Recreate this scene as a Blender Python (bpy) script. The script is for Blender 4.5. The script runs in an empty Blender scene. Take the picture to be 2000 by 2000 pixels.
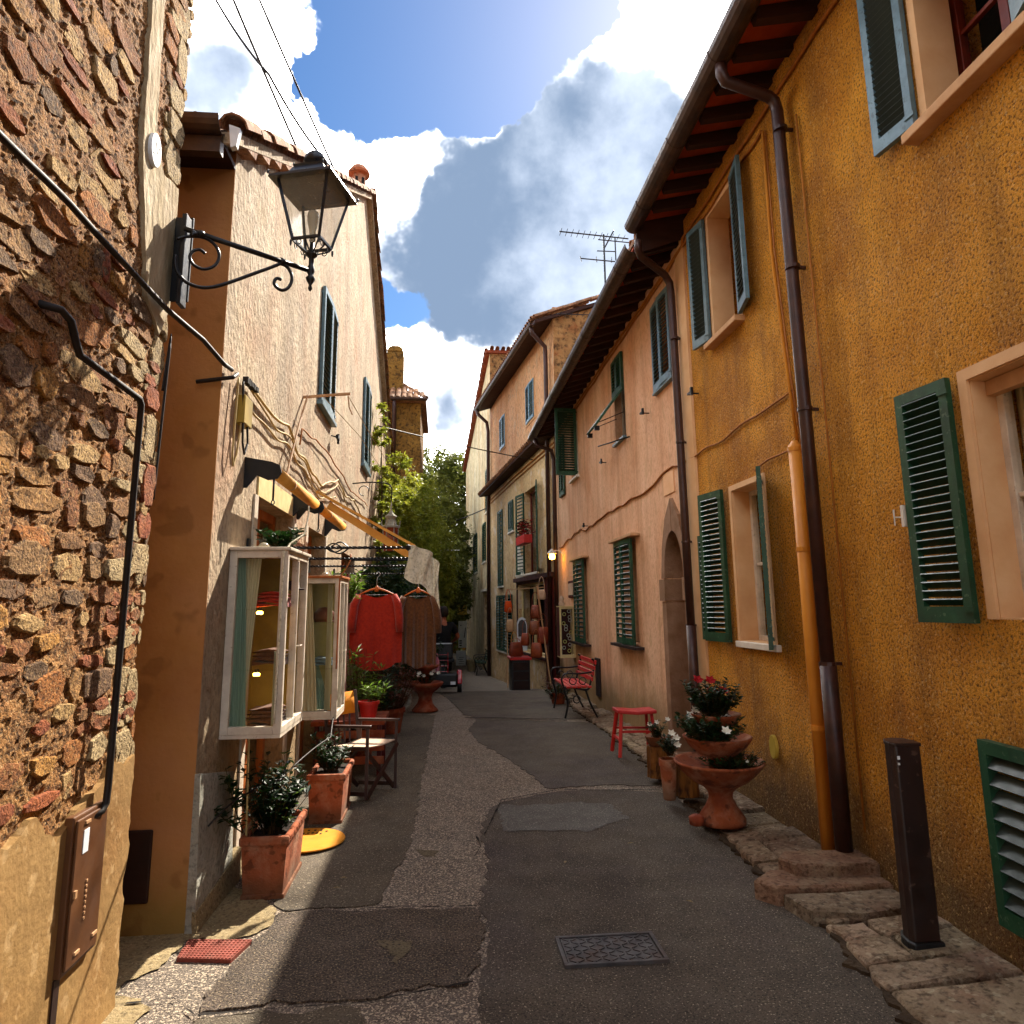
import bpy, math, random
from math import sin, cos, pi, radians, sqrt
from mathutils import Vector, Matrix, noise, Euler

SC = bpy.context.scene
COL = SC.collection
random.seed(7)
R = random.Random(11)

# ---------------------------------------------------------------- camera
cam_d = bpy.data.cameras.new('camera')
cam = bpy.data.objects.new('camera', cam_d)
COL.objects.link(cam)
cam.matrix_world = Matrix(((0.99540154, -0.00729373, -0.09551216, 0.0),
                           (-0.09524, -0.18207648, -0.97866107, 0.0),
                           (-0.01025243, 0.98325732, -0.18193386, 1.6),
                           (0, 0, 0, 1)))
cam_d.sensor_width = 36.0
cam_d.lens = 25.155
cam_d.shift_y = -0.0375
cam_d.clip_start = 0.05
cam_d.clip_end = 600.0
SC.camera = cam

# ---------------------------------------------------------------- light
SUN = Vector((0.5, 1.0, 1.02)).normalized()
sun_d = bpy.data.lights.new('sun', 'SUN')
sun_d.energy = 2.0
sun_d.angle = radians(0.53)
sun_d.color = (1.0, 0.90, 0.76)
sun = bpy.data.objects.new('sun', sun_d)
COL.objects.link(sun)
sun.location = (8, 16, 18)
sun.rotation_euler = SUN.to_track_quat('Z', 'Y').to_euler()
SC.view_settings.view_transform = 'Standard'
SC.view_settings.look = 'None'
SC.view_settings.exposure = 2.78
SC.view_settings.gamma = 1.0
SC.view_settings.use_curve_mapping = False
SC.cycles.max_bounces = 8
SC.cycles.diffuse_bounces = 5
SC.cycles.transparent_max_bounces = 12

world = bpy.data.worlds.new('World')
SC.world = world
world.use_nodes = True
wt = world.node_tree
wt.nodes.clear()
WN, WL = wt.nodes, wt.links


def wmath(op, a, b=None, c=None, clamp=False):
    n = WN.new('ShaderNodeMath'); n.operation = op; n.use_clamp = clamp
    for i, v in enumerate((a, b, c)):
        if v is None: continue
        if isinstance(v, (int, float)): n.inputs[i].default_value = v
        else: WL.new(v, n.inputs[i])
    return n.outputs[0]


def wmix(f, a, b):
    n = WN.new('ShaderNodeMix'); n.data_type = 'RGBA'
    for k, v in ((0, f), (6, a), (7, b)):
        if isinstance(v, (int, float)): n.inputs[k].default_value = v
        elif isinstance(v, tuple): n.inputs[k].default_value = (*v, 1)
        else: WL.new(v, n.inputs[k])
    return n.outputs[2]


tc = WN.new('ShaderNodeTexCoord')
nrm = WN.new('ShaderNodeVectorMath'); nrm.operation = 'NORMALIZE'
WL.new(tc.outputs['Generated'], nrm.inputs[0])
DIR = nrm.outputs[0]


def wnoise(scale, detail, rough, off=0.0, vec=None):
    m = WN.new('ShaderNodeVectorMath'); m.operation = 'ADD'
    WL.new(vec or DIR, m.inputs[0]); m.inputs[1].default_value = (off, off * .7, off * 1.3)
    n = WN.new('ShaderNodeTexNoise')
    n.inputs['Scale'].default_value = scale
    n.inputs['Detail'].default_value = detail
    n.inputs['Roughness'].default_value = rough
    WL.new(m.outputs[0], n.inputs['Vector'])
    return n


# warp the direction a little so that cloud edges billow
wn = wnoise(7.0, 5, 0.62, 3.1)
sub = WN.new('ShaderNodeVectorMath'); sub.operation = 'SUBTRACT'
WL.new(wn.outputs['Color'], sub.inputs[0]); sub.inputs[1].default_value = (.5, .5, .5)
scl = WN.new('ShaderNodeVectorMath'); scl.operation = 'SCALE'
WL.new(sub.outputs[0], scl.inputs[0]); scl.inputs['Scale'].default_value = 0.16
wad = WN.new('ShaderNodeVectorMath'); wad.operation = 'ADD'
WL.new(DIR, wad.inputs[0]); WL.new(scl.outputs[0], wad.inputs[1])
WDIR = wad.outputs[0]


def blobs(lst, soft=0.75, grow=1.0):
    acc = None
    for x, y, z, r in lst:
        d = WN.new('ShaderNodeVectorMath'); d.operation = 'DISTANCE'
        WL.new(WDIR, d.inputs[0]); d.inputs[1].default_value = (x, y, z)
        m = WN.new('ShaderNodeMapRange'); m.interpolation_type = 'SMOOTHSTEP'
        m.inputs['From Min'].default_value = r * grow * (1 + soft)
        m.inputs['From Max'].default_value = r * grow * (1 - soft)
        WL.new(d.outputs['Value'], m.inputs['Value'])
        acc = m.outputs[0] if acc is None else wmath('ADD', acc, m.outputs[0])
    return acc


CW = [(-0.253, 0.727, 0.638, 0.1), (-0.233, 0.766, 0.599, 0.086), (-0.181, 0.726, 0.663, 0.043), (-0.27, 0.782, 0.562, 0.093), (-0.208, 0.789, 0.578, 0.043), (-0.109, 0.832, 0.544, 0.079), (-0.058, 0.824, 0.563, 0.057), (-0.007, 0.831, 0.556, 0.06), (0.051, 0.815, 0.577, 0.06), (0.108, 0.793, 0.6, 0.06), (0.163, 0.771, 0.616, 0.06), (0.222, 0.753, 0.619, 0.064), (0.274, 0.71, 0.649, 0.1), (0.324, 0.737, 0.593, 0.107), (0.25, 0.688, 0.682, 0.086), (-0.086, 0.865, 0.494, 0.064), (-0.047, 0.939, 0.341, 0.086), (0.023, 0.951, 0.309, 0.093), (0.085, 0.921, 0.381, 0.057), (0.146, 0.9, 0.411, 0.05), (-0.012, 0.972, 0.234, 0.1), (0.01, 0.99, 0.143, 0.143), (-0.158, 0.815, 0.558, 0.043)]
CG = [(0.061, 0.861, 0.505, 0.086), (0.125, 0.835, 0.536, 0.093), (0.2, 0.802, 0.562, 0.086), (0.09, 0.889, 0.448, 0.093), (0.007, 0.888, 0.459, 0.079), (0.181, 0.849, 0.497, 0.093), (0.251, 0.767, 0.59, 0.05), (-0.251, 0.743, 0.62, 0.055), (0.036, 0.921, 0.387, 0.05), (-0.012, 0.961, 0.275, 0.045), (-0.264, 0.778, 0.57, 0.05)]
CB = [(-0.068, 0.749, 0.659, 0.115), (0.054, 0.749, 0.661, 0.11), (0.168, 0.715, 0.678, 0.085), (-0.106, 0.79, 0.604, 0.05), (-0.013, 0.795, 0.606, 0.05), (0.056, 0.77, 0.635, 0.05), (-0.033, 0.92, 0.398, 0.04), (-0.088, 0.914, 0.395, 0.04), (-0.15, 0.76, 0.63, .03)]
white = blobs(CW)
grey = blobs(CG, 0.8, 1.05)
blue = blobs(CB)
big = wnoise(3.2, 6, 0.6, 9.0).outputs['Fac']
fine = wnoise(14.0, 7, 0.62, 2.0).outputs['Fac']
away = wmath('MULTIPLY', wmath('SUBTRACT', big, 0.42), 3.0)
cov = wmath('ADD', wmath('ADD', white, grey), away)
cov = wmath('SUBTRACT', cov, wmath('MULTIPLY', blue, 2.1))
cov = wmath('ADD', cov, wmath('MULTIPLY', wmath('SUBTRACT', fine, 0.5), 1.9))
mr = WN.new('ShaderNodeMapRange'); mr.interpolation_type = 'SMOOTHSTEP'
mr.inputs['From Min'].default_value = -0.1; mr.inputs['From Max'].default_value = 0.75
WL.new(cov, mr.inputs['Value'])
gm = WN.new('ShaderNodeMapRange'); gm.interpolation_type = 'SMOOTHSTEP'
gm.inputs['From Min'].default_value = -0.3; gm.inputs['From Max'].default_value = 1.15
gsum = wmath('ADD', grey, wmath('MULTIPLY', wmath('SUBTRACT', wnoise(5.5, 5, 0.55, 4.0).outputs['Fac'], 0.5), 2.4))
gsum = wmath('SUBTRACT', gsum, wmath('MULTIPLY', white, 0.2))
WL.new(gsum, gm.inputs['Value'])
sky = WN.new('ShaderNodeTexSky')
sky.sky_type = 'NISHITA'
sky.sun_disc = False
sky.sun_elevation = math.asin(SUN.z)
sky.sun_rotation = math.atan2(SUN.x, SUN.y)
sky.altitude = 300
sky.air_density = 1.0
sky.dust_density = 0.6
sky.ozone_density = 3.0
hs = WN.new('ShaderNodeHueSaturation')
hs.inputs['Saturation'].default_value = 1.3
hs.inputs['Value'].default_value = 0.16
WL.new(sky.outputs[0], hs.inputs['Color'])
SKYV = 0.14
puff = wnoise(5.0, 7, 0.56, 5.5).outputs['Fac']
pm = WN.new('ShaderNodeMapRange'); pm.interpolation_type = 'SMOOTHSTEP'
pm.inputs['From Min'].default_value = 0.36; pm.inputs['From Max'].default_value = 0.66
WL.new(puff, pm.inputs['Value'])
greycol = wmix(pm.outputs[0], (0.30, 0.42, 0.62), (0.95, 1.08, 1.3))
gf = wmath('SUBTRACT', 1.0, wmath('POWER', wmath('SUBTRACT', 1.0, gm.outputs[0]), 4.5))
cloudcol = wmix(gf, (19.0, 18.6, 18.0), greycol)
skyc = wmix(wmath('POWER', mr.outputs[0], 3.6), hs.outputs[0], cloudcol)
bg = WN.new('ShaderNodeBackground')
bg.inputs['Strength'].default_value = SKYV
WL.new(skyc, bg.inputs['Color'])
wo = WN.new('ShaderNodeOutputWorld')
WL.new(bg.outputs[0], wo.inputs['Surface'])
world.cycles.sampling_method = 'MANUAL'
world.cycles.sample_map_resolution = 512

# ---------------------------------------------------------------- helpers
ROOT = {}          # object -> world matrix used when meshes are written in world coordinates


class MB:
    def __init__(s):
        s.v = []; s.f = []

    def add(s, vs, fs):
        b = len(s.v)
        s.v += [tuple(p) for p in vs]
        s.f += [tuple(i + b for i in f) for f in fs]
        return s

    def box(s, x0, x1, y0, y1, z0, z1):
        if x0 > x1: x0, x1 = x1, x0
        if y0 > y1: y0, y1 = y1, y0
        if z0 > z1: z0, z1 = z1, z0
        v = [(x, y, z) for z in (z0, z1) for y in (y0, y1) for x in (x0, x1)]
        return s.add(v, [(0, 2, 3, 1), (4, 5, 7, 6), (0, 1, 5, 4), (2, 6, 7, 3), (0, 4, 6, 2), (1, 3, 7, 5)])

    def obox(s, c, ax, h):
        c = Vector(c); ax = [Vector(a).normalized() for a in ax]
        v = []
        for sz in (-1, 1):
            for sy in (-1, 1):
                for sx in (-1, 1):
                    v.append(c + ax[0] * h[0] * sx + ax[1] * h[1] * sy + ax[2] * h[2] * sz)
        return s.add(v, [(0, 2, 3, 1), (4, 5, 7, 6), (0, 1, 5, 4), (2, 6, 7, 3), (0, 4, 6, 2), (1, 3, 7, 5)])

    def bar(s, a, b, w, h, up=(0, 0, 1)):
        a = Vector(a); b = Vector(b); d = (b - a)
        L = d.length; d.normalize(); u = Vector(up)
        if abs(d.dot(u)) > .98: u = Vector((1, 0, 0))
        x = d.cross(u).normalized(); z = x.cross(d).normalized()
        return s.obox((a + b) / 2, (x, d, z), (w / 2, L / 2, h / 2))

    def tube(s, pts, r, n=8, cap=True):
        pts = [Vector(p) for p in pts]
        rs = r if isinstance(r, (list, tuple)) else [r] * len(pts)
        t0 = (pts[1] - pts[0]).normalized()
        u = Vector((0, 0, 1)) if abs(t0.z) < .9 else Vector((1, 0, 0))
        x = t0.cross(u).normalized()
        vs = []
        for i, p in enumerate(pts):
            if i == 0: t = t0
            elif i == len(pts) - 1: t = (pts[i] - pts[i - 1]).normalized()
            else: t = ((pts[i + 1] - p).normalized() + (p - pts[i - 1]).normalized())
            if t.length < 1e-6: t = t0
            t.normalize()
            x = (x - t * x.dot(t))
            if x.length < 1e-5: x = t.orthogonal()
            x.normalize(); y = t.cross(x)
            for k in range(n):
                a = 2 * pi * k / n
                vs.append(p + (x * cos(a) + y * sin(a)) * rs[i])
        fs = []
        for i in range(len(pts) - 1):
            for k in range(n):
                k2 = (k + 1) % n
                fs.append((i * n + k, i * n + k2, (i + 1) * n + k2, (i + 1) * n + k))
        if cap:
            fs.append(tuple(reversed(range(n))))
            fs.append(tuple(range((len(pts) - 1) * n, len(pts) * n)))
        return s.add(vs, fs)

    def lathe(s, prof, c, n=24, sx=1.0, sy=1.0):
        vs = []; fs = []
        for r, z in prof:
            for k in range(n):
                a = 2 * pi * k / n
                vs.append((c[0] + r * cos(a) * sx, c[1] + r * sin(a) * sy, c[2] + z))
        for i in range(len(prof) - 1):
            for k in range(n):
                k2 = (k + 1) % n
                fs.append((i * n + k, i * n + k2, (i + 1) * n + k2, (i + 1) * n + k))
        fs.append(tuple(reversed(range(n))))
        fs.append(tuple(range((len(prof) - 1) * n, len(prof) * n)))
        return s.add(vs, fs)

    def prism(s, poly, axis, a, b):
        """poly in the two remaining axes, extruded along axis from a to b"""
        n = len(poly)

        def P(p, t):
            if axis == 'x': return (t, p[0], p[1])
            if axis == 'y': return (p[0], t, p[1])
            return (p[0], p[1], t)
        vs = [P(p, a) for p in poly] + [P(p, b) for p in poly]
        fs = [tuple(range(n)), tuple(reversed(range(n, 2 * n)))]
        fs += [(i, i + n, (i + 1) % n + n, (i + 1) % n) for i in range(n)]
        return s.add(vs, fs)

    def leaf(s, p, d, up, l, w):
        """one folded leaf blade: four triangles"""
        p = Vector(p); d = Vector(d).normalized()
        x = d.cross(Vector(up))
        if x.length < 1e-4: x = d.orthogonal()
        x.normalize(); n = x.cross(d)
        m = p + d * l * .5
        q = [p, m + x * w * .5 + n * w * .12, p + d * l - n * l * .08, m - x * w * .5 + n * w * .12]
        return s.add(q, [(0, 1, 2), (0, 2, 3)])


def finish(me, fix=True):
    if fix:
        import bmesh
        b = bmesh.new(); b.from_mesh(me)
        bmesh.ops.recalc_face_normals(b, faces=b.faces)
        b.to_mesh(me); b.free()


def link(o, parent=None):
    COL.objects.link(o)
    if parent is not None: o.parent = parent
    return o


def tag(o, label=None, cat=None, group=None, kind=None):
    if label: o['label'] = label
    if cat: o['category'] = cat
    if group: o['group'] = group
    if kind: o['kind'] = kind
    return o


def thing(name, label, cat, loc=(0, 0, 0), rz=0.0, group=None):
    o = bpy.data.objects.new(name, None)
    o.empty_display_size = .1
    o.location = loc; o.rotation_euler = (0, 0, rz)
    link(o)
    ROOT[o] = Matrix.Translation(Vector(loc)) @ Matrix.Rotation(rz, 4, 'Z')
    return tag(o, label, cat, group)


def obj(name, mb, mat, parent=None, smooth=False, bevel=0.0, at=None, local=False, mtx=None,
        label=None, cat=None, group=None, kind=None, fix=True):
    me = bpy.data.meshes.new(name)
    W = Matrix.Identity(4)
    if parent is not None: W = ROOT[parent]
    M_ = Matrix.Identity(4)
    if at is not None and parent is None:
        M_ = Matrix.Translation(Vector(at))
    if mtx is not None: M_ = mtx
    if local: vs = mb.v
    else:
        inv = (W @ M_).inverted()
        vs = [tuple(inv @ Vector(p)) for p in mb.v]
    me.from_pydata(vs, [], mb.f)
    me.update()
    if fix: finish(me)
    if smooth:
        for p in me.polygons: p.use_smooth = True
    me.materials.append(mat)
    o = bpy.data.objects.new(name, me)
    link(o, parent)
    o.matrix_local = M_
    ROOT[o] = W @ M_
    if bevel:
        b = o.modifiers.new('bevel', 'BEVEL'); b.width = bevel; b.segments = 2
        b.limit_method = 'ANGLE'; b.angle_limit = radians(40)
    if smooth and not bevel:
        pass
    return tag(o, label, cat, group, kind)


def piece(name, me, parent, mtx, kind=None):
    o = bpy.data.objects.new(name, me)
    link(o, parent)
    o.matrix_local = mtx
    ROOT[o] = ROOT[parent] @ mtx
    if kind: o['kind'] = kind
    return o


def copy_tree(o, parent=None):
    c = o.copy(); COL.objects.link(c)
    if parent is not None: c.parent = parent
    for ch in list(o.children): copy_tree(ch, c)
    return c


def mesh_of(mb, mat, name='m', smooth=False):
    me = bpy.data.meshes.new(name)
    me.from_pydata([tuple(p) for p in mb.v], [], mb.f)
    me.update(); finish(me)
    if smooth:
        for p in me.polygons: p.use_smooth = True
    me.materials.append(mat)
    return me


# ---------------------------------------------------------------- materials
def lin(h):
    h = h.lstrip('#')
    out = []
    for i in (0, 2, 4):
        c = int(h[i:i + 2], 16) / 255
        out.append(c / 12.92 if c <= .04045 else ((c + .055) / 1.055) ** 2.4)
    return tuple(out)


def mat(name, a, b=None, scale=6.0, detail=6, rough=0.8, bump=0.0, bscale=40.0, bdist=0.01, bdetail=4,
        stain=None, sscale=1.2, samt=0.5, spot=None, spscale=90, spamt=.5, sppos=.62, metal=0.0, rnd=0.0,
        rndh=0.0, stretch=(1, 1, 1), grain_shade=None, gamt=.5, spec=.3, trans=0.0, alpha=1.0, emit=None, estr=0,
        coord='Object', transl=0.0, palette=None, contrast=(.32, .68), edge=0.0, low=None, sheen=0.0, bump2=0, b2s=7, streak=None, stamt=.5):
    m = bpy.data.materials.new(name)
    m.use_nodes = True
    nt = m.node_tree; N = nt.nodes; L = nt.links
    bs = N['Principled BSDF']
    a = lin(a) if isinstance(a, str) else a
    b = a if b is None else (lin(b) if isinstance(b, str) else b)
    t = N.new('ShaderNodeTexCoord')
    mp = N.new('ShaderNodeMapping'); mp.inputs['Scale'].default_value = stretch
    L.new(t.outputs[coord], mp.inputs[0])
    V = mp.outputs[0]

    def mixc(f, x, y, mode='MIX'):
        n = N.new('ShaderNodeMix'); n.data_type = 'RGBA'; n.blend_type = mode
        for k, v in ((0, f), (6, x), (7, y)):
            if isinstance(v, (int, float)): n.inputs[k].default_value = v
            elif isinstance(v, tuple): n.inputs[k].default_value = (*v[:3], 1)
            else: L.new(v, n.inputs[k])
        return n.outputs[2]

    def nz(s, d=5, off=0, vec=None, rg=.6):
        n = N.new('ShaderNodeTexNoise')
        n.inputs['Scale'].default_value = s; n.inputs['Detail'].default_value = d
        n.inputs['Roughness'].default_value = rg
        ad = N.new('ShaderNodeVectorMath'); ad.operation = 'ADD'
        L.new(vec or V, ad.inputs[0]); ad.inputs[1].default_value = (off, off, off)
        L.new(ad.outputs[0], n.inputs['Vector'])
        return n.outputs['Fac']

    def rng(v, lo, hi, o0=0., o1=1.):
        n = N.new('ShaderNodeMapRange')
        n.inputs['From Min'].default_value = lo; n.inputs['From Max'].default_value = hi
        n.inputs['To Min'].default_value = o0; n.inputs['To Max'].default_value = o1
        L.new(v, n.inputs['Value'])
        return n.outputs[0]
    if palette:
        oi = N.new('ShaderNodeObjectInfo')
        cr = N.new('ShaderNodeValToRGB'); cr.color_ramp.interpolation = 'CONSTANT'
        cr.color_ramp.elements[0].position = 0
        cr.color_ramp.elements[0].color = (*lin(palette[0]), 1)
        cr.color_ramp.elements[1].position = 1 / len(palette)
        cr.color_ramp.elements[1].color = (*lin(palette[1]), 1)
        for i, c in enumerate(palette[2:]):
            e = cr.color_ramp.elements.new((i + 2) / len(palette)); e.color = (*lin(c), 1)
        L.new(oi.outputs['Random'], cr.inputs[0])
        acol = cr.outputs[0]
        dk = mixc(1.0, acol, (.45, .42, .38), 'MULTIPLY')
        col = mixc(rng(nz(scale, detail), *contrast), dk, acol)
    else:
        col = mixc(rng(nz(scale, detail), *contrast), a, b)
    if stain:
        st = lin(stain) if isinstance(stain, str) else stain
        col = mixc(rng(nz(sscale, 4, 7.3), .48, .72, 0, samt), col, st)
    if streak:
        mp2 = N.new('ShaderNodeMapping'); mp2.inputs['Scale'].default_value = (5, 5, .45)
        L.new(t.outputs['Object'], mp2.inputs[0])
        col = mixc(rng(nz(1.0, 6, 2.2, mp2.outputs[0]), .5, .72, 0, stamt), col, lin(streak))
    if low:    # damp, dirt climbing from the foot of a wall: (colour, height, spread)
        sp = N.new('ShaderNodeSeparateXYZ'); L.new(t.outputs['Object'], sp.inputs[0])
        hgt = N.new('ShaderNodeMath'); hgt.operation = 'MULTIPLY_ADD'
        L.new(nz(3.0, 5, 1.9), hgt.inputs[0]); hgt.inputs[1].default_value = -low[2] * 2
        L.new(sp.outputs['Z'], hgt.inputs[2])
        col = mixc(rng(hgt.outputs[0], low[1] - low[2], low[1] - 2.2 * low[2], 0, low[3]), col, lin(low[0]))
    if grain_shade:  # darkens the bump pits: grain and relief shade put into the colour
        g = lin(grain_shade) if isinstance(grain_shade, str) else grain_shade
        col = mixc(rng(nz(bscale, bdetail), .5, .36, 0, gamt), col, g)
    if spot:
        sp_ = lin(spot) if isinstance(spot, str) else spot
        col = mixc(rng(nz(spscale, 2, 3.3), sppos, sppos + .06, 0, spamt), col, sp_)
    if rnd or rndh:
        oi2 = N.new('ShaderNodeObjectInfo')
        h = N.new('ShaderNodeHueSaturation')
        L.new(col, h.inputs['Color'])
        L.new(rng(oi2.outputs['Random'], 0, 1, 1 - rnd, 1 + rnd), h.inputs['Value'])
        m2 = N.new('ShaderNodeMath'); m2.operation = 'FRACT'
        m3 = N.new('ShaderNodeMath'); m3.operation = 'MULTIPLY'; m3.inputs[1].default_value = 7.31
        L.new(oi2.outputs['Random'], m3.inputs[0]); L.new(m3.outputs[0], m2.inputs[0])
        L.new(rng(m2.outputs[0], 0, 1, .5 - rndh, .5 + rndh), h.inputs['Hue'])
        col = h.outputs[0]
    if isinstance(col, tuple): bs.inputs['Base Color'].default_value = (*col, 1)
    else: L.new(col, bs.inputs['Base Color'])
    L.new(rng(nz(scale * 2.3, 3, 5.1), .3, .7, max(.02, rough - .1), min(1, rough + .1)), bs.inputs['Roughness'])
    bs.inputs['Metallic'].default_value = metal
    bs.inputs['Specular IOR Level'].default_value = spec
    if trans: bs.inputs['Transmission Weight'].default_value = trans
    if alpha < 1: bs.inputs['Alpha'].default_value = alpha
    if sheen: bs.inputs['Sheen Weight'].default_value = sheen
    if emit:
        bs.inputs['Emission Color'].default_value = (*lin(emit), 1); bs.inputs['Emission Strength'].default_value = estr
    if bump:
        bp = N.new('ShaderNodeBump'); bp.inputs['Strength'].default_value = bump
        bp.inputs['Distance'].default_value = bdist
        L.new(nz(bscale, bdetail), bp.inputs['Height'])
        if bump2:
            b2 = N.new('ShaderNodeBump'); b2.inputs['Strength'].default_value = bump2; b2.inputs['Distance'].default_value = .06
            L.new(nz(b2s, 5, 4.4), b2.inputs['Height']); L.new(b2.outputs[0], bp.inputs['Normal'])
        L.new(bp.outputs[0], bs.inputs['Normal'])
    if transl:
        tr = N.new('ShaderNodeBsdfTranslucent'); ms = N.new('ShaderNodeMixShader'); ms.inputs[0].default_value = transl
        L.new(col, tr.inputs['Color']); L.new(bs.outputs[0], ms.inputs[1]); L.new(tr.outputs[0], ms.inputs[2])
        L.new(ms.outputs[0], N['Material Output'].inputs['Surface'])
    return m


MT = {}
MT['ochre_rough'] = mat('rough_ochre_plaster', '#c67e16', '#f2aa34', 1.4, bump=1.0, bscale=66, bdist=.035, bdetail=8, bump2=.9, b2s=8, grain_shade='#5c3208', gamt=.9, stain='#9c5e18', sscale=1.7, samt=.7, streak='#8a5a20', stamt=.6, spot='#e8bc74', spscale=58, spamt=.45, sppos=.6, low=('#5e4c30', .7, .38, .85), rough=.9)
MT['ochre_flat'] = mat('smooth_ochre_plaster', '#b9741f', '#cf8a2c', 3, bump=.4, bscale=30, bdist=.01, rough=.9)
MT['ochre_side'] = mat('dull_ochre_plaster', '#966430', '#b4824a', 1.2, bump=.4, bscale=30, bdist=.01, bdetail=7, stain='#a87858', sscale=.7, samt=.6, spot='#6e4a20', spscale=5, spamt=.4, sppos=.6, low=('#7c6a30', .5, .35, .7), rough=.9)
MT['pink'] = mat('salmon_plaster', '#d2a07a', '#e6bd9a', 1.3, streak='#a8744c', stamt=.55, bump=.6, bscale=30, bdist=.014, bdetail=6, stain='#c27844', sscale=1.0, samt=.65, grain_shade='#a06e46', gamt=.4, spot='#b08a5c', spscale=7, spamt=.35, sppos=.58, low=('#7e6a40', .72, .34, .85), stretch=(1, 1, .55), rough=.9)
MT['peach'] = mat('peach_render', '#cfa070', '#dcb486', 4, bump=.2, bscale=40, bdist=.005, rough=.85)
MT['whitewash'] = mat('cream_plaster', '#94826a', '#bca88a', 1.5, bump=1.0, bscale=24, bdist=.03, bdetail=8, bump2=.5, b2s=4, stain='#a87c5c', sscale=1.4, samt=.75, streak='#6c5a44', stamt=.45, grain_shade='#70604c', gamt=.5, spot='#80694a', spscale=14, spamt=.4, sppos=.58, low=('#8e744c', 1.1, .5, .75), stretch=(1, 1, .75), rough=.9)
MT['plinth'] = mat('grey_render', '#8a8a80', '#aaa99c', 4, bump=.8, bscale=35, bdist=.015, stain='#6d5f42', sscale=2.4, samt=.7, grain_shade='#4c4a44', gamt=.5, rough=.9)
MT['r3wall'] = mat('stained_ochre_plaster', '#b8996a', '#d8b888', 1.0, bump=.8, bscale=16, bdist=.03, stain='#b88450', sscale=.9, samt=.7, grain_shade='#7a6240', gamt=.5, spot='#d0c4b0', spscale=2.2, spamt=.6, sppos=.58, rough=.9)
MT['r3wall_hi'] = mat('flaking_orange_plaster', '#b88658', '#d0a074', 1.3, bump=1.0, bscale=14, bdist=.04, bdetail=6, stain='#96562e', sscale=1.4, samt=.7, grain_shade='#6c4c30', gamt=.7, spot='#a89070', spscale=4, spamt=.6, sppos=.56, stretch=(1, 1, .6), rough=.9)
MT['r4wall'] = mat('weathered_plaster', '#ccb88c', '#e8d8b0', 1.2, bump=1.0, bscale=9, bdist=.06, bdetail=7, stain='#b88448', sscale=.8, samt=.85, grain_shade='#7e6848', gamt=.7, spot='#a09078', spscale=3.5, spamt=.6, sppos=.57, stretch=(1, 1, .5), rough=.9)
MT['rubble'] = mat('rubble_masonry', '#7a5630', '#a87c4c', 3.5, bump=1.0, bscale=7, bdist=.08, bdetail=6, stain='#8a4a20', sscale=4, samt=.7, grain_shade='#2c1e10', gamt=.8, rough=.95)
MT['tower'] = mat('brown_rubble', '#5e4014', '#8a6528', 3, bump=1.0, bscale=12, bdist=.05, grain_shade='#2c1c08', gamt=.8, rough=.95)
MT['mortar'] = mat('gritty_mortar', '#80562c', '#a87840', 9, bump=1.0, bscale=85, bdist=.025, bdetail=8, stain='#8a5028', sscale=5, samt=.55, grain_shade='#22140a', gamt=.95, spot='#c8a674', spscale=110, spamt=.6, sppos=.58, rough=.95)
MT['stone'] = mat('field_stone', '#ffffff', palette=['#b0824a', '#9c7044', '#c08a40', '#86664a', '#b07034', '#c09c64', '#966034', '#a27c50', '#7c6044', '#c8a46c'], scale=22, bump=1.0, bscale=85, bdist=.02, bdetail=8, grain_shade='#3a2614', gamt=.9, spot='#d8b070', spscale=70, spamt=.35, sppos=.6, rough=.95)
MT['greystone'] = mat('pale_pitted_stone', '#8a7450', '#bca478', 16, bump=1.0, bscale=80, bdist=.018, bdetail=7, grain_shade='#2c2014', gamt=.95, rough=.95, rnd=.12)
MT['brick'] = mat('old_red_brick', '#743a1c', '#96562c', 14, bump=1.0, bscale=80, bdist=.015, grain_shade='#4a200e', gamt=.8, stain='#8e7048', sscale=9, samt=.5, rough=.94, rnd=.2, rndh=.005)
MT['plaster_low'] = mat('ochre_cement_render', '#826334', '#9c7a48', 1.8, bump=.6, bscale=30, bdist=.008, bdetail=7, stain='#8a6230', sscale=2.2, samt=.7, grain_shade='#7a5a30', gamt=.4, spot='#c0a070', spscale=12, spamt=.4, sppos=.6, rough=.9)
MT['plaster_grey'] = mat('grey_lime_patch', '#8d7a58', '#b2a284', 5, bump=.8, bscale=30, bdist=.02, stain='#7a5a3a', sscale=4, samt=.4, stretch=(1, 1, .4), rough=.9)
MT['terracotta'] = mat('terracotta', '#864426', '#a65c38', 3, bump=.6, bscale=45, bdist=.01, bdetail=7, stain='#bfa084', sscale=5, samt=.6, streak='#4e3020', stamt=.4, spot='#4a2a18', spscale=14, spamt=.6, sppos=.58, low=('#4a3a26', .16, .1, .6), rough=.92)
MT['terracotta_dark'] = mat('dark_terracotta', '#6a2812', '#8c3e1e', 5, bump=.4, bscale=40, bdist=.006, stain='#a88468', sscale=8, samt=.3, spot='#3a160a', spscale=18, spamt=.5, sppos=.62, rough=.85)
MT['tile'] = mat('clay_roof_tile', '#7e4e32', '#a87a56', 7, bump=.8, bscale=40, bdist=.01, stain='#5c5040', sscale=9, samt=.85, grain_shade='#3a2418', gamt=.6, spot='#b8a888', spscale=24, spamt=.5, sppos=.6, rnd=.28, rough=.92)
MT['soffit'] = mat('terracotta_soffit_tile', '#9c3a18', '#b34c20', 6, bump=.2, bscale=40, rnd=.12, rough=.85)
MT['rafter'] = mat('dark_rafter_wood', '#2a140c', '#3e2014', 8, bump=.4, bscale=30, bdist=.004, stretch=(.2, 1, 1), rough=.8)
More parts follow.
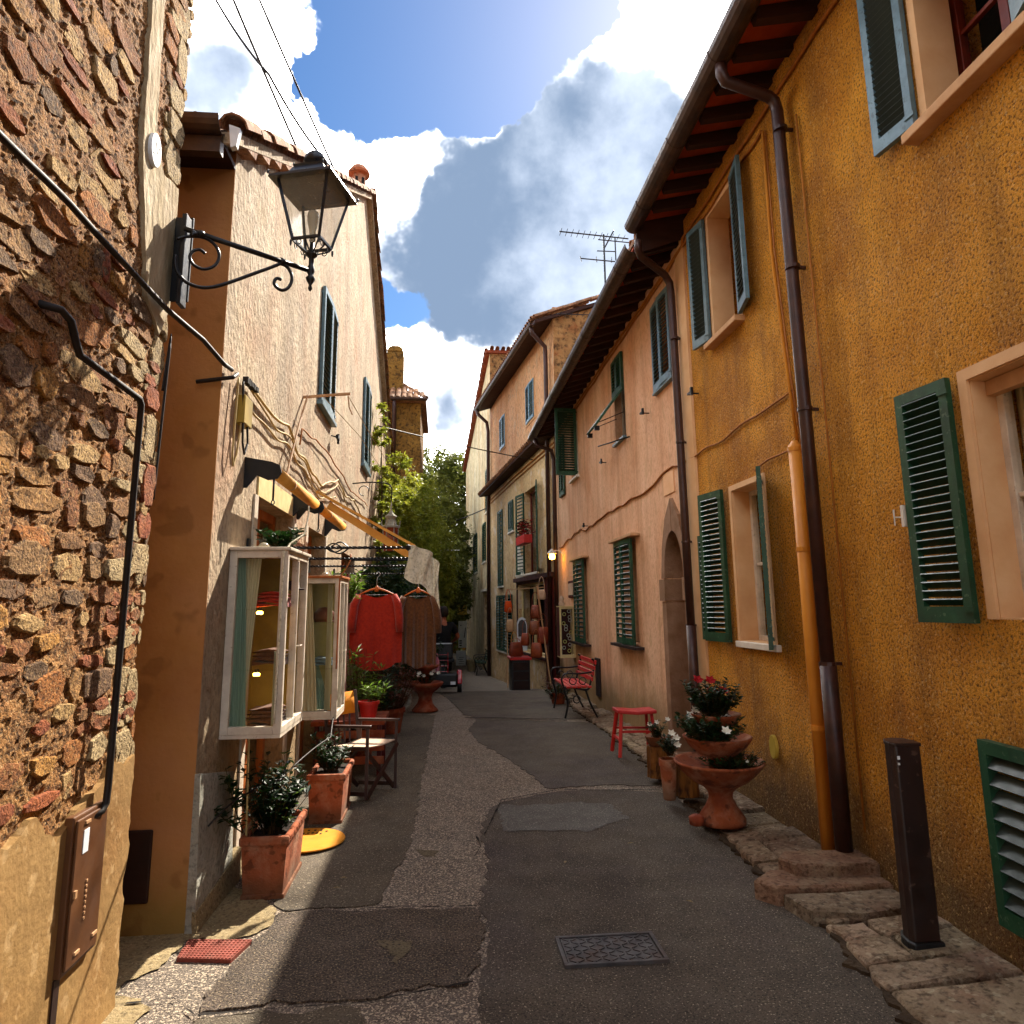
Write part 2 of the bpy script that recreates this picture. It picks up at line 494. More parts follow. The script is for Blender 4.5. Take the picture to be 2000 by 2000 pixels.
MT['gutter'] = mat('brown_gutter_metal', '#2e211c', '#453128', 9, bump=.15, bscale=40, rough=.45, metal=.3, stain='#6a4a32', sscale=6, samt=.4, spec=.5)
MT['pipe'] = mat('brown_pipe_metal', '#2b1712', '#40221a', 9, rough=.42, metal=.2, spec=.5, stain='#5c3a28', sscale=7, samt=.3)
MT['pvc'] = mat('ochre_painted_pipe', '#cc8122', '#dc9232', 3, rough=.5, bump=.05, spec=.4)
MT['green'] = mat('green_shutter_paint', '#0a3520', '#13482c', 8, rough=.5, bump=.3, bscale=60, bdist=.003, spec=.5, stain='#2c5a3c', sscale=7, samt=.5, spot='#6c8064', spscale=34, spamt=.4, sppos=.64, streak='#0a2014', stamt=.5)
MT['green_slat'] = mat('shaded_green_slat_paint', '#0a281a', '#123a28', 12, rough=.4, spec=.6)  # darker than the frame: shade between the slats put into the colour
MT['teal'] = mat('weathered_sky_tinted_paint', '#3f5c66', '#5c7c88', 9, rough=.4, bump=.15, bscale=50, bdist=.002, spec=.7, spot='#22383c', spscale=30, spamt=.6, sppos=.62)  # sky reflection on green shutters put into the colour as blue
MT['teal_slat'] = mat('shaded_grey_slat_paint', '#1c2a2a', '#34443f', 9, rough=.5, spec=.5)  # shade of the louvre gaps put into a darker slat colour
MT['frame_tan'] = mat('tan_window_wood', '#a87f58', '#c49a70', 7, rough=.6, bump=.1, bscale=50)
MT['frame_dark'] = mat('red_brown_window_wood', '#5e1e0c', '#7c2c14', 7, rough=.45, spec=.5)
MT['white_paint'] = mat('worn_white_paint', '#b8aa98', '#d6cbb8', 10, rough=.55, bump=.3, bscale=45, bdist=.003, spot='#7c6850', spscale=40, spamt=.5, sppos=.66)
MT['cream_paint'] = mat('cream_paint', '#c8b27c', '#dcc892', 10, rough=.55)
MT['orange_wood'] = mat('orange_brown_wood', '#8c4a1c', '#b5682c', 8, rough=.55, stretch=(1, 1, .3))
MT['red_wood'] = mat('dark_red_wood', '#3c0c08', '#561410', 8, rough=.5)
MT['sill'] = mat('pinkish_sill_stone', '#b98a5c', '#caa074', 8, bump=.3, bscale=50, bdist=.004, rough=.8)
MT['whitesill'] = mat('white_marble_sill', '#c9bfae', '#ddd6c8', 8, rough=.6)
MT['iron'] = mat('black_wrought_iron', '#0b0b0d', '#17171a', 12, rough=.42, bump=.2, bscale=60, bdist=.002, metal=.4, spec=.6)
MT['lantern'] = mat('dark_lantern_paint', '#14171d', '#242a33', 12, rough=.35, metal=.3, spec=.6)
MT['glass'] = mat('window_glass', '#ffffff', rough=.04, trans=1.0, spec=.5)
MT['lglass'] = mat('dusty_lantern_glass', '#8c8a80', '#a8a598', 7, rough=.2, spec=.6, alpha=.22)
MT['cglass'] = mat('showcase_glass', '#202420', rough=.03, spec=.7, alpha=.07)
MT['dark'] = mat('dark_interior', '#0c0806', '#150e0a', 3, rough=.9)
MT['curtain'] = mat('cream_curtain', '#b9b088', '#d4cba4', 6, rough=.9, bump=.5, bscale=14, bdist=.03, stretch=(4, 4, .15))
MT['curtain_blue'] = mat('blue_green_curtain', '#6c8a78', '#a2b89c', 6, rough=.9, bump=.5, bscale=14, bdist=.03, stretch=(4, 4, .15))
MT['case_back'] = mat('mustard_backing_board', '#7c6424', '#a88e3c', 3, rough=.8, stain='#5c5a20', sscale=4, samt=.5)
MT['asphalt'] = mat('coarse_asphalt', '#5c534a', '#72675c', 3, bump=1.0, bscale=95, bdist=.012, bdetail=3, grain_shade='#231c16', gamt=.85, spot='#c2b098', spscale=105, spamt=.85, sppos=.54, stain='#6a5848', sscale=.8, samt=.5, rough=.9)
MT['asphalt_smooth'] = mat('fine_dark_asphalt', '#463e36', '#5c5347', 1.7, bump=1.0, bscale=120, bdist=.008, bdetail=5, grain_shade='#1d1813', gamt=.85, spot='#b4a890', spscale=95, spamt=.8, sppos=.62, stain='#3c3038', sscale=1.0, samt=.5, streak='#6a5f50', stamt=.3, rough=.88)
MT['asphalt_brown'] = mat('fine_brown_asphalt', '#4e463a', '#665b4b', 2.0, bump=1.0, bscale=120, bdist=.008, bdetail=5, grain_shade='#241e17', gamt=.8, spot='#a89a80', spscale=100, spamt=.75, sppos=.61, stain='#3a3228', sscale=1.6, samt=.5, rough=.9)
MT['asphalt_dark'] = mat('coarse_dark_asphalt', '#40372f', '#564a40', 4, bump=1.0, bscale=85, bdist=.014, bdetail=3, grain_shade='#120e0a', gamt=.9, spot='#98876c', spscale=100, spamt=.75, sppos=.57, rough=.9)
MT['asphalt_grey'] = mat('worn_grey_asphalt', '#54504a', '#68645e', 4, bump=.9, bscale=110, bdist=.008, grain_shade='#2c2a28', gamt=.7, spot='#aaa498', spscale=95, spamt=.7, sppos=.61, rough=.88)
MT['crack'] = mat('dark_crack_filling', '#14100c', '#201a14', 20, rough=.95)
MT['cement'] = mat('pale_cement_footing', '#7a6a4a', '#968460', 4, bump=.8, bscale=60, bdist=.012, grain_shade='#4a3c28', gamt=.7, spot='#c0b08c', spscale=80, spamt=.5, rough=.92)
MT['pavestone'] = mat('worn_pavement_stone', '#75634c', '#a59278', 4, bump=1.0, bscale=30, bdist=.04, bdetail=8, bump2=1.0, b2s=6, stain='#7c5440', sscale=4, samt=.6, grain_shade='#3c2e20', gamt=.7, spot='#c0b498', spscale=20, spamt=.4, sppos=.6, rnd=.22, rndh=.01, rough=.92)
MT['step'] = mat('red_brown_step_stone', '#6c4c38', '#94755c', 6, bump=1.0, bscale=40, bdist=.02, bdetail=7, bump2=.8, b2s=7, grain_shade='#44291a', gamt=.7, stain='#8a8068', sscale=5, samt=.5, rough=.88)
MT['earth'] = mat('joint_soil', '#2c2014', '#4a3a26', 12, bump=1.0, bscale=60, bdist=.02, rough=1)
MT['castiron'] = mat('worn_cast_iron_cover', '#3a3a3c', '#5c5a5a', 9, bump=.4, bscale=70, bdist=.004, rough=.55, metal=.4, stain='#5c4434', sscale=8, samt=.6)
MT['redplastic'] = mat('faded_red_cover', '#743224', '#8e483a', 14, bump=.3, bscale=70, rough=.8, stain='#5a4030', sscale=9, samt=.5)
MT['brownmetal'] = mat('brown_cabinet_paint', '#4a2a12', '#5e3a1c', 5, rough=.5, spec=.4, stain='#34200e', sscale=3, samt=.5)
MT['darkmetal'] = mat('dark_brown_sheet', '#1e0d08', '#2c150d', 6, rough=.6)
MT['post'] = mat('dark_brown_post_paint', '#1a0c08', '#2a150e', 6, rough=.42, spec=.5, spot='#6a5244', spscale=26, spamt=.4, sppos=.66, streak='#4a3020', stamt=.35, bump=.15, bscale=40, bdist=.003)
MT['whitelabel'] = mat('white_label', '#c6ccd2', '#dde2e6', 12, rough=.5)
MT['cable'] = mat('black_cable', '#15110f', '#241d19', 18, rough=.6)
MT['cable_y'] = mat('overpainted_cable', '#8a5014', '#a8681e', 18, rough=.7)
MT['cable_w'] = mat('old_beige_cable', '#9c8450', '#b89e68', 18, rough=.7)
MT['awning'] = mat('yellow_awning_fabric', '#c98a34', '#dea450', 5, rough=.75, bump=.15, bscale=60)
MT['bulb'] = mat('glass_bulb', '#b0a890', rough=.2, alpha=.75)
MT['lampglow'] = mat('lit_bulb', '#ffcf6a', rough=.4, emit='#ffb53a', estr=7)
MT['coral'] = mat('coral_red_knit', '#941c0a', '#b42c10', 40, bump=.8, bscale=130, bdist=.005, rough=.95, sheen=.3)
MT['brownknit'] = mat('brown_knit', '#4e2c12', '#6e421e', 40, bump=.8, bscale=130, bdist=.005, rough=.95, sheen=.3)
MT['hanger'] = mat('wooden_hanger', '#b4571e', '#c86a2a', 20, rough=.5)
MT['scarf'] = mat('white_lace_scarf', '#cfc6a8', '#e6dfc8', 30, bump=.8, bscale=60, bdist=.01, grain_shade='#8a8468', gamt=.5, rough=.95)
MT['leaf'] = mat('dark_glossy_leaf', '#12280c', '#223e16', 9, rough=.5, spec=.35, rnd=.2, transl=0.25)
MT['leaf_light'] = mat('light_green_leaf', '#4d6a1c', '#6c8a2a', 9, rough=.45, spec=.5, transl=0.45)
MT['leaf_ivy'] = mat('yellow_green_ivy_leaf', '#5c6c1c', '#9a9a34', 4, rough=.5, spec=.4, transl=0.5)
MT['leaf_tree'] = mat('evergreen_tree_leaf', '#46501e', '#787c34', 1.1, rough=.55, spec=.4, transl=0.4)
MT['leaf_red'] = mat('reddish_foliage', '#54200f', '#6e3418', 8, rough=.5)
MT['stem'] = mat('brown_stem', '#3a2814', '#54401f', 12, rough=.9)
MT['bark'] = mat('tree_bark', '#3a2c1c', '#54432c', 9, bump=.8, bscale=12, bdist=.04, rough=.95)
MT['soil'] = mat('potting_soil', '#1a100a', '#2c1c10', 30, bump=1, bscale=50, bdist=.02, rough=1)
MT['redflower'] = mat('dark_red_petal', '#8c0a10', '#b01420', 20, rough=.7)
MT['whiteflower'] = mat('white_petal', '#dcdccc', '#f0f0e4', 20, rough=.7)
MT['chairwood'] = mat('dark_chair_wood', '#241008', '#3c1c10', 8, rough=.45, spec=.5, stretch=(1, 1, .3))
MT['canvas_y'] = mat('yellow_canvas', '#c87a12', '#d88c22', 12, rough=.9, bump=.2, bscale=120, bdist=.002)
MT['canvas_w'] = mat('off_white_canvas', '#b89c84', '#cdb49c', 12, rough=.9)
MT['paleprint'] = mat('pale_yellow_print', '#e6d36a', '#f0e48a', 20, rough=.9)
MT['matyellow'] = mat('ochre_doormat', '#c07a14', '#d08a20', 8, rough=.95, bump=.4, bscale=150, bdist=.003)
MT['darkprint'] = mat('dark_print', '#3a2c08', '#4a3a10', 20, rough=.95)
MT['log'] = mat('tree_stump_bark', '#5a3414', '#8a5a24', 6, bump=1.0, bscale=18, bdist=.03, grain_shade='#24120a', gamt=.8, stretch=(1, 1, .3), rough=.9)
MT['redpaint'] = mat('red_stool_paint', '#a8140c', '#c2201a', 9, rough=.5, spec=.5, bump=.15, bscale=50, bdist=.002)
MT['black'] = mat('black_plastic', '#0a0a0b', '#141416', 12, rough=.45, spec=.5)
MT['blackcloth'] = mat('black_cloth', '#070708', '#0e0e10', 20, rough=.95)
MT['skin'] = mat('tanned_skin', '#8a4a30', '#a05c3e', 12, rough=.6)
MT['hair'] = mat('dark_hair', '#120c08', '#1e140c', 30, rough=.7)
MT['scooterred'] = mat('glossy_red_paint', '#a00e14', '#b81a1c', 6, rough=.25, spec=.6)
MT['pinkcloth'] = mat('pink_cloth', '#b86a7c', '#cc8494', 12, rough=.9)
MT['leather'] = mat('orange_brown_leather', '#6e2c0e', '#984416', 10, rough=.5, spec=.5, rnd=.35, rndh=.01)
MT['orangecloth'] = mat('orange_cloth', '#c8400e', '#d85418', 10, rough=.9)
MT['paper'] = mat('white_paper', '#cfcdc4', '#e2e0d8', 6, rough=.8)
MT['shopdark'] = mat('dark_red_shop_wood', '#2e0f0a', '#451a12', 6, rough=.6)
MT['yellowsign'] = mat('ochre_sign', '#a88c34', '#c8aa4c', 10, rough=.7)
MT['valve'] = mat('yellow_plastic_cover', '#b89a34', '#cbb04a', 10, rough=.5)
MT['meter'] = mat('cream_plastic_box', '#c98a3e', '#daa052', 10, rough=.5)
MT['oldwood'] = mat('brown_door_wood', '#46200c', '#64341a', 7, bump=.3, bscale=30, bdist=.005, rough=.6, stretch=(1, 1, .2))
MT['archstone'] = mat('grey_brown_arch_stone', '#7a5a3e', '#94735a', 6, bump=.5, bscale=40, bdist=.01, rough=.85, rnd=.08)
MT['marbletablet'] = mat('peach_tablet', '#dca878', '#e8b98c', 6, rough=.7)
MT['yellowmark'] = mat('faded_yellow_paint', '#5e543e', '#6c604a', 30, rough=.9, grain_shade='#2a241c', gamt=1.0, bscale=70, bump=.8, bdist=.01)
MT['case_pale'] = mat('pale_green_backing_board', '#8a8450', '#b0a870', 3, rough=.8)
MT['terracotta_old'] = mat('weathered_terracotta', '#74341a', '#96502c', 4, bump=.6, bscale=40, bdist=.01, bdetail=7, stain='#c0a082', sscale=6, samt=.4, spot='#3a1c10', spscale=12, spamt=.6, sppos=.58, rough=.9)

# ================================================================ ground
ZG = [(-60, 0.0), (11, 0.0), (13, -.04), (15, -.11), (16, -.2), (18, -.38), (20, -.53), (24, -.64), (30, -.7), (40, -.75), (200, -.8)]


def zg(y):
    for (a, za), (b, zb) in zip(ZG, ZG[1:]):
        if y <= b: return za + (zb - za) * (y - a) / (b - a)
    return ZG[-1][1]


xs = sorted(set([-120, -40, -15] + [-8 + i * .5 for i in range(33)] + [15, 40, 120]))
ys = sorted(set([-60, -20] + [-8 + i * .5 for i in range(100)] + [50, 80, 200]))
g = MB()
for y in ys:
    for x in xs: g.v.append((x, y, zg(y)))
nx = len(xs)
for j in range(len(ys) - 1):
    for i in range(nx - 1):
        g.f.append((j * nx + i, j * nx + i + 1, (j + 1) * nx + i + 1, (j + 1) * nx + i))
tag(obj('ground', g, MT['asphalt'], fix=False), kind='structure')


def rough_line(p, amp=.012, step=.035, seed=0):
    out = []
    for a, b in zip(p, p[1:] + p[:1]):
        a = Vector((*a, 0)); b = Vector((*b, 0)); n = max(1, int((b - a).length / step))
        d = (b - a).normalized(); q = Vector((-d.y, d.x, 0))
        for i in range(n):
            c = a + (b - a) * i / n
            o = (noise.noise(c * 9 + Vector((seed, 0, 0))) + .6 * noise.noise(c * 31 + Vector((seed, 3, 0)))) * amp * 2
            c = c + q * o
            out.append((c.x, c.y))
    return out


def sheet(name, poly, m, h, amp=.012, seed=0, kind='structure', thick=0.0, label=None):
    import bmesh
    pl = rough_line(poly, amp, seed=seed)
    mb = MB()
    mb.v = [(x, y, 0) for x, y in pl]; mb.f = [tuple(range(len(pl)))]
    me = bpy.data.meshes.new(name); me.from_pydata(mb.v, [], mb.f)
    bm = bmesh.new(); bm.from_mesh(me)
    bmesh.ops.triangulate(bm, faces=bm.faces)
    for cut in ys:
        if min(p[1] for p in pl) < cut < max(p[1] for p in pl) and cut > 10.9:
            bmesh.ops.bisect_plane(bm, geom=bm.verts[:] + bm.edges[:] + bm.faces[:], plane_co=(0, cut, 0), plane_no=(0, 1, 0))
    for v in bm.verts: v.co.z = zg(v.co.y) + h
    bmesh.ops.recalc_face_normals(bm, faces=bm.faces)
    if bm.faces and sum(f.normal.z for f in bm.faces) < 0:
        bmesh.ops.reverse_faces(bm, faces=bm.faces)
    if thick:
        r = bmesh.ops.extrude_edge_only(bm, edges=[e for e in bm.edges if e.is_boundary])
        for v in r['geom']:
            if isinstance(v, bmesh.types.BMVert): v.co.z -= thick
    bm.to_mesh(me); bm.free()
    me.materials.append(m)
    o = bpy.data.objects.new(name, me); link(o)
    return tag(o, kind=kind)


sheet('asphalt_patch', [(.15, 2.0), (.17, 3.3), (.2, 3.6), (.26, 3.95), (.21, 4.2), (.26, 4.6), (.31, 4.95), (.27, 5.4), (.36, 6.0), (.5, 6.3), (.97, 6.56), (1.43, 6.59), (1.95, 6.4), (2.0, 5.9), (1.95, 5.0), (1.95, 3.9), (1.9, 3.2), (1.8, 2.0)], MT['asphalt_smooth'], .006, .018, 1, thick=.004)
sheet('asphalt_patch', [(.96, 6.7), (.84, 7.3), (.7, 8.0), (.44, 9.0), (.36, 9.9), (.5, 10.75), (1.2, 10.55), (1.76, 10.3), (2.15, 10.2), (2.1, 9), (2.12, 8), (2.05, 6.62), (1.5, 6.74)], MT['asphalt_smooth'], .006, .02, 2, thick=.004)
sheet('asphalt_patch', [(.5, 10.95), (.33, 11.3), (.23, 12.5), (.05, 14.3), (-.2, 16), (1.9, 16), (2.2, 14), (2.1, 12), (2.1, 10.5), (1.2, 10.75)], MT['asphalt_smooth'], .006, .02, 3, thick=.004)
sheet('asphalt_patch', [(-.1, 11.3), (-.14, 9.1), (-.18, 7.5), (-.19, 6.2), (-.2, 5.3), (-.28, 4.76), (-.35, 4.32), (-.84, 4.3), (-1.0, 4.6), (-1.24, 4.8), (-1.26, 8), (-1.25, 11.5), (-.6, 11.5)], MT['asphalt_brown'], .006, .015, 4, thick=.004)
sheet('asphalt_patch', [(-.84, 4.27), (-.36, 4.25), (.19, 4.19), (.23, 4.0), (.18, 3.71), (.13, 3.44), (-.08, 3.41), (-.3, 3.34), (-.68, 3.37), (-.97, 3.32), (-.95, 3.61), (-.9, 3.9)], MT['asphalt_dark'], .01, .02, 5, thick=.008)
sheet('asphalt_patch', [(-.97, 3.3), (-.3, 3.30), (-.28, 2.2), (-.9, 2.2)], MT['asphalt_brown'], .006, .02, 6, thick=.004)
sheet('asphalt_patch', [(.46, 6.2), (1.33, 6.15), (1.43, 5.71), (1.06, 5.44), (.46, 5.52)], MT['asphalt_grey'], .0105, .03, 7)
sheet('road_marking', [(-.18, 5.22), (-.02, 5.17), (-.03, 5.04), (-.11, 5.06)], MT['yellowmark'], .003, .015, 8)
sheet('road_marking', [(-.30, 3.86), (-.12, 3.84), (-.19, 3.62)], MT['yellowmark'], .0145, .02, 9)
for i, (p, w) in enumerate([([(-1.28, 3.42), (-1.1, 3.44), (-.97, 3.30)], .008), 
                            ([(-.84, 4.29), (-.3, 4.26), (.2, 4.22)], .008), ([(-.95, 3.3), (-.3, 3.32), (.14, 3.43)], .009),
                            ([(.3, 5.4), (.5, 6.33), (1.0, 6.6), (1.9, 6.48)], .016),
                            ([(.33, 10.9), (.6, 10.82), (1.76, 10.42)], .05), ([(-1.2, 11.5), (-.2, 11.45), (.25, 12.2)], .03), ([(.22, 5.0), (.27, 5.2), (.25, 5.4)], .008)]):
    up = [(x, y + w * .5) for x, y in p]; dn = [(x, y - w * .5) for x, y in reversed(p)]
    if abs(p[0][0] - p[-1][0]) < .2 * abs(p[0][1] - p[-1][1]):
        up = [(x + w * .5, y) for x, y in p]; dn = [(x - w * .5, y) for x, y in reversed(p)]
    sheet('road_crack', up + dn, MT['crack'], .0135, .006, 20 + i)
# pale cement footings at the alley corner
sheet('cement_apron', [(-1.36, 3.62), (-1.26, 3.72), (-1.24, 4.0), (-1.05, 3.98), (-.92, 4.0), (-.86, 4.14), (-.86, 4.30), (-1.0, 4.5), (-1.27, 4.75), (-1.27, 4.12), (-2.6, 4.12), (-2.6, 3.4), (-1.36, 3.4)], MT['cement'], .008, .015, 31)
sheet('cement_apron', [(-1.36, 3.5), (-1.24, 3.46), (-1.17, 3.38), (-1.2, 3.22), (-1.24, 2.9), (-1.2, 2.2), (-1.36, 2.2)], MT['cement'], .008, .02, 32)
for k, (x, y, a) in enumerate([(1.25, 5.1, .3), (.77, 4.78, 1.2), (-.62, 4.55, .2), (1.36, 4.1, 2.2), (-.55, 4.7, 2.8), (.95, 8.2, .5)]):
    f = MB(); f.leaf((x, y, zg(y) + .018), (cos(a), sin(a), .05), (0, 0, 1), .055, .022)
    tag(obj('fallen_leaf', f, MT['cement'], at=(x, y, 0)), ['pale dry leaf lying on the dark asphalt below the goblet planter', 'pale fallen leaf on the asphalt in the middle of the road', 'small pale scrap on the brown asphalt beside the near planter box',
         'pale leaf on the asphalt near the iron cover', 'tiny pale scrap on the brown asphalt by the round mat', 'pale speck of a leaf on the far dark patch'][k], 'leaf', group='fallen leaves on the road')

# ---- right-hand pavement: rough bed with separate stones
bed = [(1.78, 2.0), (1.84, 3.37), (1.92, 3.84), (1.9, 4.14), (1.89, 4.57), (1.93, 5.04), (2.0, 5.76), (1.99, 6.57), (2.09, 7.86), (2.07, 9.45), (2.03, 11.3), (2.2, 13), (2.25, 15), (2.47, 15.1), (2.47, 2.0)]
sheet('pavement', bed, MT['earth'], .02, .03, 40, thick=.02)
pv = bpy.data.objects['pavement']
ROOT[pv] = Matrix.Identity(4)


def slab(poly, z0, z1, tilt=0.0, inset=.012):
    """an irregular stone: bevelled prism from a plan outline"""
    n = len(poly); cx = sum(p[0] for p in poly) / n; cy = sum(p[1] for p in poly) / n
    mb = MB(); vs = []
    for k, (ins, z) in enumerate(((0, z0), (0, z1 - .012), (inset, z1))):
        for x, y in poly:
            d = sqrt((x - cx) ** 2 + (y - cy) ** 2) + 1e-6
            q = (d - ins) / d
            zz = z + (tilt * (x - cx) if k else 0) + (noise.noise(Vector((x * 9, y * 9, k))) * .008 if k else 0)
            vs.append((cx + (x - cx) * q, cy + (y - cy) * q, zz))
    fs = [(k * n + i, k * n + (i + 1) % n, (k + 1) * n + (i + 1) % n, (k + 1) * n + i) for k in range(2) for i in range(n)]
    fs.append(tuple(range(2 * n, 3 * n)))
    return mb.add(vs, fs)


def edge_x(y):
    for (xa, ya), (xb, yb) in zip(bed, bed[1:]):
        if ya <= y <= yb: return xa + (xb - xa) * (y - ya) / (yb - ya)
    return 2.1


y = 2.1
while y < 14.6:
    ln = R.uniform(.16, .42) if y < 8 else R.uniform(.3, .6)
    xe = edge_x(y + ln / 2)
    if 4.0 < y + ln * .5 < 4.38: y += .1; continue
    cuts = [xe + .01, xe + (2.45 - xe) * R.uniform(.35, .62), 2.452]
    if R.random() < .3: cuts = [xe + .01, 2.452]
    for xa, xb in zip(cuts, cuts[1:]):
        if R.random() < .08: continue
        j = lambda s: R.uniform(-s, s)
        gp = .010
        poly = [(xa + gp + j(.02), y + gp + j(.02)), ((xa + xb) / 2 + j(.03), y + gp + j(.015)), (xb - gp, y + gp + j(.02)), (xb - gp, y + ln / 2), (xb - gp, y + ln - gp + j(.02)),
                ((xa + xb) / 2 + j(.03), y + ln - gp + j(.02)), (xa + gp + j(.02), y + ln - gp + j(.02)), (xa + gp + j(.025), y + ln / 2)]
        poly = [(min(px, 2.452), py) for px, py in poly]
        zt = .035 + R.uniform(0, .022) + (xa - xe) * .1
        obj('paving_stone', slab(poly, 0, zt + zg(y), tilt=.06), MT['pavestone'], pv)
    y += ln
st = thing('stone_step', 'two worn reddish stone steps laid across the pavement at the foot of the downpipes', 'step', (2.1, 4.1, 0))
obj('tread', slab([(1.72, 4.14), (1.8, 4.03), (2.1, 4.0), (2.44, 4.0), (2.445, 4.28), (2.1, 4.26), (1.86, 4.27)], 0, .105, inset=.014), MT['step'], st)
obj('tread', slab([(1.97, 4.15), (2.2, 4.12), (2.445, 4.12), (2.445, 4.34), (2.0, 4.36), (1.93, 4.28)], .1, .17, inset=.01), MT['step'], st)
obj('rubble', slab([(1.82, 4.0), (1.86, 3.78), (2.1, 3.72), (2.44, 3.78), (2.44, 3.99), (2.1, 3.99)], 0, .085, inset=.03), MT['pavestone'], st)


# ================================================================ building helpers
def wallmesh(name, parent, m, X, out, T, y0, y1, z0, z1, holes=(), cuts=(), local=True, sub=None):
    """facade slab in the plane x=X with rectangular openings; cuts = planes (co, no) that trim gables"""
    import bmesh
    Y = sorted(set([y0, y1] + [h[0] for h in holes] + [h[1] for h in holes]))
    Z = sorted(set([z0, z1] + [h[2] for h in holes] + [h[3] for h in holes]))
    Y = [v for v in Y if y0 <= v <= y1]; Z = [v for v in Z if z0 <= v <= z1]
    ny, nz_ = len(Y) - 1, len(Z) - 1

    def solid(i, j):
        if not (0 <= i < ny and 0 <= j < nz_): return False
        cy, cz = (Y[i] + Y[i + 1]) / 2, (Z[j] + Z[j + 1]) / 2
        return not any(h[0] < cy < h[1] and h[2] < cz < h[3] for h in holes)
    XB = X - out * T
    mb = MB()
    for i in range(ny):
        for j in range(nz_):
            if not solid(i, j): continue
            a, b, c, d = Y[i], Y[i + 1], Z[j], Z[j + 1]
            mb.add([(X, a, c), (X, b, c), (X, b, d), (X, a, d)], [(0, 1, 2, 3)])
            mb.add([(XB, a, c), (XB, b, c), (XB, b, d), (XB, a, d)], [(3, 2, 1, 0)])
            for (di, dj, p, q) in ((-1, 0, (a, c), (a, d)), (1, 0, (b, d), (b, c)), (0, -1, (b, c), (a, c)), (0, 1, (a, d), (b, d))):
                if not solid(i + di, j + dj):
                    mb.add([(X, *p), (X, *q), (XB, *q), (XB, *p)], [(0, 1, 2, 3)])
    me = bpy.data.meshes.new(name)
    vs = mb.v
    if not local:
        inv = ROOT[parent].inverted(); vs = [tuple(inv @ Vector(p)) for p in vs]
    me.from_pydata(vs, [], mb.f)
    bm = bmesh.new(); bm.from_mesh(me)
    bmesh.ops.remove_doubles(bm, verts=bm.verts, dist=1e-5)
    for co, no in cuts:
        if not local: co = ROOT[parent].inverted() @ Vector(co)
        bmesh.ops.bisect_plane(bm, geom=bm.verts[:] + bm.edges[:] + bm.faces[:], plane_co=co, plane_no=no, clear_outer=True)
    bmesh.ops.recalc_face_normals(bm, faces=bm.faces)
    bm.to_mesh(me); bm.free()
    me.materials.append(m)
    o = bpy.data.objects.new(name, me); link(o, parent)
    ROOT[o] = ROOT[parent].copy()
    return o


SLATS = {}


def shutter(parent, X, out, yh, z0, w, h, dirn, ang, fm='green', sm='green_slat', n=18, tilt=38, t=.032,
            iron=True, join=False, mid=False, off=.025, label=None, pitch=0.0, name='shutter'):
    """louvred leaf hinged on a vertical edge at y=yh; dirn = side it covers when closed; ang = how far it is opened"""
    a = radians(ang)
    u = Vector((out * sin(a), dirn * cos(a), 0)); z = Vector((0, 0, 1)); n_ = z.cross(u)
    if pitch:
        pr = Matrix.Rotation(radians(pitch), 3, u)
        z = pr @ z; n_ = pr @ n_
    mtx = Matrix(((u.x, n_.x, z.x, X + out * off), (u.y, n_.y, z.y, yh), (u.z, n_.z, z.z, z0), (0, 0, 0, 1)))
    sw = min(.05, w * .17); rl = .055
    fr = MB()
    fr.box(0, sw, -t / 2, t / 2, 0, h).box(w - sw, w, -t / 2, t / 2, 0, h)
    fr.box(sw, w - sw, -t / 2, t / 2, 0, rl * 1.4).box(sw, w - sw, -t / 2, t / 2, h - rl, h)
    if mid: fr.box(sw, w - sw, -t * .42, t * .42, h * .5 - .02, h * .5 + .02)
    if iron:
        fr.box(-.012, .05, t / 2, t / 2 + .008, .05, .075).box(-.012, .05, t / 2, t / 2 + .008, h - .08, h - .055)
    lo, hi = rl * 1.4, h - rl
    sp = (hi - lo) / n
    if join:
        for k in range(n):
            fr.obox((w / 2, 0, lo + sp * (k + .5)), ((1, 0, 0), (0, cos(radians(tilt)), sin(radians(tilt))), (0, -sin(radians(tilt)), cos(radians(tilt)))), ((w - 2 * sw) / 2, t * .55, .004))
    inv = ROOT[parent].inverted() if False else None
    lf = obj(name, fr, MT[fm], parent, local=True, mtx=mtx, label=label)
    if not join:
        key = (round(w, 3), round(sp, 3), sm, tilt)
        if key not in SLATS:
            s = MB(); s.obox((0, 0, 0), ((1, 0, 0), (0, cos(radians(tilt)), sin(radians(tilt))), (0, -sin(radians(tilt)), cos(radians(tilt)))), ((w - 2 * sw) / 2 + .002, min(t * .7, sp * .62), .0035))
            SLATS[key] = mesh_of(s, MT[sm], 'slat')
        for k in range(n):
            zz = lo + sp * (k + .5)
            if mid and abs(zz - h * .5) < .02: continue
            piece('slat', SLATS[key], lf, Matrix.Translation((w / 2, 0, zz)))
    return lf


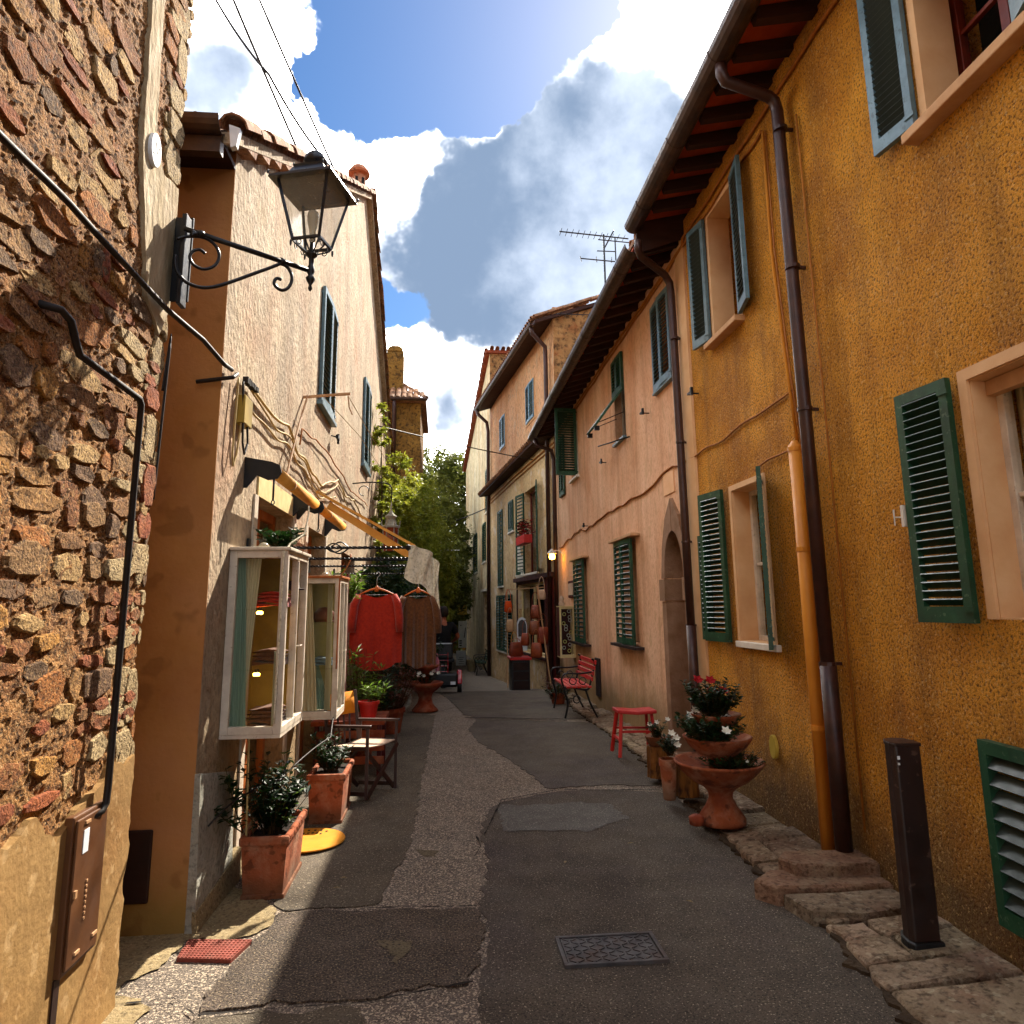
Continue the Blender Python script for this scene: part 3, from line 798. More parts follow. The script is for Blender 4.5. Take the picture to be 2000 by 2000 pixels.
def window(parent, X, out, ya, yb, za, zb, dep=.12, fm='white_paint', cur=None, mull=True, rows=2, name='window', th=.045):
    """frame (part) with panes and curtain (sub-parts), set back in the reveal; coordinates local to the thing"""
    xf = X - out * dep
    f = MB()
    f.box(xf, xf - out * .05, ya, ya + th, za, zb).box(xf, xf - out * .05, yb - th, yb, za, zb)
    f.box(xf, xf - out * .05, ya + th, yb - th, za, za + th).box(xf, xf - out * .05, ya + th, yb - th, zb - th, zb)
    if mull:
        ym = (ya + yb) / 2
        f.box(xf + out * .008, xf - out * .05, ym - th * .6, ym + th * .6, za + th, zb - th)
        for r in range(1, rows):
            zr = za + (zb - za) * r / rows
            f.box(xf - out * .01, xf - out * .04, ya + th, ym - th * .6, zr - .012, zr + .012)
            f.box(xf - out * .01, xf - out * .04, ym + th * .6, yb - th, zr - .012, zr + .012)
    w = obj(name, f, MT[fm], parent, local=True, bevel=.004)
    hs_ = ((ya + th, (ya + yb) / 2 - th * .6), ((ya + yb) / 2 + th * .6, yb - th)) if mull else ((ya + th, yb - th),)
    for a, b in hs_:
        p = MB(); p.box(xf - out * .024, xf - out * .028, a - .003, b + .003, za + th - .003, zb - th + .003)
        obj('pane', p, MT['cglass'], w, local=True)
    if cur:
        c = MB(); n = 24; vs = []
        for i in range(n + 1):
            yy = ya + (yb - ya) * i / n
            xx = xf - out * (.09 + .015 * sin(i * 1.9))
            vs += [(xx, yy, za + .02), (xx, yy, zb - .02)]
        c.add(vs, [(2 * i, 2 * i + 2, 2 * i + 3, 2 * i + 1) for i in range(n)])
        obj('curtain', c, MT[cur], w, local=True, smooth=True)
    return w


def trim(parent, X, out, ya, yb, za, zb, w, m, pr=.018, dep=.0, sides='lrtb', name='window_surround'):
    t = MB(); x0, x1 = X - out * dep, X + out * pr
    if 'l' in sides: t.box(x0, x1, yb, yb + w, za - (w if 'b' in sides else 0), zb + w)
    if 'r' in sides: t.box(x0, x1, ya - w, ya, za - (w if 'b' in sides else 0), zb + w)
    if 't' in sides: t.box(x0, x1, ya, yb, zb, zb + w)
    if 'b' in sides: t.box(x0, x1, ya, yb, za - w, za)
    return obj(name, t, MT[m], parent, local=True)


def sill(parent, X, out, ya, yb, z, h=.05, pr=.07, m='sill', name='sill'):
    s = MB(); s.box(X - out * .1, X + out * pr, ya, yb, z - h, z)
    return obj(name, s, MT[m], parent, local=True, bevel=.006)


def coppo(r0=.085, r1=.07, L=.42, t=.012, n=6):
    """half-round clay tile lying along +y, open side down, higher end at +y"""
    mb = MB(); vs = []
    for yy, r in ((0, r0), (L, r1)):
        for rr in (r, r - t):
            for k in range(n + 1):
                a = pi * k / n
                vs.append((rr * cos(a), yy, rr * sin(a)))
    m_ = n + 1; fs = []
    for k in range(n):
        fs.append((k, k + 1, 2 * m_ + k + 1, 2 * m_ + k))
        fs.append((m_ + k, 3 * m_ + k, 3 * m_ + k + 1, m_ + k + 1))
        fs.append((k, m_ + k, m_ + k + 1, k + 1))
        fs.append((2 * m_ + k, 2 * m_ + k + 1, 3 * m_ + k + 1, 3 * m_ + k))
    fs += [(0, 2 * m_, 3 * m_, m_), (n, m_ + n, 3 * m_ + n, 2 * m_ + n)]
    return mb.add(vs, fs)


TILE = mesh_of(coppo(), MT['tile'], 'roof_tile', smooth=False)


def tile_run(parent, p0, up, across, n, pitch=.36, lift=.0, stuff=None):
    """tiles one above another from p0 along the unit vector up"""
    up = Vector(up).normalized(); ac = Vector(across).normalized(); nn = ac.cross(up).normalized()
    if nn.z < 0: nn = -nn; ac = -ac
    for i in range(n):
        c = Vector(p0) + up * pitch * i + nn * (lift + R.uniform(-.004, .008))
        a2 = (ac + up * R.uniform(-.04, .04)).normalized(); u2 = nn.cross(a2).normalized()
        tl = (u2 + nn * .035).normalized(); n2 = a2.cross(tl).normalized()
        if n2.z < 0: n2 = -n2
        M_ = Matrix(((a2.x, tl.x, n2.x, c.x), (a2.y, tl.y, n2.y, c.y), (a2.z, tl.z, n2.z, c.z), (0, 0, 0, 1)))
        if stuff is not None:
            stuff.add([M_ @ Vector(v) for v in TILEV], TILEF)
        else:
            piece('roof_tile', TILE, parent, M_)


_t = coppo(n=4); TILEV, TILEF = _t.v, _t.f


def half_gutter(mb, pts, r=.085, n=8, th=.006):
    """open half-round channel along straight pts"""
    a, b = Vector(pts[0]), Vector(pts[1]); d = (b - a).normalized()
    x = d.cross(Vector((0, 0, 1))).normalized(); vs = []
    for p in (a, b):
        for rr in (r, r - th):
            for k in range(n + 1):
                an = pi + pi * k / n
                vs.append(p + x * rr * cos(an) + Vector((0, 0, 1)) * rr * sin(an))
    m_ = n + 1; fs = []
    for k in range(n):
        fs.append((k, k + 1, 2 * m_ + k + 1, 2 * m_ + k)); fs.append((m_ + k, 3 * m_ + k, 3 * m_ + k + 1, m_ + k + 1))
        fs.append((k, m_ + k, m_ + k + 1, k + 1)); fs.append((2 * m_ + k, 2 * m_ + k + 1, 3 * m_ + k + 1, 3 * m_ + k))
    fs += [(0, 2 * m_, 3 * m_, m_), (n, m_ + n, 3 * m_ + n, 2 * m_ + n)]
    mb.add(vs, fs)


# ================================================================ yellow house and pink house (right-hand row)
XR = 2.45
YH = thing('ochre_house', 'ochre rough-plastered two-storey house with green shutters filling the right side', 'house', (XR, 4.0, 0))
PH = thing('salmon_house', 'salmon-plastered house with pointed-arch door beyond the ochre house', 'house', (XR, 11.0, 0))


def L_(T, y): return y - ROOT[T].translation.y


def roof_row(T, ya, yb, zw, gx, gz, first, mat_tiles):
    """rafters, soffit tiles, roof slab and gutter of one house of the right-hand row (world y range)"""
    y = ya + first
    yy = []
    while y < yb - .05:
        yy.append(y); y += .33
    sl = (zw - gz - .02) / (XR - gx)      # soffit falls towards the gutter
    for y in yy:
        b = MB()
        xa, xb = XR + .1, gx + .06
        b.add([(xa, y - .04, zw + .06), (xa, y + .04, zw + .06), (xb, y - .035, gz + .12), (xb, y + .035, gz + .12),
               (xa, y - .04, zw - .05), (xa, y + .04, zw - .05), (xb + .03, y - .035, gz + .03), (xb + .03, y + .035, gz + .03)],
              [(0, 1, 3, 2), (4, 6, 7, 5), (0, 4, 5, 1), (2, 3, 7, 6), (0, 2, 6, 4), (1, 5, 7, 3)])
        obj('rafter', b, MT['rafter'], T)
    edges = [ya] + yy + [yb]
    for a, b_ in zip(edges, edges[1:]):
        if b_ - a < .1: continue
        s = MB()
        a1, b1 = a + .03, b_ - .03
        s.add([(XR + .05, a1, zw + .055), (XR + .05, b1, zw + .055), (gx + .02, b1, gz + .115), (gx + .02, a1, gz + .115),
               (XR + .05, a1, zw + .085), (XR + .05, b1, zw + .085), (gx + .02, b1, gz + .145), (gx + .02, a1, gz + .145)],
              [(0, 3, 2, 1), (4, 5, 6, 7), (0, 1, 5, 4), (2, 3, 7, 6), (1, 2, 6, 5), (3, 0, 4, 7)])
        obj('soffit_tile', s, MT['soffit'], T)
    r = MB()
    k = .3
    r.add([(gx + .01, ya, gz + .15), (gx + .01, yb, gz + .15), (6.2, yb, gz + .15 + 4.3 * k), (6.2, ya, gz + .15 + 4.3 * k),
           (gx + .01, ya, gz + .20), (gx + .01, yb, gz + .20), (6.2, yb, gz + .20 + 4.3 * k), (6.2, ya, gz + .20 + 4.3 * k),
           (10.5, ya, gz + .15), (10.5, yb, gz + .15), (10.5, ya, gz + .2), (10.5, yb, gz + .2)],
          [(0, 3, 2, 1), (4, 5, 6, 7), (0, 1, 5, 4), (3, 8, 9, 2), (7, 6, 11, 10), (8, 10, 11, 9), (0, 4, 7, 3), (3, 7, 10, 8), (1, 2, 6, 5), (2, 9, 11, 6)])
    obj('roof', r, MT['tile'], T)
    tm = MB(); y = ya + .1
    while y < yb - .05:
        tile_run(T, (gx + .05, y, gz + .21), (1, 0, k), (0, 1, 0), 9, stuff=tm, pitch=.37)
        y += .19
    obj('roof_tile_field', tm, MT['tile'], T, kind='stuff')
    gt = MB(); half_gutter(gt, [(gx - .02, ya, gz + .09), (gx - .02, yb, gz + .09)], .09)
    y = ya + .4
    while y < yb:
        gt.tube([(gx - .02, y, gz + .09 - .0), (gx - .02, y + .012, gz + .09)], .0005, 4)
        y += 9
    G_ = obj('gutter', gt, MT['gutter'], T, smooth=False)
    y = yb - .45
    while y > ya:
        j = MB(); half_gutter(j, [(gx - .02, y - .008, gz + .09), (gx - .02, y + .008, gz + .09)], .094)
        obj('gutter_joint', j, MT['gutter'], G_); y -= .95
    return G_


# ---- ochre house facade
hy = [(2.42, 3.09, 3.99, 5.1), (5.36, 6.0, 3.93, 5.18), (2.36, 3.0, 1.52, 2.62), (5.22, 5.81, 1.30, 2.54), (2.30, 3.16, .24, .97)]
t0 = L_(YH, 0)
W_ = wallmesh('wall', YH, MT['ochre_rough'], 0, -1, .4, L_(YH, -4), L_(YH, 6.6), -.2, 5.5, [(L_(YH, a), L_(YH, b), c, d) for a, b, c, d in hy])
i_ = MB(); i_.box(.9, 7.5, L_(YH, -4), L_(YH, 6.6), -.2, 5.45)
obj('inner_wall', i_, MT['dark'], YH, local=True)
roof_row(YH, -4, 6.62, 5.53, 1.94, 5.34, .01, 'tile')
# top right window (A)
y_ = lambda v: L_(YH, v)
window(YH, 0, -1, y_(2.42), y_(3.09), 3.99, 5.1, .24, 'frame_dark', None)
trim(YH, 0, -1, y_(2.47), y_(3.04), 4.0, 5.1, .05, 'peach', .004, .2, 'lr', 'reveal')
sill(YH, 0, -1, y_(2.33), y_(3.14), 3.99, .055, .09)
shutter(YH, 0, -1, y_(3.10), 4.03, .28, 1.1, -1, 171, 'teal', 'teal_slat', 24, label='open blue-grey shutter')
shutter(YH, 0, -1, y_(2.44), 4.03, .33, 1.1, 1, 160, 'teal', 'teal_slat', 24, label='open blue-grey shutter cut by the frame')
# upper middle window (B)
window(YH, 0, -1, y_(5.36), y_(6.0), 3.93, 5.18, .3, 'frame_tan', None)
trim(YH, 0, -1, y_(5.40), y_(5.96), 3.93, 5.16, .05, 'peach', .006, .2, 'lrt', 'reveal')
sill(YH, 0, -1, y_(5.32), y_(6.03), 3.93, .05, .09)
shutter(YH, 0, -1, y_(6.02), 3.98, .29, 1.2, -1, 170, 'teal', 'teal_slat', 24)
shutter(YH, 0, -1, y_(5.36), 3.95, .32, 1.24, 1, 168, 'teal', 'teal_slat', 24)
# right ground-floor window (C)
window(YH, 0, -1, y_(2.36), y_(3.0), 1.52, 2.62, .12, 'white_paint', 'curtain')
trim(YH, 0, -1, y_(2.36), y_(3.0), 1.52, 2.62, .055, 'peach', .016, .0, 'lrt')
bx = MB(); bx.box(.07, .12, y_(2.37), y_(2.99), 2.54, 2.61)
obj('blind_box', bx, MT['frame_tan'], YH, local=True)
shutter(YH, 0, -1, y_(3.09), 1.50, .34, 1.16, -1, 174, 'green', 'green_slat', 25, off=.04)
cat = MB(); cat.box(-.10, -.07, y_(3.44), y_(3.46), 1.98, 2.09); cat.tube([(-.02, y_(3.47), 2.03), (-.13, y_(3.47), 2.03), (-.13, y_(3.47), 1.99), (-.13, y_(3.47), 2.07)], .005, 5)
obj('shutter_catch', cat, MT['whitesill'], YH, local=True)
# left ground-floor window (D)
window(YH, 0, -1, y_(5.22), y_(5.81), 1.30, 2.54, .14, 'white_paint', 'curtain')
trim(YH, 0, -1, y_(5.22), y_(5.81), 1.30, 2.54, .045, 'peach', .016, .0, 'lrt')
for (ra, rb, rc, rd) in ((5.22, 5.81, 1.30, 2.54), (2.36, 3.0, 1.52, 2.62)):
    mb = MB(); mb.box(.0, .2, y_(ra), y_(ra) + .006, rc, rd).box(.0, .2, y_(rb) - .006, y_(rb), rc, rd).box(.0, .2, y_(ra) + .006, y_(rb) - .006, rd - .006, rd).box(.0, .2, y_(ra) + .006, y_(rb) - .006, rc, rc + .006)
    obj('reveal', mb, MT['peach'], YH, local=True)
sill(YH, 0, -1, y_(5.12), y_(5.86), 1.30, .05, .04, 'whitesill')
shutter(YH, 0, -1, y_(5.95), 1.28, .38, 1.3, -1, 170, 'green', 'green_slat', 26, off=.04)
shutter(YH, 0, -1, y_(6.36), 1.28, .2, .95, -1, 176, 'green', 'green_slat', 19, off=.03, label='folded narrow green shutter leaf')
shutter(YH, 0, -1, y_(5.20), 1.28, .33, 1.3, 1, 155, 'green', 'green_slat', 26, off=.04)
# cellar shutter (E)
shutter(YH, 0, -1, y_(3.17), .23, .88, .76, -1, 3, 'green', 'teal_slat', 9, tilt=50, mid=False, t=.045, off=.03, label='low green cellar shutter with grey slats')
# conduits, pipes
def part_tube(name, T, pts, r, m, n=8, label=None, smooth=True):
    mb = MB(); mb.tube(pts, r, n)
    return obj(name, mb, MT[m], T, smooth=smooth, label=label)


p1 = part_tube('downpipe', YH, [(1.93, 4.28, 5.36), (1.93, 4.28, 5.27), (1.96, 4.29, 5.22), (2.3, 4.35, 5.17), (2.345, 4.36, 5.14), (2.36, 4.36, 5.06), (2.36, 4.34, 3), (2.36, 4.33, 1.0)], .042, 'pipe', 12)
part_tube('lower_sleeve', YH, [(2.36, 4.33, 1.22), (2.36, 4.33, .1)], .05, 'pipe', 12)
for z in (4.9, 3.85, 2.85, 1.23):
    mb = MB(); mb.tube([(2.36, 4.335, z - .012), (2.36, 4.335, z + .012)], .05, 12); mb.box(2.36, 2.45, 4.325, 4.345, z - .01, z + .01)
    obj('pipe_clip', mb, MT['pipe'], p1)
part_tube('gas_pipe', YH, [(2.385, 4.56, 2.66), (2.385, 4.56, .1)], .043, 'pvc', 12)
for z in (2.63, 1.95, .82):
    mb = MB(); mb.tube([(2.385, 4.56, z - .015), (2.385, 4.56, z + .015)], .048, 12)
    if z > 2: mb.tube([(2.385, 4.56, 2.64), (2.385, 4.56, 2.69)], [.047, .02], 12)
    obj('pipe_collar', mb, MT['pvc'], YH)
part_tube('conduit', YH, [(2.435, 4.74, 5.18), (2.43, 4.75, 4.2), (2.43, 4.66, 3.2), (2.43, 4.6, 2.66)], .012, 'ochre_flat', 6)
part_tube('conduit', YH, [(2.435, 4.70, 5.16), (2.43, 4.70, 4.2), (2.43, 4.62, 3.2), (2.43, 4.55, 2.66)], .007, 'cable_y', 6)
part_tube('conduit', YH, [(2.43, 4.24, 4.95), (2.43, 4.22, 3), (2.43, 4.21, .3)], .007, 'cable_y', 6)
mb = MB(); mb.prism([(1.95, 5.12), (1.95, 5.48), (6.2, 6.75), (6.2, 5.3), (2.44, 5.3)], 'y', 6.603, 6.618)
obj('verge_board', mb, MT['rafter'], YH)
# pink house ---------------------------------------------------------------
hp = [(7.1, 7.76, 4.0, 5.02), (9.2, 9.78, 3.85, 5.04), (12.62, 13.3, 3.95, 5.1), (14.0, 14.6, 3.8, 5.0), (8.96, 9.86, 1.1, 2.44), (12.15, 13.05, .97, 2.38), (7.08, 7.71, .08, 2.40)]
q_ = lambda v: L_(PH, v)
wallmesh('wall', PH, MT['pink'], 0, -1, .4, q_(6.602), q_(15.18), -.5, 5.36, [(q_(a), q_(b), c, d) for a, b, c, d in hp])
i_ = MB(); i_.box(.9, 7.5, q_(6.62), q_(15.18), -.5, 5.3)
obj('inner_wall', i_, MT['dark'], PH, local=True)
roof_row(PH, 6.63, 15.18, 5.38, 1.94, 5.14, .12, 'tile')
mb = MB(); mb.box(-.022, .0, q_(6.61), q_(6.86), -.1, 5.34)
obj('corner_pilaster', mb, MT['peach'], PH, local=True)
ew = MB(); ew.box(0, 7.5, q_(-4.0), q_(-3.9), -.2, 5.5)
for (a, b, c, d, f, s) in ((7.1, 7.76, 4.0, 5.02, 'teal', 'teal_slat'), (8.96, 9.86, 1.1, 2.44, 'green', 'green_slat'), (12.15, 13.05, .97, 2.38, 'green', 'green_slat'), (14.0, 14.6, 3.8, 5.0, 'green', 'green_slat')):
    w = (b - a) / 2
    n = 20 if c > 2 else 17
    oo = .03 if c > 2 else .06
    shutter(PH, 0, -1, q_(b - .003), c, w - .004, d - c, -1, 2, f, 'paintpale' if False else s, n, off=oo, tilt=-42 if c < 2 else 38)
    shutter(PH, 0, -1, q_(a + .003), c, w - .004, d - c, 1, 4, f, s, n, off=oo, tilt=42 if c < 2 else -38)
    if c < 2:
        mb = MB(); mb.box(-.12, .0, q_(a - .22), q_(b + .12), d + .01, d + .05)
        obj('wooden_hood', mb, MT['frame_tan'], PH, local=True, bevel=.006)
        mb = MB(); mb.box(-.12, .0, q_(a - .22), q_(b + .18), c - .045, c - .01)
        obj('iron_ledge', mb, MT['darkmetal'], PH, local=True)
# window with the lower flaps pushed out
shutter(PH, 0, -1, q_(9.775), 4.5, .28, .54, -1, 2, 'green', 'green_slat', 9, mid=False)
shutter(PH, 0, -1, q_(9.205), 4.5, .28, .54, 1, 2, 'green', 'green_slat', 9, mid=False)
window(PH, 0, -1, q_(9.2), q_(9.78), 3.85, 5.04, .1, 'white_paint', None, rows=1)
fl = MB(); fl.bar((2.42, 9.49, 4.5), (2.03, 9.49, 3.98), .54, .03, (1, 0, 1))
flp = obj('shutter_flap', fl, MT['green'], PH)
mb = MB(); mb.tube([(2.1, 9.3, 4.05), (2.45, 9.3, 4.2)], .006, 5).tube([(2.1, 9.68, 4.05), (2.45, 9.68, 4.2)], .006, 5); mb.box(2.03, 2.1, 9.25, 9.29, 3.93, 3.99).box(2.03, 2.1, 9.7, 9.74, 3.93, 3.99)
obj('stay_arm', mb, MT['iron'], flp)
sill(PH, 0, -1, q_(9.17), q_(9.81), 3.85, .04, .05, 'teal')
sill(PH, 0, -1, q_(7.08), q_(7.79), 4.0, .03, .05, 'teal')
shutter(PH, 0, -1, q_(12.62), 3.92, .40, 1.25, 1, 96, 'green', 'green_slat', 24)
window(PH, 0, -1, q_(12.62), q_(13.3), 3.95, 5.1, .1, 'white_paint', None, rows=1)
sill(PH, 0, -1, q_(12.55), q_(13.35), 3.93, .04, .06, 'whitesill')
# pointed-arch doorway
pts_o = [(7.80, .05), (7.80, 1.64), (7.84, 1.64), (7.84, 1.88), (7.78, 1.9), (7.76, 2.15), (7.66, 2.42), (7.44, 2.70)]
arc = [(7.40 + .31 * cos(a), 1.87 + .47 * sin(a)) for a in [radians(d) for d in range(0, 91, 10)]]
jb = MB(); jb.box(-.03, .3, q_(7.70), q_(7.84), .05, 1.63)
obj('door_jamb', jb, MT['archstone'], PH, local=True)
jb = MB(); jb.box(-.03, .3, q_(6.97), q_(7.09), .05, 1.63)
obj('door_jamb', jb, MT['archstone'], PH, local=True)
jb = MB(); jb.box(-.045, .31, q_(7.685), q_(7.88), 1.64, 1.87)
obj('impost', jb, MT['archstone'], PH, local=True)
jb = MB(); jb.box(-.045, .31, q_(6.93), q_(7.105), 1.64, 1.87)
obj('impost', jb, MT['archstone'], PH, local=True)
for sgn, cxx in ((1, 7.40), (-1, 7.40)):
    inner = [(cxx + sgn * .31 * cos(a), 1.88 + .49 * sin(a)) for a in [radians(d) for d in range(0, 91, 9)]]
    outer = [(cxx + sgn * .012, 2.72), (cxx + sgn * .22, 2.52), (cxx + sgn * .36, 2.22), (cxx + sgn * .43, 1.88)]
    inner[-1] = (cxx + sgn * .012, inner[-1][1])
    poly = [(q_(a), b) for a, b in inner + outer]
    if sgn < 0: poly.reverse()
    mb = MB(); mb.prism(poly, 'x', -.032, .28)
    obj('arch_stone', mb, MT['archstone'], PH, local=True)
mb = MB(); mb.box(.2, .26, q_(7.08), q_(7.71), .08, 2.4)
dr = obj('door', mb, MT['oldwood'], PH, local=True)
mb = MB()
for k in range(5): mb.box(.185, .2, q_(7.1 + k * .122), q_(7.1 + k * .122 + .112), .12, 2.3)
obj('door_board', mb, MT['oldwood'], dr, local=True)
mb = MB(); mb.box(-.012, .0, q_(7.30), q_(7.66), 2.78, 3.02)
obj('tablet', mb, MT['marbletablet'], PH, local=True)
mb = MB(); mb.box(-.05, .3, q_(6.95), q_(7.86), 0, .085)
obj('door_threshold', mb, MT['archstone'], PH, local=True, bevel=.008)
p3 = part_tube('downpipe', PH, [(1.93, 6.48, 5.2), (1.93, 6.5, 5.1), (1.97, 6.55, 5.06), (2.30, 6.82, 5.0), (2.36, 6.86, 4.93), (2.37, 6.86, 4.8), (2.37, 6.82, 2.6), (2.37, 6.80, 1.3)], .04, 'pipe', 12)
part_tube('lower_sleeve', PH, [(2.37, 6.80, 1.4), (2.37, 6.78, .08)], .047, 'pipe', 12)
for z in (4.3, 3.2, 2.2, 1.4):
    mb = MB(); mb.tube([(2.37, 6.82, z - .01), (2.37, 6.82, z + .01)], .047, 12); mb.box(2.37, 2.45, 6.81, 6.83, z - .01, z + .01)
    obj('pipe_clip', mb, MT['pipe'], p3)
part_tube('downpipe', PH, [(1.96, 14.95, 5.15), (2.0, 14.95, 5.0), (2.33, 15.0, 4.9), (2.37, 15.0, 4.7), (2.37, 15.0, -.1)], .045, 'pipe', 10)
mb = MB(); mb.box(-.02, .0, q_(11.27), q_(11.6), .2, .78)
obj('wall_slot_cover', mb, MT['darkmetal'], PH, local=True)
for (y, z) in ((8.12, 3.86), (10.42, 3.72), (6.45, 3.6), (11.9, 2.92)):
    mb = MB(); mb.tube([(2.45, y, z), (2.37, y, z)], .008, 5); mb.box(2.35, 2.38, y - .05, y + .05, z - .008, z + .012); mb.box(2.35, 2.375, y - .06, y - .03, z - .03, z + .045)
    obj('shutter_dog', mb, MT['iron'], PH if y > 6.6 else YH)
mb = MB(); mb.tube([(2.44, 9.0, 3.78), (2.15, 9.6, 3.78)], .01, 6)
obj('iron_rod', mb, MT['iron'], PH)
# framed notice on the pink wall
nf = thing('framed_notice', 'small dark red frame with a pale notice on the salmon wall', 'frame', (2.45, 13.45, 1.75))
mb = MB(); mb.box(2.40, 2.45, 13.15, 13.75, 1.74, 2.06)
obj('frame', mb, MT['red_wood'], nf, bevel=.01)
mb = MB(); mb.box(2.392, 2.401, 13.22, 13.68, 1.79, 2.01)
obj('notice', mb, MT['canvas_w'], nf)

# cables strung along the right-hand fronts
def cable(pts, r, m, label, sag=0.0, n=10, wob=.0, grp='cables and wires'):
    out = []
    P = [Vector(p) for p in pts]
    for a, b in zip(P, P[1:]):
        for i in range(n):
            t = i / n
            c = a.lerp(b, t); c.z -= sag * 4 * t * (1 - t)
            if wob: c += Vector((0, 0, noise.noise(c * 2.3) * wob))
            out.append(c)
    out.append(P[-1])
    c0 = P[0]
    mb = MB(); mb.tube(out, r, 6)
    return obj('cable', mb, MT[m], at=c0, smooth=True, label=label, cat='cable', group=grp)


cable([(2.43, 1.5, 5.31), (2.43, 4.55, 5.32), (2.43, 6.6, 5.29), (2.43, 6.62, 5.22), (2.43, 9.2, 5.26), (2.43, 14.9, 5.2)], .016, 'cable_y', 'thick painted cable run just under the rafters of the ochre and salmon houses', wob=.02)
cable([(2.43, 4.75, 5.2), (2.43, 5.84, 5.21), (2.43, 6.66, 5.2), (2.43, 9.2, 5.19), (2.43, 14.9, 5.14)], .013, 'cable_y', 'lower painted cable below the thick one under the eaves', wob=.03)
cable([(2.435, 4.62, 3.06), (2.435, 5.8, 3.02), (2.435, 6.78, 3.03)], .008, 'cable_y', 'thin ochre-painted cable crossing the ochre wall between the storeys', wob=.04)
cable([(2.435, 6.85, 3.03), (2.435, 8.3, 3.0), (2.435, 9.7, 2.95), (2.435, 11.3, 2.93), (2.435, 13.1, 2.88), (2.435, 14.9, 2.8)], .013, 'cable_y', 'brownish cable crossing the salmon wall above the arched door', wob=.09)
cable([(2.43, 4.6, 2.66), (2.43, 5.05, 2.65), (2.43, 5.3, 2.62)], .007, 'cable_y', 'short cable above the green-shuttered ground-floor window', wob=.02)

# ================================================================ R3: stained ochre house
TH3 = radians(5.5)
H3 = thing('stained_house', 'tall stained ochre house with tiled mid-height ledge beyond the salmon house', 'house', (2.45, 15.2, 0), TH3)
hl = [(1.95, 2.9, 6.25, 7.25), (5.95, 6.85, 6.4, 7.4)]
hw = [(1.75, 3.2, 2.4, 4.5), (4.65, 5.35, 3.68, 4.55), (6.35, 7.15, 2.2, 4.5), (4.95, 7.45, .3, 1.92), (1.1, 4.2, .45, 2.15)]
wallmesh('upper_wall', H3, MT['r3wall_hi'], 0, -1, .3, 0, 8.85, 5.3, 8.3, hl)
wallmesh('lower_wall', H3, MT['r3wall'], -.03, -1, .33, .004, 8.846, -1.2, 5.3, hw)
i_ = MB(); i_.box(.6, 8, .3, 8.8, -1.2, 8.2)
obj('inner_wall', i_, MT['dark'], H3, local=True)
mb = MB(); mb.prism([(0.004, -1), (0.004, 8.0), (4.6, 9.66), (8, 8.4), (8, -1)], 'y', -.001, .28)
obj('side_wall', mb, MT['rubble'], H3, local=True)
mb = MB(); k = .40
mb.add([(-.45, -.12, 7.72), (-.45, 8.9, 8.22 - .5 + .5), (4.6, 8.9, 9.9), (4.6, -.12, 9.66), (-.45, -.12, 7.8), (-.45, 8.9, 8.3), (4.6, 8.9, 9.98), (4.6, -.12, 9.74), (8.4, -.12, 8.3), (8.4, 8.9, 8.3), (8.4, -.12, 8.38), (8.4, 8.9, 8.38)],
       [(0, 3, 2, 1), (4, 5, 6, 7), (0, 1, 5, 4), (3, 8, 9, 2), (7, 6, 11, 10), (8, 10, 11, 9), (0, 4, 7, 3), (3, 7, 10, 8), (1, 2, 6, 5), (2, 9, 11, 6)])
mb.v = [(x, y, z + (.12 if y < 0 and x < 0 else 0)) for x, y, z in mb.v]
obj('roof', mb, MT['rafter'], H3, local=True)
for i in range(46):
    tile_run(H3, (-.5, .0 + i * .19, 7.96 + i * .19 * .048), (1, 0, .39), (0, 1, 0), 1)
tile_run(H3, (-.45, -.1, 7.96), (1, 0, .385), (0, 1, 0), 13)
mb = MB()
for i in range(46): tile_run(H3, (-.14, .05 + i * .19, 7.96 + .14 + i * .19 * .048), (1, 0, .39), (0, 1, 0), 3, stuff=mb)
obj('roof_tile_field', mb, MT['tile'], H3, local=True, kind='stuff')
gt = MB(); half_gutter(gt, [(-.5, -.1, 7.86), (-.5, 8.85, 8.3)], .07)
obj('gutter', gt, MT['gutter'], H3, local=True)
# ledge roof
mb = MB(); mb.prism([(-.03, 5.28), (-.38, 5.24), (-.38, 5.30), (.0, 5.52)], 'y', -.02, 8.9)
obj('ledge', mb, MT['rafter'], H3, local=True)
for i in range(47):
    tile_run(H3, (-.42, .0 + i * .19, 5.28), (1, 0, .5), (0, 1, 0), 1)
mb = MB(); mb.tube([(-.05, -.02, 5.12), (-.06, 4, 5.14), (-.05, 8.9, 5.1)], .02, 6); mb.tube([(-.05, -.02, 5.02), (-.06, 4, 5.03), (-.05, 8.9, 4.98)], .015, 6)
obj('ledge_cable', mb, MT['cable_y'], H3, local=True)
for (a, b, c, d) in hl:
    w = (b - a) / 2
    shutter(H3, 0, -1, b - .003, c, w - .004, d - c, -1, 2, 'teal', 'teal_slat', 12, join=True)
    shutter(H3, 0, -1, a + .003, c, w - .004, d - c, 1, 2, 'teal', 'teal_slat', 12, join=True)
    trim(H3, 0, -1, a, b, c, d, .05, 'sill', .02)
for (a, b, c, d) in hw[1:4]:
    w = (b - a) / 2
    if b - a > 2: w = (b - a) / 4
    for q in range(int(round((b - a) / (2 * w)))):
        a0 = a + q * 2 * w; b0 = a0 + 2 * w
        shutter(H3, -.03, -1, b0 - .003, c, w - .004, d - c, -1, 2, 'green', 'green_slat', 18, join=True)
        shutter(H3, -.03, -1, a0 + .003, c, w - .004, d - c, 1, 2, 'green', 'green_slat', 18, join=True)
    sill(H3, -.03, -1, a - .06, b + .06, c, .05, .05, 'whitesill')
a, b, c, d = hw[0]
window(H3, -.03, -1, a, b, c, d, .15, 'frame_dark', None)
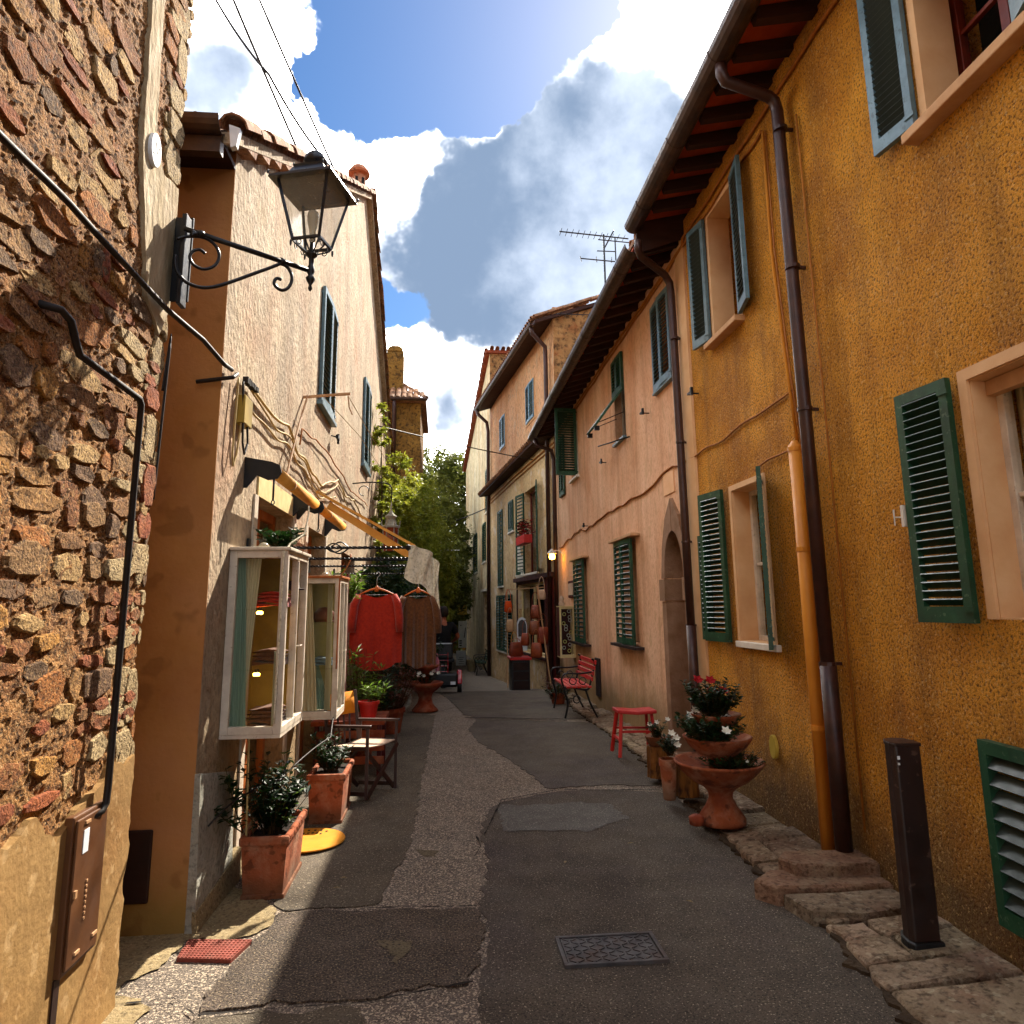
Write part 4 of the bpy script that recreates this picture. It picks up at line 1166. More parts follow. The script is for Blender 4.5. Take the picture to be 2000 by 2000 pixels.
shutter(H3, -.03, -1, b, c, .62, d - c, -1, 172, 'green', 'green_slat', 22, join=True)
shutter(H3, -.03, -1, a, c, .62, d - c, 1, 168, 'green', 'green_slat', 22, join=True)
sill(H3, -.03, -1, a - .06, b + .06, c, .05, .05, 'whitesill')
mb = MB(); mb.box(-.034, -.03, 3.5, 4.4, 2.3, 2.9).add([(-.034, 3.7, 2.9), (-.034, 4.3, 2.9), (-.034, 4.1, 3.6)], [(0, 1, 2)])
obj('bare_render_patch', mb, MT['whitesill'], H3, local=True)
part_tube('downpipe', H3, [Matrix.Translation((2.45, 15.2, 0)) @ Matrix.Rotation(TH3, 4, 'Z') @ Vector(p) for p in [(-.5, .1, 7.85), (-.45, .15, 7.7), (-.12, .3, 7.45), (-.1, .35, 7.2), (-.1, .4, -.3)]], .05, 'pipe', 10)
part_tube('downpipe', H3, [ROOT[H3] @ Vector(p) for p in [(-.5, 8.6, 8.2), (-.45, 8.6, 8.05), (-.15, 8.65, 7.8), (-.1, 8.7, 7.5), (-.1, 8.7, -.6)]], .06, 'pipe', 10)

# ================================================================ R4: far weathered house
H4 = thing('weathered_house', 'far weathered house with crumbling plaster and tall narrow green shutters', 'house', (1.60, 24.1, 0), radians(1.8))
h4 = [(1.6, 2.9, 3.2, 4.6), (5.5, 7.5, 3.0, 4.6), (.5, 1.5, 4.9, 6.4), (1.2, 2.4, .0, 2.0)]
wallmesh('wall', H4, MT['r4wall'], 0, -1, .3, .0, 13, -1.2, 10.6, h4, cuts=[((0, 0, 10.45), (0, .135, 1))])
i_ = MB(); i_.box(.6, 8, .4, 12.8, -1.2, 8.6)
obj('inner_wall', i_, MT['dark'], H4, local=True)
mb = MB(); mb.box(.004, 6, -.005, .3, 5, 10.42)
obj('side_wall', mb, MT['rubble'], H4, local=True)
mb = MB(); mb.add([(-.16, -.1, 10.4), (6.2, -.1, 10.4), (6.2, 13.2, 8.62), (-.16, 13.2, 8.62), (-.16, -.1, 10.5), (6.2, -.1, 10.5), (6.2, 13.2, 8.72), (-.16, 13.2, 8.72)],
                  [(0, 1, 2, 3), (4, 7, 6, 5), (0, 4, 5, 1), (1, 5, 6, 2), (2, 6, 7, 3), (3, 7, 4, 0)])
obj('roof', mb, MT['terracotta_dark'], H4, local=True)
tile_run(H4, (-.12, 13.2, 8.72), (0, -1, .134), (1, 0, 0), 36, pitch=.37)
for i in range(12): tile_run(H4, (.06 + i * .2, .2, 10.48), (0, -1, .13), (1, 0, 0), 1)
for (a, b, c, d) in h4[:3]:
    w = (b - a) / 2
    shutter(H4, 0, -1, b - .003, c, w - .004, d - c, -1, 2, 'green', 'green_slat', 14, join=True)
    shutter(H4, 0, -1, a + .003, c, w - .004, d - c, 1, 2, 'green', 'green_slat', 14, join=True)
    sill(H4, 0, -1, a - .1, b + .1, c, .06, .06, 'whitesill')
mb = MB(); mb.box(.1, .14, 1.2, 2.4, -.8, 2.0)
obj('door', mb, MT['oldwood'], H4, local=True)
mb = MB(); mb.box(-.1, 0, .8, 2.9, 2.12, 2.2)
obj('door_hood', mb, MT['whitesill'], H4, local=True)

# ================================================================ white (cream) house, left
XL = -1.27
WH = thing('cream_house', 'cream house on the left, gable and tile edge rising above the shop awnings', 'house', (XL, 4.08, 0))
w_ = lambda v: v - 4.08
sN, sF = .56, .60
hL = [(7.12, 8.02, 3.66, 4.9), (11.05, 12.0, 3.8, 5.2), (5.0, 6.2, .04, 2.36), (6.85, 7.9, .04, 2.36), (9.2, 10.6, .04, 2.3)]
wallmesh('wall', WH, MT['whitewash'], 0, 1, .35, 0, w_(15.9), -.8, 8.4, [(w_(a), w_(b), c, d) for a, b, c, d in hL],
         cuts=[((0, 0, 4.36), Vector((0, -sN, 1))), ((0, w_(15.9), 5.0), Vector((0, sF, 1)))])
mb = MB(); mb.box(-6, -.36, 0, .3, -.3, 4.38); mb.box(-6, -.0005, -.006, -.001, -.3, 4.38)
obj('side_wall', mb, MT['ochre_side'], WH, local=True)
i_ = MB(); i_.box(-6, -.7, .35, w_(15.8), -.3, 4.9)
obj('inner_wall', i_, MT['dark'], WH, local=True)
mb = MB(); yr = w_(10.45); zr = 4.38 + sN * yr + .03
ze = 5.0 - .03
def roofslab(x0, x1, ya, za, yb, zb, t=.07):
    m_ = MB()
    m_.add([(x0, ya, za), (x1, ya, za), (x1, yb, zb), (x0, yb, zb), (x0, ya, za + t), (x1, ya, za + t), (x1, yb, zb + t), (x0, yb, zb + t)],
           [(0, 1, 2, 3), (4, 7, 6, 5), (0, 4, 5, 1), (1, 5, 6, 2), (2, 6, 7, 3), (3, 7, 4, 0)])
    return m_


yr = (5.0 + sF * w_(15.9) - 4.36) / (sN + sF); zr = 4.36 + sN * yr
m_ = roofslab(-6.4, .09, -.32, 4.36 - sN * .32, yr, zr)
r2 = roofslab(-6.4, .09, w_(16.25), 5.0 - sF * .35, yr, zr)
m_.add(r2.v, r2.f)
obj('roof', m_, MT['whitewash'], WH, local=True)
su = Vector((0, 1, sN)).normalized(); sd = Vector((0, -1, sF)).normalized()
nn = int((yr + .35) / su.y / .36)
tile_run(WH, (.08, -.34, 4.36 - sN * .34 + .07), su, (1, 0, 0), nn, lift=.01)
nf_ = int((w_(16.25) - yr) / abs(sd.y) / .36) + 1
tile_run(WH, (.08, w_(16.28), 5.0 - sF * .38 + .07), sd, (1, 0, 0), nf_, lift=.01)
for i in range(1, 12): tile_run(WH, (.08 - i * .19, -.36, 4.36 - sN * .36 + .07), su, (1, 0, 0), 2, lift=.01)
mb = MB()
for i in range(1, 16):
    tile_run(WH, (.08 - i * .19, -.36 + .72 * su.y, 4.36 - sN * .36 + .07 + .72 * su.z), su, (1, 0, 0), nn - 2, lift=.01, stuff=mb)
    tile_run(WH, (.08 - i * .19, w_(16.28), 5.0 - sF * .38 + .07), sd, (1, 0, 0), nf_, lift=.01, stuff=mb)
obj('roof_tile_field', mb, MT['tile'], WH, local=True, kind='stuff')
# teeth along the near verge, shaped to stand for the zigzag tile shadow
for i in range(12):
    c = Vector((.04, -.15 + i * .36 * su.y, 4.36 - sN * .15 + i * .36 * su.z - .02))
    mb = MB(); mb.prism([(c.y, c.z + .04), (c.y + .30, c.z + .04 + .3 * sN), (c.y + .26, c.z - .01 + .12)], 'x', 0.001, .085)
    obj('shadow_tooth', mb, MT['tile'], WH, local=True)
mb = MB(); mb.box(-6.4, .02, -.36, -.30, 4.10, 4.22); half_gutter(mb, [(-6.4, -.38, 4.27), (.03, -.38, 4.27)], .075)
obj('eave_gutter', mb, MT['gutter'], WH, local=True)
mb = MB(); mb.prism([(.07, 4.25), (.13, 4.23), (.115, 4.12), (.085, 4.11)], 'y', -.39, -.35)
obj('gutter_bracket', mb, MT['whitelabel'], WH, local=True)
mb = MB(); mb.box(-6.4, .0, -.30, 0, 4.22, 4.25)
obj('eave_soffit', mb, MT['rafter'], WH, local=True)
for (a, b, c, d) in hL[:2]:
    w = (b - a) / 2
    shutter(WH, 0, 1, w_(b) - .003, c, w - .004, d - c, -1, 2, 'teal', 'green_slat', 20)
    shutter(WH, 0, 1, w_(a) + .003, c, w - .004, d - c, 1, 2, 'teal', 'green_slat', 20)
    sill(WH, 0, 1, w_(a - .04), w_(b + .04), c, .045, .06, 'teal')
# shop openings
for (a, b, c, d) in hL[2:]:
    w = window(WH, 0, 1, w_(a), w_(b), c, d, .14, 'orange_wood', None, rows=3, name='shop_door', th=.07)
mb = MB(); mb.box(-.01, .012, w_(4.98), w_(6.22), 2.36, 2.52)
obj('lintel_band', mb, MT['cream_paint'], WH, local=True)
for a in (4.9, 6.2, 6.76, 7.9):
    mb = MB(); mb.box(0, .014, w_(a), w_(a + .09), .02, 2.36)
    obj('door_jamb', mb, MT['white_paint'], WH, local=True)
mb = MB(); mb.add([(0, -.012, 0), (.05, -.012, 0), (.028, -.012, .76), (0, -.012, .76), (0, w_(4.72), 0), (.05, w_(4.72), 0), (.028, w_(4.70), .64), (0, w_(4.70), .64)],
                  [(0, 1, 2, 3), (4, 7, 6, 5), (0, 4, 5, 1), (1, 5, 6, 2), (2, 6, 7, 3), (3, 7, 4, 0)])
obj('plinth', mb, MT['plinth'], WH, local=True)
mb = MB(); mb.add([(0, 0, 0), (.062, -.02, 0), (.05, -.02, .10), (0, -.0, .12), (0, w_(4.9), 0), (.075, w_(4.9), 0), (.06, w_(4.9), .16), (0, w_(4.9), .16)],
                  [(0, 1, 2, 3), (4, 7, 6, 5), (0, 4, 5, 1), (1, 5, 6, 2), (2, 6, 7, 3), (3, 7, 4, 0)])
obj('plinth_foot', mb, MT['cement'], WH, local=True)
hd = MB(); hd.box(-.60, -.185, -.022, -.004, .155, .50)
obj('hatch', hd, MT['darkmetal'], WH, local=True, bevel=.01)
# clay chimney pot on the ridge
cp = MB(); c0 = (-.16, yr + .22, zr + .12)
cp.lathe([(.15, -.3), (.14, 0), (.125, .1), (.10, .14), (.105, .42), (.18, .44), (.185, .48), (.12, .58), (.03, .64), (.001, .65)], c0, 16)
ch = obj('chimney_pot', cp, MT['terracotta'], WH, local=True, smooth=False)
for k in range(6):
    a = k * pi / 3 + .3
    cq = MB(); cq.obox((c0[0] + .106 * cos(a), c0[1] + .106 * sin(a), c0[2] + .30), ((cos(a), sin(a), 0), (-sin(a), cos(a), 0), (0, 0, 1)), (.006, .022, .06))
    obj('chimney_vent', cq, MT['dark'], ch, local=True)

# ================================================================ brown tower house beyond
TW = thing('tower_house', 'narrow brown stone tower with tiled roof rising behind the cream house', 'house', (-1.5, 20.0, 0))
mb = MB(); mb.box(-4.5, -.66, 20.0, 23.5, -1, 7.35)
obj('wall', mb, MT['tower'], TW)
mb = MB(); mb.add([(-4.6, 19.75, 7.36), (-.5, 19.75, 7.36), (-.5, 23.7, 7.36), (-4.6, 23.7, 7.36), (-2.5, 21.7, 8.75), (-2.0, 21.7, 8.75)], [(0, 1, 5, 4), (1, 2, 5), (2, 3, 4, 5), (3, 0, 4), (0, 3, 2, 1)])
obj('roof', mb, MT['tile'], TW)
for i in range(7):
    x = -.62 - i * .17
    hip = max(1, min(6, int((.2 + i * .17 * 1.35) / .33) + 1))
    tile_run(TW, (x + 1.5, -.28, 7.40), (-.0, 1, .7), (1, 0, 0), hip, pitch=.33)
for i in range(6): tile_run(TW, (1.0 - i * .21, -.26 + i * .25, 7.42 + i * .19), (-.62, .75, .52), (.75, .62, 0), 1)
mb = MB(); half_gutter(mb, [(-1.75, 19.72, 7.42), (-.46, 19.72, 7.42)], .07)
obj('gutter', mb, MT['gutter'], TW)
part_tube('downpipe', TW, [(-1.4, 19.75, 7.35), (-1.4, 19.9, 7.1), (-1.4, 19.93, 1)], .06, 'pipe', 8)
mb = MB(); mb.box(-1.69, -1.19, 20.3, 20.8, 7.2, 9.0); mb.prism([(-1.69, 9.0), (-1.19, 9.0), (-1.24, 9.14), (-1.34, 9.2), (-1.54, 9.2), (-1.64, 9.14)], 'y', 20.3, 20.8)
obj('chimney', mb, MT['tower'], TW, bevel=.03)

# ================================================================ stone house, near left
SH = thing('stone_house', 'near rubble-stone house with brick bits and cement foot filling the left edge', 'house', (-1.33, 3.4, 0))
mb = MB(); mb.box(-7, -1.375, -5, 3.36, -.2, 6.6)
obj('wall', mb, MT['mortar'], SH)
mb = MB(); y0, y1, z0, z1, st_ = 1.75, 3.395, .70, 5.3, .0125
ny = int((y1 - y0) / st_); nz_ = int((z1 - z0) / st_)
for j in range(nz_ + 1):
    for i in range(ny + 1):
        y = y0 + i * st_; z = z0 + j * st_
        p = Vector((y * 14, z * 14, 0))
        h = .010 * noise.noise(p) + .008 * noise.noise(p * 2.7) + .006 * noise.noise(p * 6)
        yy = y + (.012 * noise.noise(Vector((1, z * 7, 4))) + .008 * noise.noise(Vector((2, z * 23, 4))) if i > ny - 3 else 0)
        mb.v.append((-1.343 + h, yy, z))
for j in range(nz_):
    for i in range(ny):
        a = j * (ny + 1) + i
        mb.f.append((a, a + 1, a + ny + 2, a + ny + 1))
b0 = len(mb.v)   # return face of the corner
for j in range(nz_ + 1): mb.v.append((-1.9, y1, z0 + j * st_))
for j in range(nz_): mb.f.append((j * (ny + 1) + ny, b0 + j, b0 + j + 1, (j + 1) * (ny + 1) + ny))
obj('mortar_face', mb, MT['mortar'], SH, fix=False)


def in_poly(p, poly):
    c = False; j = len(poly) - 1
    for i in range(len(poly)):
        if (poly[i][1] > p[1]) != (poly[j][1] > p[1]) and p[0] < (poly[j][0] - poly[i][0]) * (p[1] - poly[i][1]) / (poly[j][1] - poly[i][1]) + poly[i][0]: c = not c
        j = i
    return c


def stone_geo(mb, cy, cz, w, h, pr, sides=8, xb=-1.352, bulge=.6, rot=0.0, rect=False, jag=.1):
    pts = []
    for k in range(sides):
        a = 2 * pi * (k + .5) / sides + R.uniform(-jag, jag) * 1.3
        ca, sa = cos(a), sin(a)
        e = .32 if not rect else .2
        r_ = 1 / ((abs(ca) ** (1 / e) + abs(sa) ** (1 / e)) ** e)
        px = ca * r_ * w / 2 * R.uniform(1.02 - jag, 1.04); pz = sa * r_ * h / 2 * R.uniform(1.02 - jag, 1.04)
        pts.append((px * cos(rot) - pz * sin(rot), px * sin(rot) + pz * cos(rot)))
    vs = []
    for s_, x in ((1.0, xb), (1.0, xb + .012 + pr * .35), (bulge, xb + .012 + pr)):
        for p in pts:
            vs.append((x + (R.uniform(-.003, .004) if s_ < 1 else 0), cy + p[0] * (s_ if s_ < 1 else 1), cz + p[1] * s_))
    n = sides
    fs = [(k * n + i, k * n + (i + 1) % n, (k + 1) * n + (i + 1) % n, (k + 1) * n + i) for k in range(2) for i in range(n)]
    ctr = len(vs); vs.append((xb + .012 + pr * 1.02 + R.uniform(-.003, .003), cy + w * R.uniform(-.15, .15), cz))
    fs += [(2 * n + i, 2 * n + (i + 1) % n, ctr) for i in range(n)]
    return mb.add(vs, fs)


STRIP = [(2.96, 5.4), (3.07, 5.4), (3.055, 4.3), (3.09, 3.75), (3.2, 3.62), (3.395, 3.66), (3.395, 3.02), (3.3, 2.86), (3.14, 2.98), (3.03, 3.35), (2.97, 3.6), (2.93, 4.3)]
stones = []; bricks = []
z = .86
while z < 5.25:
    hrow = R.uniform(.055, .125)
    y = 1.72 + R.uniform(0, .1)
    while y < 3.38:
        w = R.uniform(.07, .24) if R.random() < .8 else R.uniform(.22, .34)
        h = hrow * R.uniform(.62, 1.12)
        if w > .2: h *= 1.15
        cy, cz = y + w / 2, z + hrow / 2 + R.uniform(-.02, .02)
        lim = 3.37
        if cy + w / 2 > lim: w = max(.05, lim - y - .004); cy = y + w / 2
        low = .90 + .07 * noise.noise(Vector((cy * 4, 0, 0)))
        bad = in_poly((cy, cz), STRIP) or in_poly((cy - w * .4, cz), STRIP) or in_poly((cy + w * .4, cz), STRIP) or cz - h / 2 < low
        gray = cy > 3.05
        if not bad and R.random() > (.13 if cz < 3.2 else .05):
            ds = cy * .0 + (cz - 2.4) ** 2
            if R.random() < .10 and w < .24 and not gray: bricks.append((cy, cz, max(w, .1), .048))
            else: stones.append((ds, cy, cz, w - .006, h, gray and R.random() < .55))
        y += w + R.uniform(.002, .02)
    z += hrow * R.uniform(.93, 1.0)
vis = [s for s in stones if s[1] > 1.95 + max(0, (3.1 - abs(s[2] - 1.6) * 1.0)) * .0 and s[1] > 2.9 - .28 * abs(s[2] - 1.6) - .55]
vis.sort(key=lambda s: -s[3] * s[4])
first = vis[:255]; rest = [s for s in stones if s not in first]
for ds, cy, cz, w, h, gr in first:
    m_ = MB(); stone_geo(m_, cy, cz, w, h, R.uniform(.0, .012), bulge=R.uniform(.84, .94), rot=R.uniform(-.12, .12), sides=R.choice((6, 7, 8)), jag=.2)
    obj('stone', m_, MT['greystone' if gr else 'stone'], SH)
m_ = MB()
for ds, cy, cz, w, h, gr in rest: stone_geo(m_, cy, cz, w, h, R.uniform(.0, .01), sides=7, jag=.22, bulge=.8)
obj('small_stones', m_, MT['stone'], SH, kind='stuff')
# brick courses near the corner and scattered bricks
for zc in (1.515, 1.58, 1.645): 
    y = 3.02 + R.uniform(0, .06)
    while y < 3.37: bricks.append((y + .055, zc, .105, .054)); y += .118
for zc in (1.165, 1.235):
    y = 2.9
    while y < 3.37: bricks.append((y + .06, zc + R.uniform(-.004, .004), .115, .05)); y += .125
for a in ((2.10, 3.10, .16, .05), (2.0, 3.13, .15, .05), (2.48, .985, .13, .06), (2.78, 2.95, .07, .14), (2.55, 3.42, .14, .05), (2.73, 3.35, .16, .045), (3.3, 4.2, .12, .05), (3.28, 3.98, .14, .05), (3.33, 4.75, .1, .05), (3.3, 2.7, .12, .05), (3.28, 2.63, .14, .05), (3.3, 2.2, .1, .05)):
    bricks.append(a)
for cy, cz, w, h in bricks:
    if cy + w / 2 > 3.41: w = 3.41 - (cy - w / 2); cy = 3.41 - w / 2
    m_ = MB(); stone_geo(m_, cy, cz, w, h, R.uniform(.002, .014), rect=True, bulge=.9, rot=R.uniform(-.04, .04))
    obj('brick', m_, MT['brick'], SH)
# corner quoins: pale pitted blocks
z = .95
while z < 5.2:
    h = R.uniform(.12, .26); w = R.uniform(.12, .22)
    if not (1.47 < z + h / 2 < 1.7 or 3.0 < z + h / 2 < 3.7):
        m_ = MB(); stone_geo(m_, 3.395 - w / 2 + R.uniform(0, .025), z + h / 2, w, h - .012, R.uniform(.004, .016), rect=True, bulge=.9, sides=10)
        obj('quoin', m_, MT['greystone' if R.random() < .72 else 'brick'], SH)
    z += h + .006
pl = rough_line(STRIP, .006, .03, 77)
m_ = MB(); m_.prism(pl, 'x', -1.35, -1.322)
obj('lime_patch', m_, MT['plaster_grey'], SH)
top = [(3.40, .98), (3.31, .97), (3.2, 1.0), (3.12, .93), (2.95, .9), (2.8, .83), (2.65, .93), (2.5, .89), (2.3, .95), (2.0, .9), (1.2, .9)]
poly = rough_line([(1.2, -.1), (3.405, -.1)] + top, .012, .03, 78)
m_ = MB(); m_.prism(poly, 'x', -1.37, -1.318)
obj('cement_foot', m_, MT['plaster_low'], SH)
# meter cabinet
cb = MB(); cb.box(-1.33, -1.295, 2.86, 3.125, .355, .875)
cab = obj('meter_cabinet', cb, MT['brownmetal'], SH, bevel=.006)
cb = MB(); cb.box(-1.297, -1.288, 2.875, 3.11, .37, .86)
dd = obj('cabinet_door', cb, MT['brownmetal'], cab, bevel=.004)
cb = MB(); cb.box(-1.288, -1.286, 2.925, 2.965, .735, .815)
obj('label_plate', cb, MT['whitelabel'], cab)
cb = MB()
for (y, z) in ((2.93, .835), (3.06, .845), (2.93, .40), (3.06, .41)): cb.box(-1.288, -1.283, y, y + .035, z, z + .010)
for k in range(8): cb.box(-1.288, -1.284, 2.975, 2.983, .50 + k * .018, .508 + k * .018)
cb.box(-1.288, -1.28, 2.885, 2.9, .60, .625)
obj('cabinet_slot', cb, MT['frame_tan'], cab, kind='stuff')
cb = MB(); cb.box(-1.332, -1.312, 2.86, 2.90, -.05, .352)
obj('pipe_chase', cb, MT['darkmetal'], SH)
np_ = thing('number_plaque', 'small white oval plaque on the grey lime strip of the stone house', 'plaque', (-1.318, 3.06, 3.65))
cb = MB(); cb.prism([(3.065 + .055 * cos(a), 3.65 + .08 * sin(a)) for a in [2 * pi * k / 20 for k in range(20)]], 'x', -1.325, -1.305)
obj('plate', cb, MT['whitelabel'], np_, bevel=.003)
cb = MB(); cb.bar((-1.304, 3.055, 3.685), (-1.304, 3.075, 3.635), .006, .002, (1, 0, 0)); cb.bar((-1.304, 3.088, 3.67), (-1.304, 3.1, 3.675), .006, .002, (1, 0, 0)); cb.bar((-1.304, 3.03, 3.62), (-1.304, 3.045, 3.62), .006, .002, (1, 0, 0))
obj('number_mark', cb, MT['black'], np_)
cd = MB(); cd.tube([(-1.34, 2.36, 2.60), (-1.29, 2.41, 2.60), (-1.285, 2.47, 2.585), (-1.285, 2.52, 2.52), (-1.285, 2.55, 2.49), (-1.285, 3.06, 2.48), (-1.285, 3.085, 2.46), (-1.285, 3.085, .93), (-1.285, 3.08, .87), (-1.29, 3.06, .845), (-1.3, 3.0, .84)], .0135, 10)
obj('conduit', cd, MT['cable'], at=(-1.3, 3.08, .9), smooth=True, label='black conduit bending over the stones and dropping to the brown meter cabinet', cat='conduit')
cable([(-1.305, 1.5, 2.95), (-1.3, 2.4, 2.99), (-1.295, 3.3, 2.98), (-1.26, 3.7, 2.99), (-1.235, 4.0, 2.96), (-1.24, 4.16, 2.98)], .013, 'cable', 'heavy black cable crossing the stone wall to the corner of the cream house', wob=.01)
cable([(-1.33, 3.41, 2.62), (-1.31, 3.41, 2.9), (-1.33, 3.405, 2.1)], .006, 'cable', 'thin black cable dropping beside the corner of the stone house', wob=.01)
cable([(-1.40, 4.05, 2.87), (-1.2, 4.05, 2.9), (-1.22, 4.2, 2.97)], .012, 'cable', 'short black stay from the ochre alley wall to the heavy cable')
m_ = MB()
for k in range(9):
    t = k / 8
    m_.box(-1.25, -1.22 + R.uniform(0, .012), 4.42 + t * .22, 4.44 + t * .22, 2.985 + R.uniform(0, .01), 3.02 + R.uniform(0, .015))
obj('cable_clamp', m_, MT['cable'], at=(-1.25, 4.5, 3), label='row of black insulated clamps on the cable above the junction box', cat='clamp')
m_ = MB(); m_.box(-1.27, -1.215, 4.38, 4.56, 2.72, 2.9)
jb = obj('junction_box', m_, MT['case_back'], at=(-1.25, 4.47, 2.8), bevel=.006, label='small brown junction box hanging on the cream wall', cat='box')
cable([(-1.24, 4.3, 2.98), (-1.235, 4.26, 2.7), (-1.235, 4.25, 2.5), (-1.235, 4.28, 2.43), (-1.235, 4.33, 2.5), (-1.235, 4.40, 2.75)], .006, 'cable_w', 'thin loop of beige cable hanging beside the junction box')
cable([(-1.235, 4.38, 2.98), (-1.225, 4.39, 2.75), (-1.225, 4.41, 2.6), (-1.225, 4.46, 2.54), (-1.225, 4.52, 2.62), (-1.225, 4.49, 2.73)], .007, 'cable', 'black loop of cable under the junction box')
for k, (pts, m_, lb) in enumerate([
    ([(-1.24, 4.5, 3.01), (-1.24, 5.2, 2.99), (-1.24, 5.72, 3.03), (-1.24, 6.05, 2.93), (-1.24, 6.8, 2.87), (-1.24, 7.4, 2.86), (-1.24, 8.5, 3.08), (-1.24, 9.1, 2.99), (-1.24, 10.05, 3.08), (-1.24, 11.2, 2.95)], 'cable_w', 'twisted beige cables running along the cream wall above the awnings'),
    ([(-1.24, 4.6, 2.99), (-1.24, 5.3, 2.93), (-1.24, 5.9, 2.95), (-1.24, 6.9, 2.80), (-1.24, 7.6, 2.80), (-1.24, 8.5, 3.02), (-1.24, 9.4, 2.9)], 'cable_w', 'second beige cable sagging just below the twisted run'),
    ([(-1.24, 4.62, 2.86), (-1.24, 5.28, 2.87), (-1.24, 5.96, 2.87), (-1.24, 6.7, 2.76), (-1.24, 7.2, 2.7), (-1.24, 8.4, 2.86)], 'cable_w', 'lowest beige cable curving down toward the awning rollers'),
    ([(-1.24, 6.2, 3.0), (-1.24, 6.27, 3.14), (-1.24, 6.95, 3.21), (-1.24, 7.96, 3.23), (-1.24, 9.7, 3.17), (-1.24, 11.8, 3.24)], 'cable_y', 'brown cable climbing above the beige ones and running to the far window')]):
    cable(pts, .008 if k else .011, m_, lb, wob=.05)
cable([(-1.2, 12.9, 4.87), (2.2, 17.2, 5.15)], .012, 'cable', 'dark wire spanning the street from the cream house to the stained house', sag=.03, n=20)
cable([(-3.1, 6, 9.9), (-1.5, 7.4, 6.3)], .014, 'cable', 'thin overhead wire leftmost in the sky above the cream roof', sag=.05)
cable([(-3.0, 6, 10.2), (-1.3, 8.3, 6.8)], .014, 'cable', 'thin overhead wire second from the left in the sky', sag=.05)
cable([(-2.75, 7, 8.6), (-1.9, 7, 7.25), (-1.2, 7.8, 6.55)], .014, 'cable', 'thin overhead wire slanting down behind the street lantern', sag=.1)
cable([(1.7, 24.2, 5.0), (.2, 30, 5.0)], .02, 'cable', 'far wire reaching from the weathered house into the trees', sag=.02)

# ---------------------------------------------------------------- street lantern on its scroll bracket
SL = thing('street_lantern', 'black wrought-iron wall lantern on a scrolled bracket at the corner of the stone house', 'street lamp', (-1.26, 3.33, 3.3))
A0 = Vector((-1.25, 3.30, 3.40)); A1 = Vector((-.735, 3.70, 3.40)); AD = (A1 - A0).normalized()


def A(u, v):
    s_ = (u - 362) / 372.0; va = 445 + (u - 362) * .262
    return A0 + AD * s_ + Vector((0, 0, -(v - va) / 392.0))


def smooth_pts(p, n=5):
    out = []
    for i in range(len(p) - 1):
        p0 = p[max(i - 1, 0)]; p1 = p[i]; p2 = p[i + 1]; p3 = p[min(i + 2, len(p) - 1)]
        for k in range(n):
            t = k / n
            out.append(.5 * ((2 * p1) + (-p0 + p2) * t + (2 * p0 - 5 * p1 + 4 * p2 - p3) * t * t + (-p0 + 3 * p1 - 3 * p2 + p3) * t ** 3))
    out.append(p[-1]); return out


m_ = MB(); m_.box(-1.32, -1.235, 3.375, 3.39, 3.06, 3.50).box(-1.262, -1.24, 3.30, 3.375, 3.02, 3.48)
obj('wall_plate', m_, MT['iron'], SL, bevel=.003)
m_ = MB(); m_.tube([A0, A1 + AD * .03], .0135, 10)
obj('arm', m_, MT['iron'], SL, smooth=True)
m_ = MB(); m_.tube([A(374, 452), A(380, 455), A(381, 459)], .02, 8)
for u in (392, 548): m_.tube([A(u, 445 + (u - 362) * .262) - AD * .012, A(u, 445 + (u - 362) * .262) + AD * .012], .019, 8)
obj('arm_collar', m_, MT['iron'], SL, smooth=True)
for pts, r in (([(352, 468), (368, 461), (395, 459), (416, 470), (427, 492), (421, 514), (402, 524), (384, 517), (376, 503), (380, 490), (392, 485), (402, 492)], .008),
               ([(352, 500), (353, 520), (360, 538), (374, 553), (396, 561), (420, 559), (452, 546), (490, 527), (532, 506), (548, 496)], .009),
               ([(540, 498), (556, 503), (567, 517), (570, 534), (564, 550), (552, 557), (540, 552), (534, 542), (539, 532), (548, 534)], .009)):
    m_ = MB(); m_.tube(smooth_pts([A(*p) for p in pts]), r, 7)
    obj('scroll', m_, MT['iron'], SL, smooth=True)
m_ = MB()
lx, ly = A1.x + .012, A1.y
m_.lathe([(.004, -.12), (.012, -.105), (.007, -.085), (.022, -.06), (.026, -.045), (.013, -.03), (.02, -.012), (.02, .012), (.014, .03), (.014, .07), (.03, .085), (.034, .095), (.012, .11), (.012, .16)], (lx, ly, 3.40), 12)
obj('finial', m_, MT['iron'], SL, smooth=True)
ZB, ZT, hb, ht = 3.555, 3.885, .076, .142
def lq(h, z, rot=radians(-16)):
    return [Vector((lx + (x * cos(rot) - y * sin(rot)) * h, ly + (x * sin(rot) + y * cos(rot)) * h, z)) for x, y in ((-1, -1), (1, -1), (1, 1), (-1, 1))]


